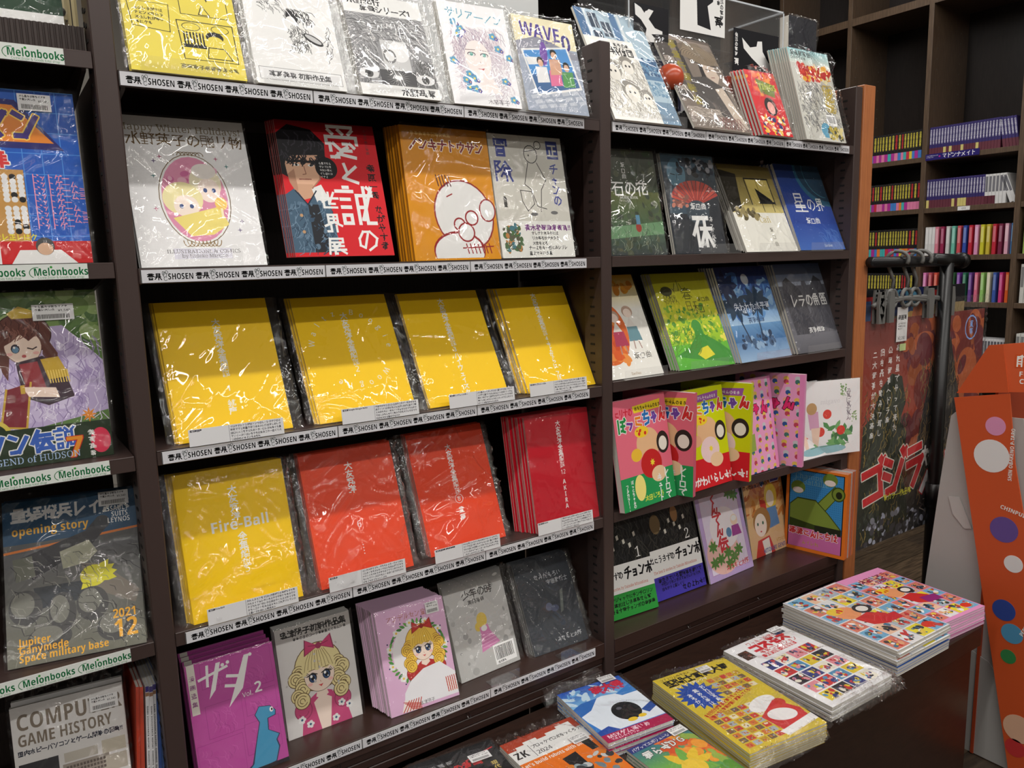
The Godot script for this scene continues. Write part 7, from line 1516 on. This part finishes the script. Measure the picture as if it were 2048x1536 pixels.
# ------------------------------------------------------------------ the paperback bookcase on the far wall
func far_bookcase() -> void:
	var brown := wood(Color(0.40, 0.325, 0.255), Color(0.30, 0.24, 0.19), Vector3(10, 0.8, 10), 0.4)
	var dark := wood(Color(0.15, 0.12, 0.11), Color(0.10, 0.08, 0.075), Vector3(10, 0.7, 8), 0.3)
	var t := thing("wall_bookcase", "tall dark wooden bookcase along the far wall with rows of paperbacks", "bookcase", Vector3(4.0, FLOOR, 0))
	var cuts := [-3.24, -2.78, -2.32, -1.86, -1.40, -0.94, -0.47, 0.0, 0.46, 0.92]
	var levels := [0.18, 0.56, 0.945, 1.287, 1.528, 1.778, 2.046]
	for z in cuts:
		put("upright", box(Vector3(0, 0, z - 0.013), Vector3(0.38, 3.5, z + 0.013), 0.001), brown, t)
	var pin := paint(Color(0.5, 0.48, 0.45), 0.4, 0.8)
	for z in [-1.40, -0.94, -0.47]:
		var st := tool()
		for k in 34:
			for x in [0.05, 0.28]:
				for s in [-1, 1]: add_box(st, Vector3(x, 0.9 + k * 0.052, z + s * 0.0134 - 0.0008), Vector3(x + 0.006, 0.906 + k * 0.052, z + s * 0.0134 + 0.0008))
		var h := put("peg_holes", st.commit(), pin, t)
		h.set_meta("kind", "stuff")
	for i in cuts.size() - 1:
		var a: float = cuts[i] + 0.013
		var b: float = cuts[i + 1] - 0.013
		put("back_panel", box(Vector3(0.365, 0, a), Vector3(0.378, 3.5, b)), dark, t)
		put("top_board", box(Vector3(0.0, 2.73, a), Vector3(0.38, 2.77, b)), brown, t)
		for y in levels:
			if i < 3 and y > 1.9: continue
			put("shelf_board", box(Vector3(0.004, y - 0.026 - FLOOR, a), Vector3(0.364, y - FLOOR, b), 0.001), brown, t)
	# paperbacks: spine towards the aisle
	var r := RandomNumberGenerator.new()
	r.seed = 21
	var bright := {"pink": rgb(226, 130, 170), "red": rgb(200, 50, 70), "orange": rgb(236, 130, 50), "blue": rgb(70, 130, 205), "magenta": rgb(180, 50, 150), "teal": rgb(70, 180, 180), "yellow": rgb(226, 200, 60)}
	var names := ["pink", "pink", "red", "orange", "blue", "magenta", "teal", "pink", "yellow", "magenta"]
	var shelf_name := {2.046: "uppermost filled", 1.778: "second", 1.528: "third", 1.287: "fourth", 0.945: "low"}
	for y in [2.046, 1.778, 1.528, 1.287]:
		var z := -1.385
		var nth := 0
		while z < -0.962:
			var th := r.randf_range(0.0125, 0.019)
			if th > -0.957 - z: break
			var tone: String = names[r.randi() % names.size()]
			paperback(Vector3(4.02, y, z), th, 0.148 + r.randf_range(-0.001, 0.001), rgb(34, 32, 34), rgb(214, 200, 80) if r.randf() < 0.8 else rgb(206, 60, 60), bright[tone], 0.0, "%s black-spined paperback with %s foot in its row on the %s shelf" % [ORDER[nth], tone, shelf_name[y]], "black-spined paperbacks")
			nth += 1
			z += th + 0.0006
	for q in [[2.046, 24, 5, 0], [1.778, 20, 0, 8]]:
		var z := -0.925
		for i in q[1]:
			paperback(Vector3(4.02, q[0], z), 0.0138, 0.148, rgb(52, 42, 104), Color(0.78, 0.78, 0.82), rgb(100, 46, 60) if r.randf() < 0.85 else rgb(210, 196, 120), 0.0, "%s violet-spined paperback from the upright on the %s shelf" % [ORDER[i], shelf_name[q[0]]], "violet-spined paperbacks")
			z += 0.0146
		for i in q[2]:
			paperback(Vector3(4.02, q[0], z + 0.012), 0.0138, 0.146, rgb(56, 46, 110), Color(0.78, 0.78, 0.82), rgb(100, 46, 60), 9.0, "%s of the leaning violet paperbacks on the uppermost filled shelf" % ORDER[i], "leaning violet paperbacks")
			z += 0.0152
		for i in q[3]:
			paperback(Vector3(4.02, q[0], z + (0.02 if i > 5 else 0.0)), 0.0155, 0.146, Color(0.86, 0.86, 0.86), Color(0.45, 0.45, 0.48), Color(0.84, 0.84, 0.84) if i > 2 else rgb(90, 36, 50), 22.0 if i > 5 else 0.0, "%s white-spined paperback past the violet ones on the second shelf" % ORDER[i], "white paperbacks leaning" if i > 5 else "white paperbacks upright")
			z += 0.0168
	var mixed := [[Color(0.85, 0.85, 0.85), "white"], [Color(0.85, 0.85, 0.85), "white"], [Color(0.84, 0.84, 0.84), "white"], [rgb(220, 130, 150), "rose"], [rgb(150, 40, 80), "wine red"], [Color(0.8, 0.8, 0.8), "pale grey"], [rgb(110, 190, 170), "mint"], [rgb(206, 80, 90), "coral"], [rgb(50, 80, 170), "royal blue"], [rgb(196, 40, 60), "crimson"], [rgb(220, 150, 190), "light pink"], [rgb(206, 200, 50), "lemon"], [rgb(200, 180, 60), "mustard"], [rgb(190, 40, 60), "scarlet"], [rgb(120, 40, 70), "plum"], [rgb(226, 170, 190), "blush"], [rgb(70, 130, 190), "sky blue"]]
	var z2 := -0.92
	for i in mixed.size():
		paperback(Vector3(4.02, 1.528, z2), 0.0165, 0.15, mixed[i][0], (mixed[i][0] as Color).lightened(0.35), mixed[i][0], 0.0, "%s paperback on the third shelf of the far bookcase%s" % [mixed[i][1], ", %s from the upright" % ORDER[i] if i < 3 else ""], "bright paperbacks on the third shelf")
		z2 += 0.0175 if i < 3 else 0.0285
	var row4 := [[rgb(226, 130, 190), "orchid"], [rgb(200, 90, 100), "dusty red"], [rgb(220, 90, 70), "vermilion"], [rgb(70, 120, 190), "azure"], [rgb(90, 90, 90), "charcoal"], [rgb(70, 120, 80), "leaf green"], [rgb(130, 70, 170), "violet"], [rgb(50, 120, 90), "deep green"], [rgb(110, 70, 150), "purple"], [rgb(220, 110, 140), "salmon pink"], [rgb(150, 200, 110), "apple green"], [rgb(226, 220, 190), "ivory"], [rgb(60, 90, 170), "cobalt"], [rgb(206, 60, 130), "hot pink"], [rgb(230, 100, 40), "flame orange"]]
	z2 = -0.92
	for i in row4.size():
		paperback(Vector3(4.02, 1.287, z2), 0.0145, 0.15, row4[i][0], (row4[i][0] as Color).lightened(0.3), row4[i][0], 0.0, "%s paperback on the fourth shelf behind the hanging rail" % row4[i][1], "bright paperbacks on the fourth shelf")
		z2 += 0.0295
	for i in 12:
		paperback(Vector3(4.02, 0.945, -0.66 + i * 0.0148), 0.0142, 0.155, Color(0.84, 0.84, 0.85), Color(0.35, 0.35, 0.38), rgb(190, 70, 60), 0.0, "%s white paperback with a red foot on the low shelf by the cardboard display" % ORDER[i], "white paperbacks on the low shelf")
	for q in [[1.528, rgb(150, 180, 90), "sage"], [1.287, Color(0.8, 0.8, 0.78), "bone white"], [0.945, Color(0.82, 0.82, 0.8), "chalk white"]]:
		for i in 3:
			paperback(Vector3(4.02, q[0], -0.44 + i * 0.02), 0.018, 0.19, q[1], Color(0.5, 0.5, 0.5), q[1], 0.0, "%s %s paperback in the bay at the picture's edge" % [ORDER[i], q[2]], "%s paperbacks" % q[2])
	var sg := thing("shelf_sign", "violet shelf sign with white katakana on the far bookcase", "sign", Vector3(3.998, 2.046 - 0.022, -0.93))
	var k := Pen.new(0.27, 0.032, fonts, 8, 3000.0)
	k.f(rgb(46, 38, 110))
	k.small(0.02, 0.3, 0.22, 2, 0.022, Color(0.85, 0.85, 0.9))
	k.e(0.27, 0.5, 0.018, 0.016, rgb(190, 50, 150))
	k.tx("マドンナメイト", 0.32, 0.5, 0.088, Color(0.92, 0.92, 0.95), 0.13)
	sheet("face", sg, Vector3(0, 0, 0), 0.27, 0.032, 0.002, printed(k.tex(), 0.4), paint(Color(0.2, 0.18, 0.4), 0.5)).rotation.y = -PI / 2
	sg.get_child(0).transform = Transform3D(Basis(Vector3.UP, -PI / 2) * Basis.from_scale(Vector3(0.27, 0.032, 0.002)), Vector3.ZERO)
	var k2 := Pen.new(0.06, 0.02, fonts, 8, 3000.0)
	k2.f(Color(0.9, 0.9, 0.9))
	k2.tc("019", 0.5, 0.5, 0.2, Color(0.1, 0.1, 0.1), 0.1, "regular")
	var nt := sheet(numbered("number_tag"), self, Vector3.ZERO, 1, 1, 1, printed(k2.tex(), 0.5), paint(Color(0.9, 0.9, 0.9), 0.5))
	nt.transform = Transform3D(Basis(Vector3.UP, -PI / 2) * Basis.from_scale(Vector3(0.06, 0.02, 0.002)), Vector3(3.999, 1.778 - 0.023, -0.75))
	tag(nt, "small white number tag on the second shelf of the far bookcase", "tag")

func rear_bookcase() -> void:
	var dark := wood(Color(0.17, 0.135, 0.12), Color(0.11, 0.09, 0.08), Vector3(8, 0.7, 10), 0.4)
	var t := thing("rear_bookcase", "dark wooden bookcase against the back wall, seen above the clear case", "bookcase", Vector3(0.6, FLOOR, -3.24))
	put("back_panel", box(Vector3(0, 0, -0.35), Vector3(3.3, 3.5, -0.33)), dark, t)
	for i in 5: put("upright", box(Vector3(i * 0.82, 0, -0.33), Vector3(i * 0.82 + 0.026, 3.5, 0.0), 0.001), dark, t)
	for i in 4:
		for y in [0.3, 0.8, 1.3, 1.8, 2.3, 2.75]:
			put("shelf_board", box(Vector3(i * 0.82 + 0.027, y - 0.026, -0.33), Vector3(i * 0.82 + 0.819, y, -0.004), 0.001), dark, t)

func paperback(at: Vector3, th: float, h: float, body: Color, title: Color, foot: Color, lean: float, label: String, group: String) -> void:
	var o := thing("paperback", label, "paperback", at, group)
	o.rotation = Vector3(-deg_to_rad(lean), 0, 0)
	var m := paint(body, 0.4)
	var st_key := "pb_body %.4f %.4f" % [th, h]
	if not meshes.has(st_key): meshes[st_key] = box(Vector3(0, 0, 0), Vector3(0.105, h, th), 0.0008)
	put("cover", meshes[st_key], m, o)
	var key := "pb_title %.4f %.4f" % [th, h]
	var look := body.to_html() + title.to_html()
	if not cover_mats.has(look):
		if cover_mats.get("title prints", 0) < 4:
			cover_mats["title prints"] = cover_mats.get("title prints", 0) + 1
			var k := Pen.new(0.009, 0.075, fonts, cover_mats["title prints"], 4000.0)
			k.f(body)
			k.tv("大正の花子水田石星正木と夢", 0.5, 0.01, 0.85, title, 0.2, 0.98)
			cover_mats[look] = printed(k.tex(), 0.5)
		else:
			cover_mats[look] = paint(title, 0.5)
	var tp := sheet("title_print", o, Vector3.ZERO, 1, 1, 1, cover_mats[look], m)
	tp.transform = Transform3D(Basis(Vector3.UP, -PI / 2) * Basis.from_scale(Vector3(th * 0.72, h * 0.52, 0.001)), Vector3(-0.0004, h * 0.41, th * 0.14))
	var key2 := "pb_foot %.4f %.4f" % [th, h]
	if not meshes.has(key2): meshes[key2] = box(Vector3(-0.0005, 0.0005, 0.0004), Vector3(0.09, h * 0.28, th + 0.0002))
	put("foot_band", meshes[key2], paint(foot, 0.45), o)

# ------------------------------------------------------------------ hanging rail and poster
func rail_rack() -> void:
	var blackm := paint(Color(0.05, 0.05, 0.052), 0.35)
	var t := thing("hanging_rail", "black garment rail with a round end cap standing behind the bookcase's end", "rail", Vector3(0, FLOOR, 0))
	put("top_bar", tube([Vector3(1.942, 1.446, 0.025), Vector3(2.455, 1.438, 0.025)], 0.016, 16), paint(Color(0.16, 0.16, 0.165), 0.3, 0.5), t)
	put("bar_sleeve", tube([Vector3(2.289, 1.447, 0.025), Vector3(2.455, 1.441, 0.025)], 0.02, 16), blackm, t)
	put("end_cap", tube([Vector3(2.453, 1.440, 0.025), Vector3(2.477, 1.440, 0.025)], 0.0262, 20), blackm, t)
	put("post", tube([Vector3(2.378, 0.02, 0.025), Vector3(2.378, 1.434, 0.025)], 0.0205, 16), blackm, t)
	put("post_collar", tube([Vector3(2.378, 0.62, 0.025), Vector3(2.378, 0.70, 0.025)], 0.026, 16), blackm, t)
	put("foot_bar", tube([Vector3(2.378, 0.02, -0.30), Vector3(2.378, 0.02, 0.10)], 0.016, 12), blackm, t)
	put("rear_post", tube([Vector3(1.988, 0.0, -0.05), Vector3(1.988, 1.443, -0.05), Vector3(1.988, 1.444, 0.025)], 0.013, 12), blackm, t)
	var grey := paint(Color(0.42, 0.42, 0.41), 0.45)
	var what := ["front grey plastic clip hanger holding the dark red poster", "second grey plastic clip hanger on the rail behind the poster", "rear grey clip hanger next to the end panel"]
	var xs := [2.216, 2.167, 2.085]
	for i in 3:
		var x: float = xs[i]
		var z := 0.025
		var h := thing("clip_hanger", what[i], "hanger", Vector3(x, 0, 0), "clip hangers on the rail")
		var hook := []
		for k in 14:
			var a := -0.5 + k * 0.33
			hook.append(Vector3(0.028 * cos(a) * 0.55, 1.53 + 0.026 * sin(a), z + 0.026 * cos(a)))
		hook.append(Vector3(0.0, 1.47, z - 0.01))
		hook.append(Vector3(0.0, 1.44, z - 0.012))
		put("hook", tube(hook, 0.0055, 8), grey, h)
		put("arm", tube([Vector3(-[0.19, 0.17, 0.10][i], 1.395, z - 0.012), Vector3(-0.05, 1.412, z - 0.012), Vector3(0.05, 1.412, z - 0.012), Vector3(0.24, 1.395, z - 0.012)], 0.0065, 10), grey, h)
		var ring := []
		for k in 17: ring.append(Vector3(0.027 * cos(k * TAU / 16), 1.413 + 0.027 * sin(k * TAU / 16), z - 0.012))
		put("ring", tube(ring, 0.006, 8), grey, h)
		for s in [-[0.15, 0.15, 0.075][i], 0.21]:
			var c := put("clip", prism([[-0.013, -0.05], [0.013, -0.05], [0.016, 0.01], [0.01, 0.045], [-0.01, 0.045], [-0.016, 0.01]], 0.008), grey, h, Vector3(s, 1.392, z + 0.002))
			put("jaw", prism([[-0.011, -0.05], [0.011, -0.05], [0.013, 0.0], [0.008, 0.05], [-0.008, 0.05], [-0.013, 0.0]], 0.006), grey, c, Vector3(0.0, 0, -0.018))
			put("spring", tube([Vector3(-0.012, 0.0, -0.012), Vector3(0.012, 0.0, -0.012)], 0.007, 10), paint(Color(0.6, 0.6, 0.6), 0.3, 0.9), c)
	var w := 0.737
	var hh := 0.722
	var p := thing("film_poster", "dark red film poster with red and white title lettering, hanging in a clear bag", "poster", Vector3(1.969, 0.628, 0.0))
	sheet("print", p, Vector3.ZERO, w, hh, 0.0006, cover_mat("creature_poster", w, hh, 0.5), paint(Color(0.8, 0.8, 0.78), 0.7))
	put("plastic_sleeve", film(w, hh, 0.001, [0.012, 0.025, 0.05, 0.004], 0.5, 91), film_mat, p)
	var k := Pen.new(0.064, 0.115, fonts, 5, 2600.0)
	k.f(Color(0.9, 0.9, 0.9))
	k.tc("映画技", 0.5, 0.3, 0.28, Color(0.1, 0.1, 0.1), 0.12)
	k.small(0.12, 0.48, 0.75, 3, 0.1, Color(0.2, 0.2, 0.2))
	k.tx("¥2,200", 0.16, 0.9, 0.22, Color(0.15, 0.15, 0.15), 0.1, "regular")
	sheet("price_label", p, Vector3(0.165, 0.648, 0.006), 0.060, 0.108, 0.0005, printed(k.tex(), 0.5), paint(Color(0.9, 0.9, 0.9), 0.5))
	sheet("green_tag", p, Vector3(0.188, 0.618, 0.006), 0.034, 0.022, 0.0005, paint(rgb(196, 216, 150), 0.5), paint(rgb(196, 216, 150), 0.5))
	var q := thing("rear_poster", "second poster with blue and red frames, its top edge showing above the dark red one", "poster", Vector3(1.985, 0.78, -0.022))
	sheet("print", q, Vector3.ZERO, 0.62, 0.66, 0.0006, cover_mat("rear_poster", 0.62, 0.66, 0.5), paint(Color(0.7, 0.7, 0.7), 0.7))

# ------------------------------------------------------------------ cardboard display at the picture's edge
func cardboard_display() -> void:
	var orange := paint(rgb(206, 84, 36), 0.55)
	var t := thing("cardboard_display", "tall orange cardboard display stand with a folded header and a white side wing", "display stand", Vector3(2.05, FLOOR, 0))
	# panels are drawn in (z, y) and stand across the aisle: x of the outline runs towards the viewer
	var turn := Basis(Vector3.UP, -PI / 2)
	var F := FLOOR
	var face := [[0.231, 1.14 - F], [0.374, 1.169 - F], [0.40, 0.98 - F], [0.60, 0.0], [0.445, 0.0]]
	var sp := put("side_panel", prism(face, 0.004), orange, t)
	sp.transform = Transform3D(turn, Vector3.ZERO)
	var hd := put("header_side", prism([[0.238, 1.154 - F], [0.315, 1.296 - F], [0.35, 1.301 - F], [0.372, 1.172 - F]], 0.004), orange, t)
	hd.transform = Transform3D(turn, Vector3(-0.002, 0, 0))
	var hf := put("header_front", prism([[0.0, 1.301 - F], [0.30, 1.34 - F], [0.30, 1.19 - F], [0.022, 1.172 - F]], 0.004), orange, t)
	hf.transform = Transform3D(Basis(Vector3.UP, -PI / 2 + 0.35), Vector3(-0.002, 0, 0.35))
	# print on the header and the panel: lettering as thin raised ink
	var ink := paint(Color(0.93, 0.92, 0.9), 0.6)
	lettering("header_lettering", hf, "FUJIKO.F.FUJIO", 0.018, Vector3(0.04, 1.212 - F, 0.0005), ink)
	lettering("header_lettering", hf, "COMICS SERIES", 0.018, Vector3(0.042, 1.192 - F, 0.0005), ink)
	var k := Pen.new(0.075, 0.036, fonts, 2, 3000.0)
	k.f(rgb(206, 84, 36))
	k.tx("藤子", 0.04, 0.5, 0.45, Color(0.93, 0.92, 0.9), 0.13)
	sheet("header_title", hf, Vector3(0.03, 1.24 - F, 0.0008), 0.075, 0.036, 0.0006, printed(k.tex(), 0.6), orange)
	# the drawn mascots are left out; plain coloured dots of about their colours are printed instead
	for q in [[0.345, 1.075, 0.026, rgb(222, 150, 190)], [0.34, 0.99, 0.046, Color(0.9, 0.9, 0.9)], [0.385, 0.79, 0.036, rgb(100, 76, 150)], [0.415, 0.70, 0.024, Color(0.9, 0.9, 0.9)], [0.40, 0.56, 0.03, rgb(44, 70, 150)], [0.425, 0.50, 0.028, rgb(80, 150, 190)], [0.42, 0.43, 0.02, rgb(50, 130, 70)], [0.46, 0.23, 0.04, rgb(226, 180, 150)], [0.455, 0.17, 0.026, rgb(196, 50, 50)]]:
		var rim := []
		for i in 28: rim.append([q[0] + q[2] * cos(i * TAU / 28), q[1] - F + q[2] * sin(i * TAU / 28)])
		put("printed_dot", prism(rim, 0.0006), paint(q[3], 0.6), sp, Vector3(0, 0, 0.0007))
	lettering("name_lettering", sp, "SHIN OBAKENO P-TARO", 0.013, Vector3(0.398, 0.93 - F, 0.0008), ink, PI / 2)
	lettering("name_lettering", sp, "CHINPUI", 0.015, Vector3(0.37, 0.845 - F, 0.0008), ink, -0.2)
	lettering("name_lettering", sp, "PERMAN", 0.014, Vector3(0.455, 0.50 - F, 0.0008), ink, 1.2)
	var inner := put("inner_shelf", box(Vector3(0.02, 0.60 - F, 0.36), Vector3(0.32, 0.61 - F, 0.60)), orange, t)
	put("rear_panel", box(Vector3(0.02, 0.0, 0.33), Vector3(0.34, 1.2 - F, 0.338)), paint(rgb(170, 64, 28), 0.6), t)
	var wg := put("side_wing", prism([[0.15, 0.0], [0.165, 0.547 - F], [0.192, 0.883 - F], [0.211, 1.08 - F], [0.222, 1.092 - F], [0.40, 1.10 - F], [0.56, 0.0]], 0.004), paint(Color(0.72, 0.71, 0.70), 0.5), t)
	wg.transform = Transform3D(turn, Vector3(0.03, 0, 0))
	put("wing_flap", prism([[0.22, 0.84 - F], [0.25, 0.845 - F], [0.29, 0.76 - F], [0.27, 0.755 - F], [0.235, 0.79 - F]], 0.003), paint(Color(0.78, 0.77, 0.76), 0.5), wg, Vector3(0, 0, 0.004))
	put("wing_base", prism([[0.28, 0.0], [0.30, 0.40 - F], [0.36, 0.38 - F], [0.47, 0.25 - F], [0.47, 0.0]], 0.003), paint(Color(0.66, 0.65, 0.64), 0.5), wg, Vector3(0, 0, 0.006))

func lettering(called: String, parent: Node, text: String, size: float, at: Vector3, m: Material, turn := 0.0) -> void:
	var tm := TextMesh.new()
	tm.text = text
	tm.font = fonts["bold_font"]
	tm.font_size = 32
	tm.pixel_size = size / 32.0
	tm.depth = 0.0006
	tm.horizontal_alignment = HORIZONTAL_ALIGNMENT_LEFT
	tm.vertical_alignment = VERTICAL_ALIGNMENT_BOTTOM
	var o := put(called, tm, m, parent, at)
	o.rotation.z = turn
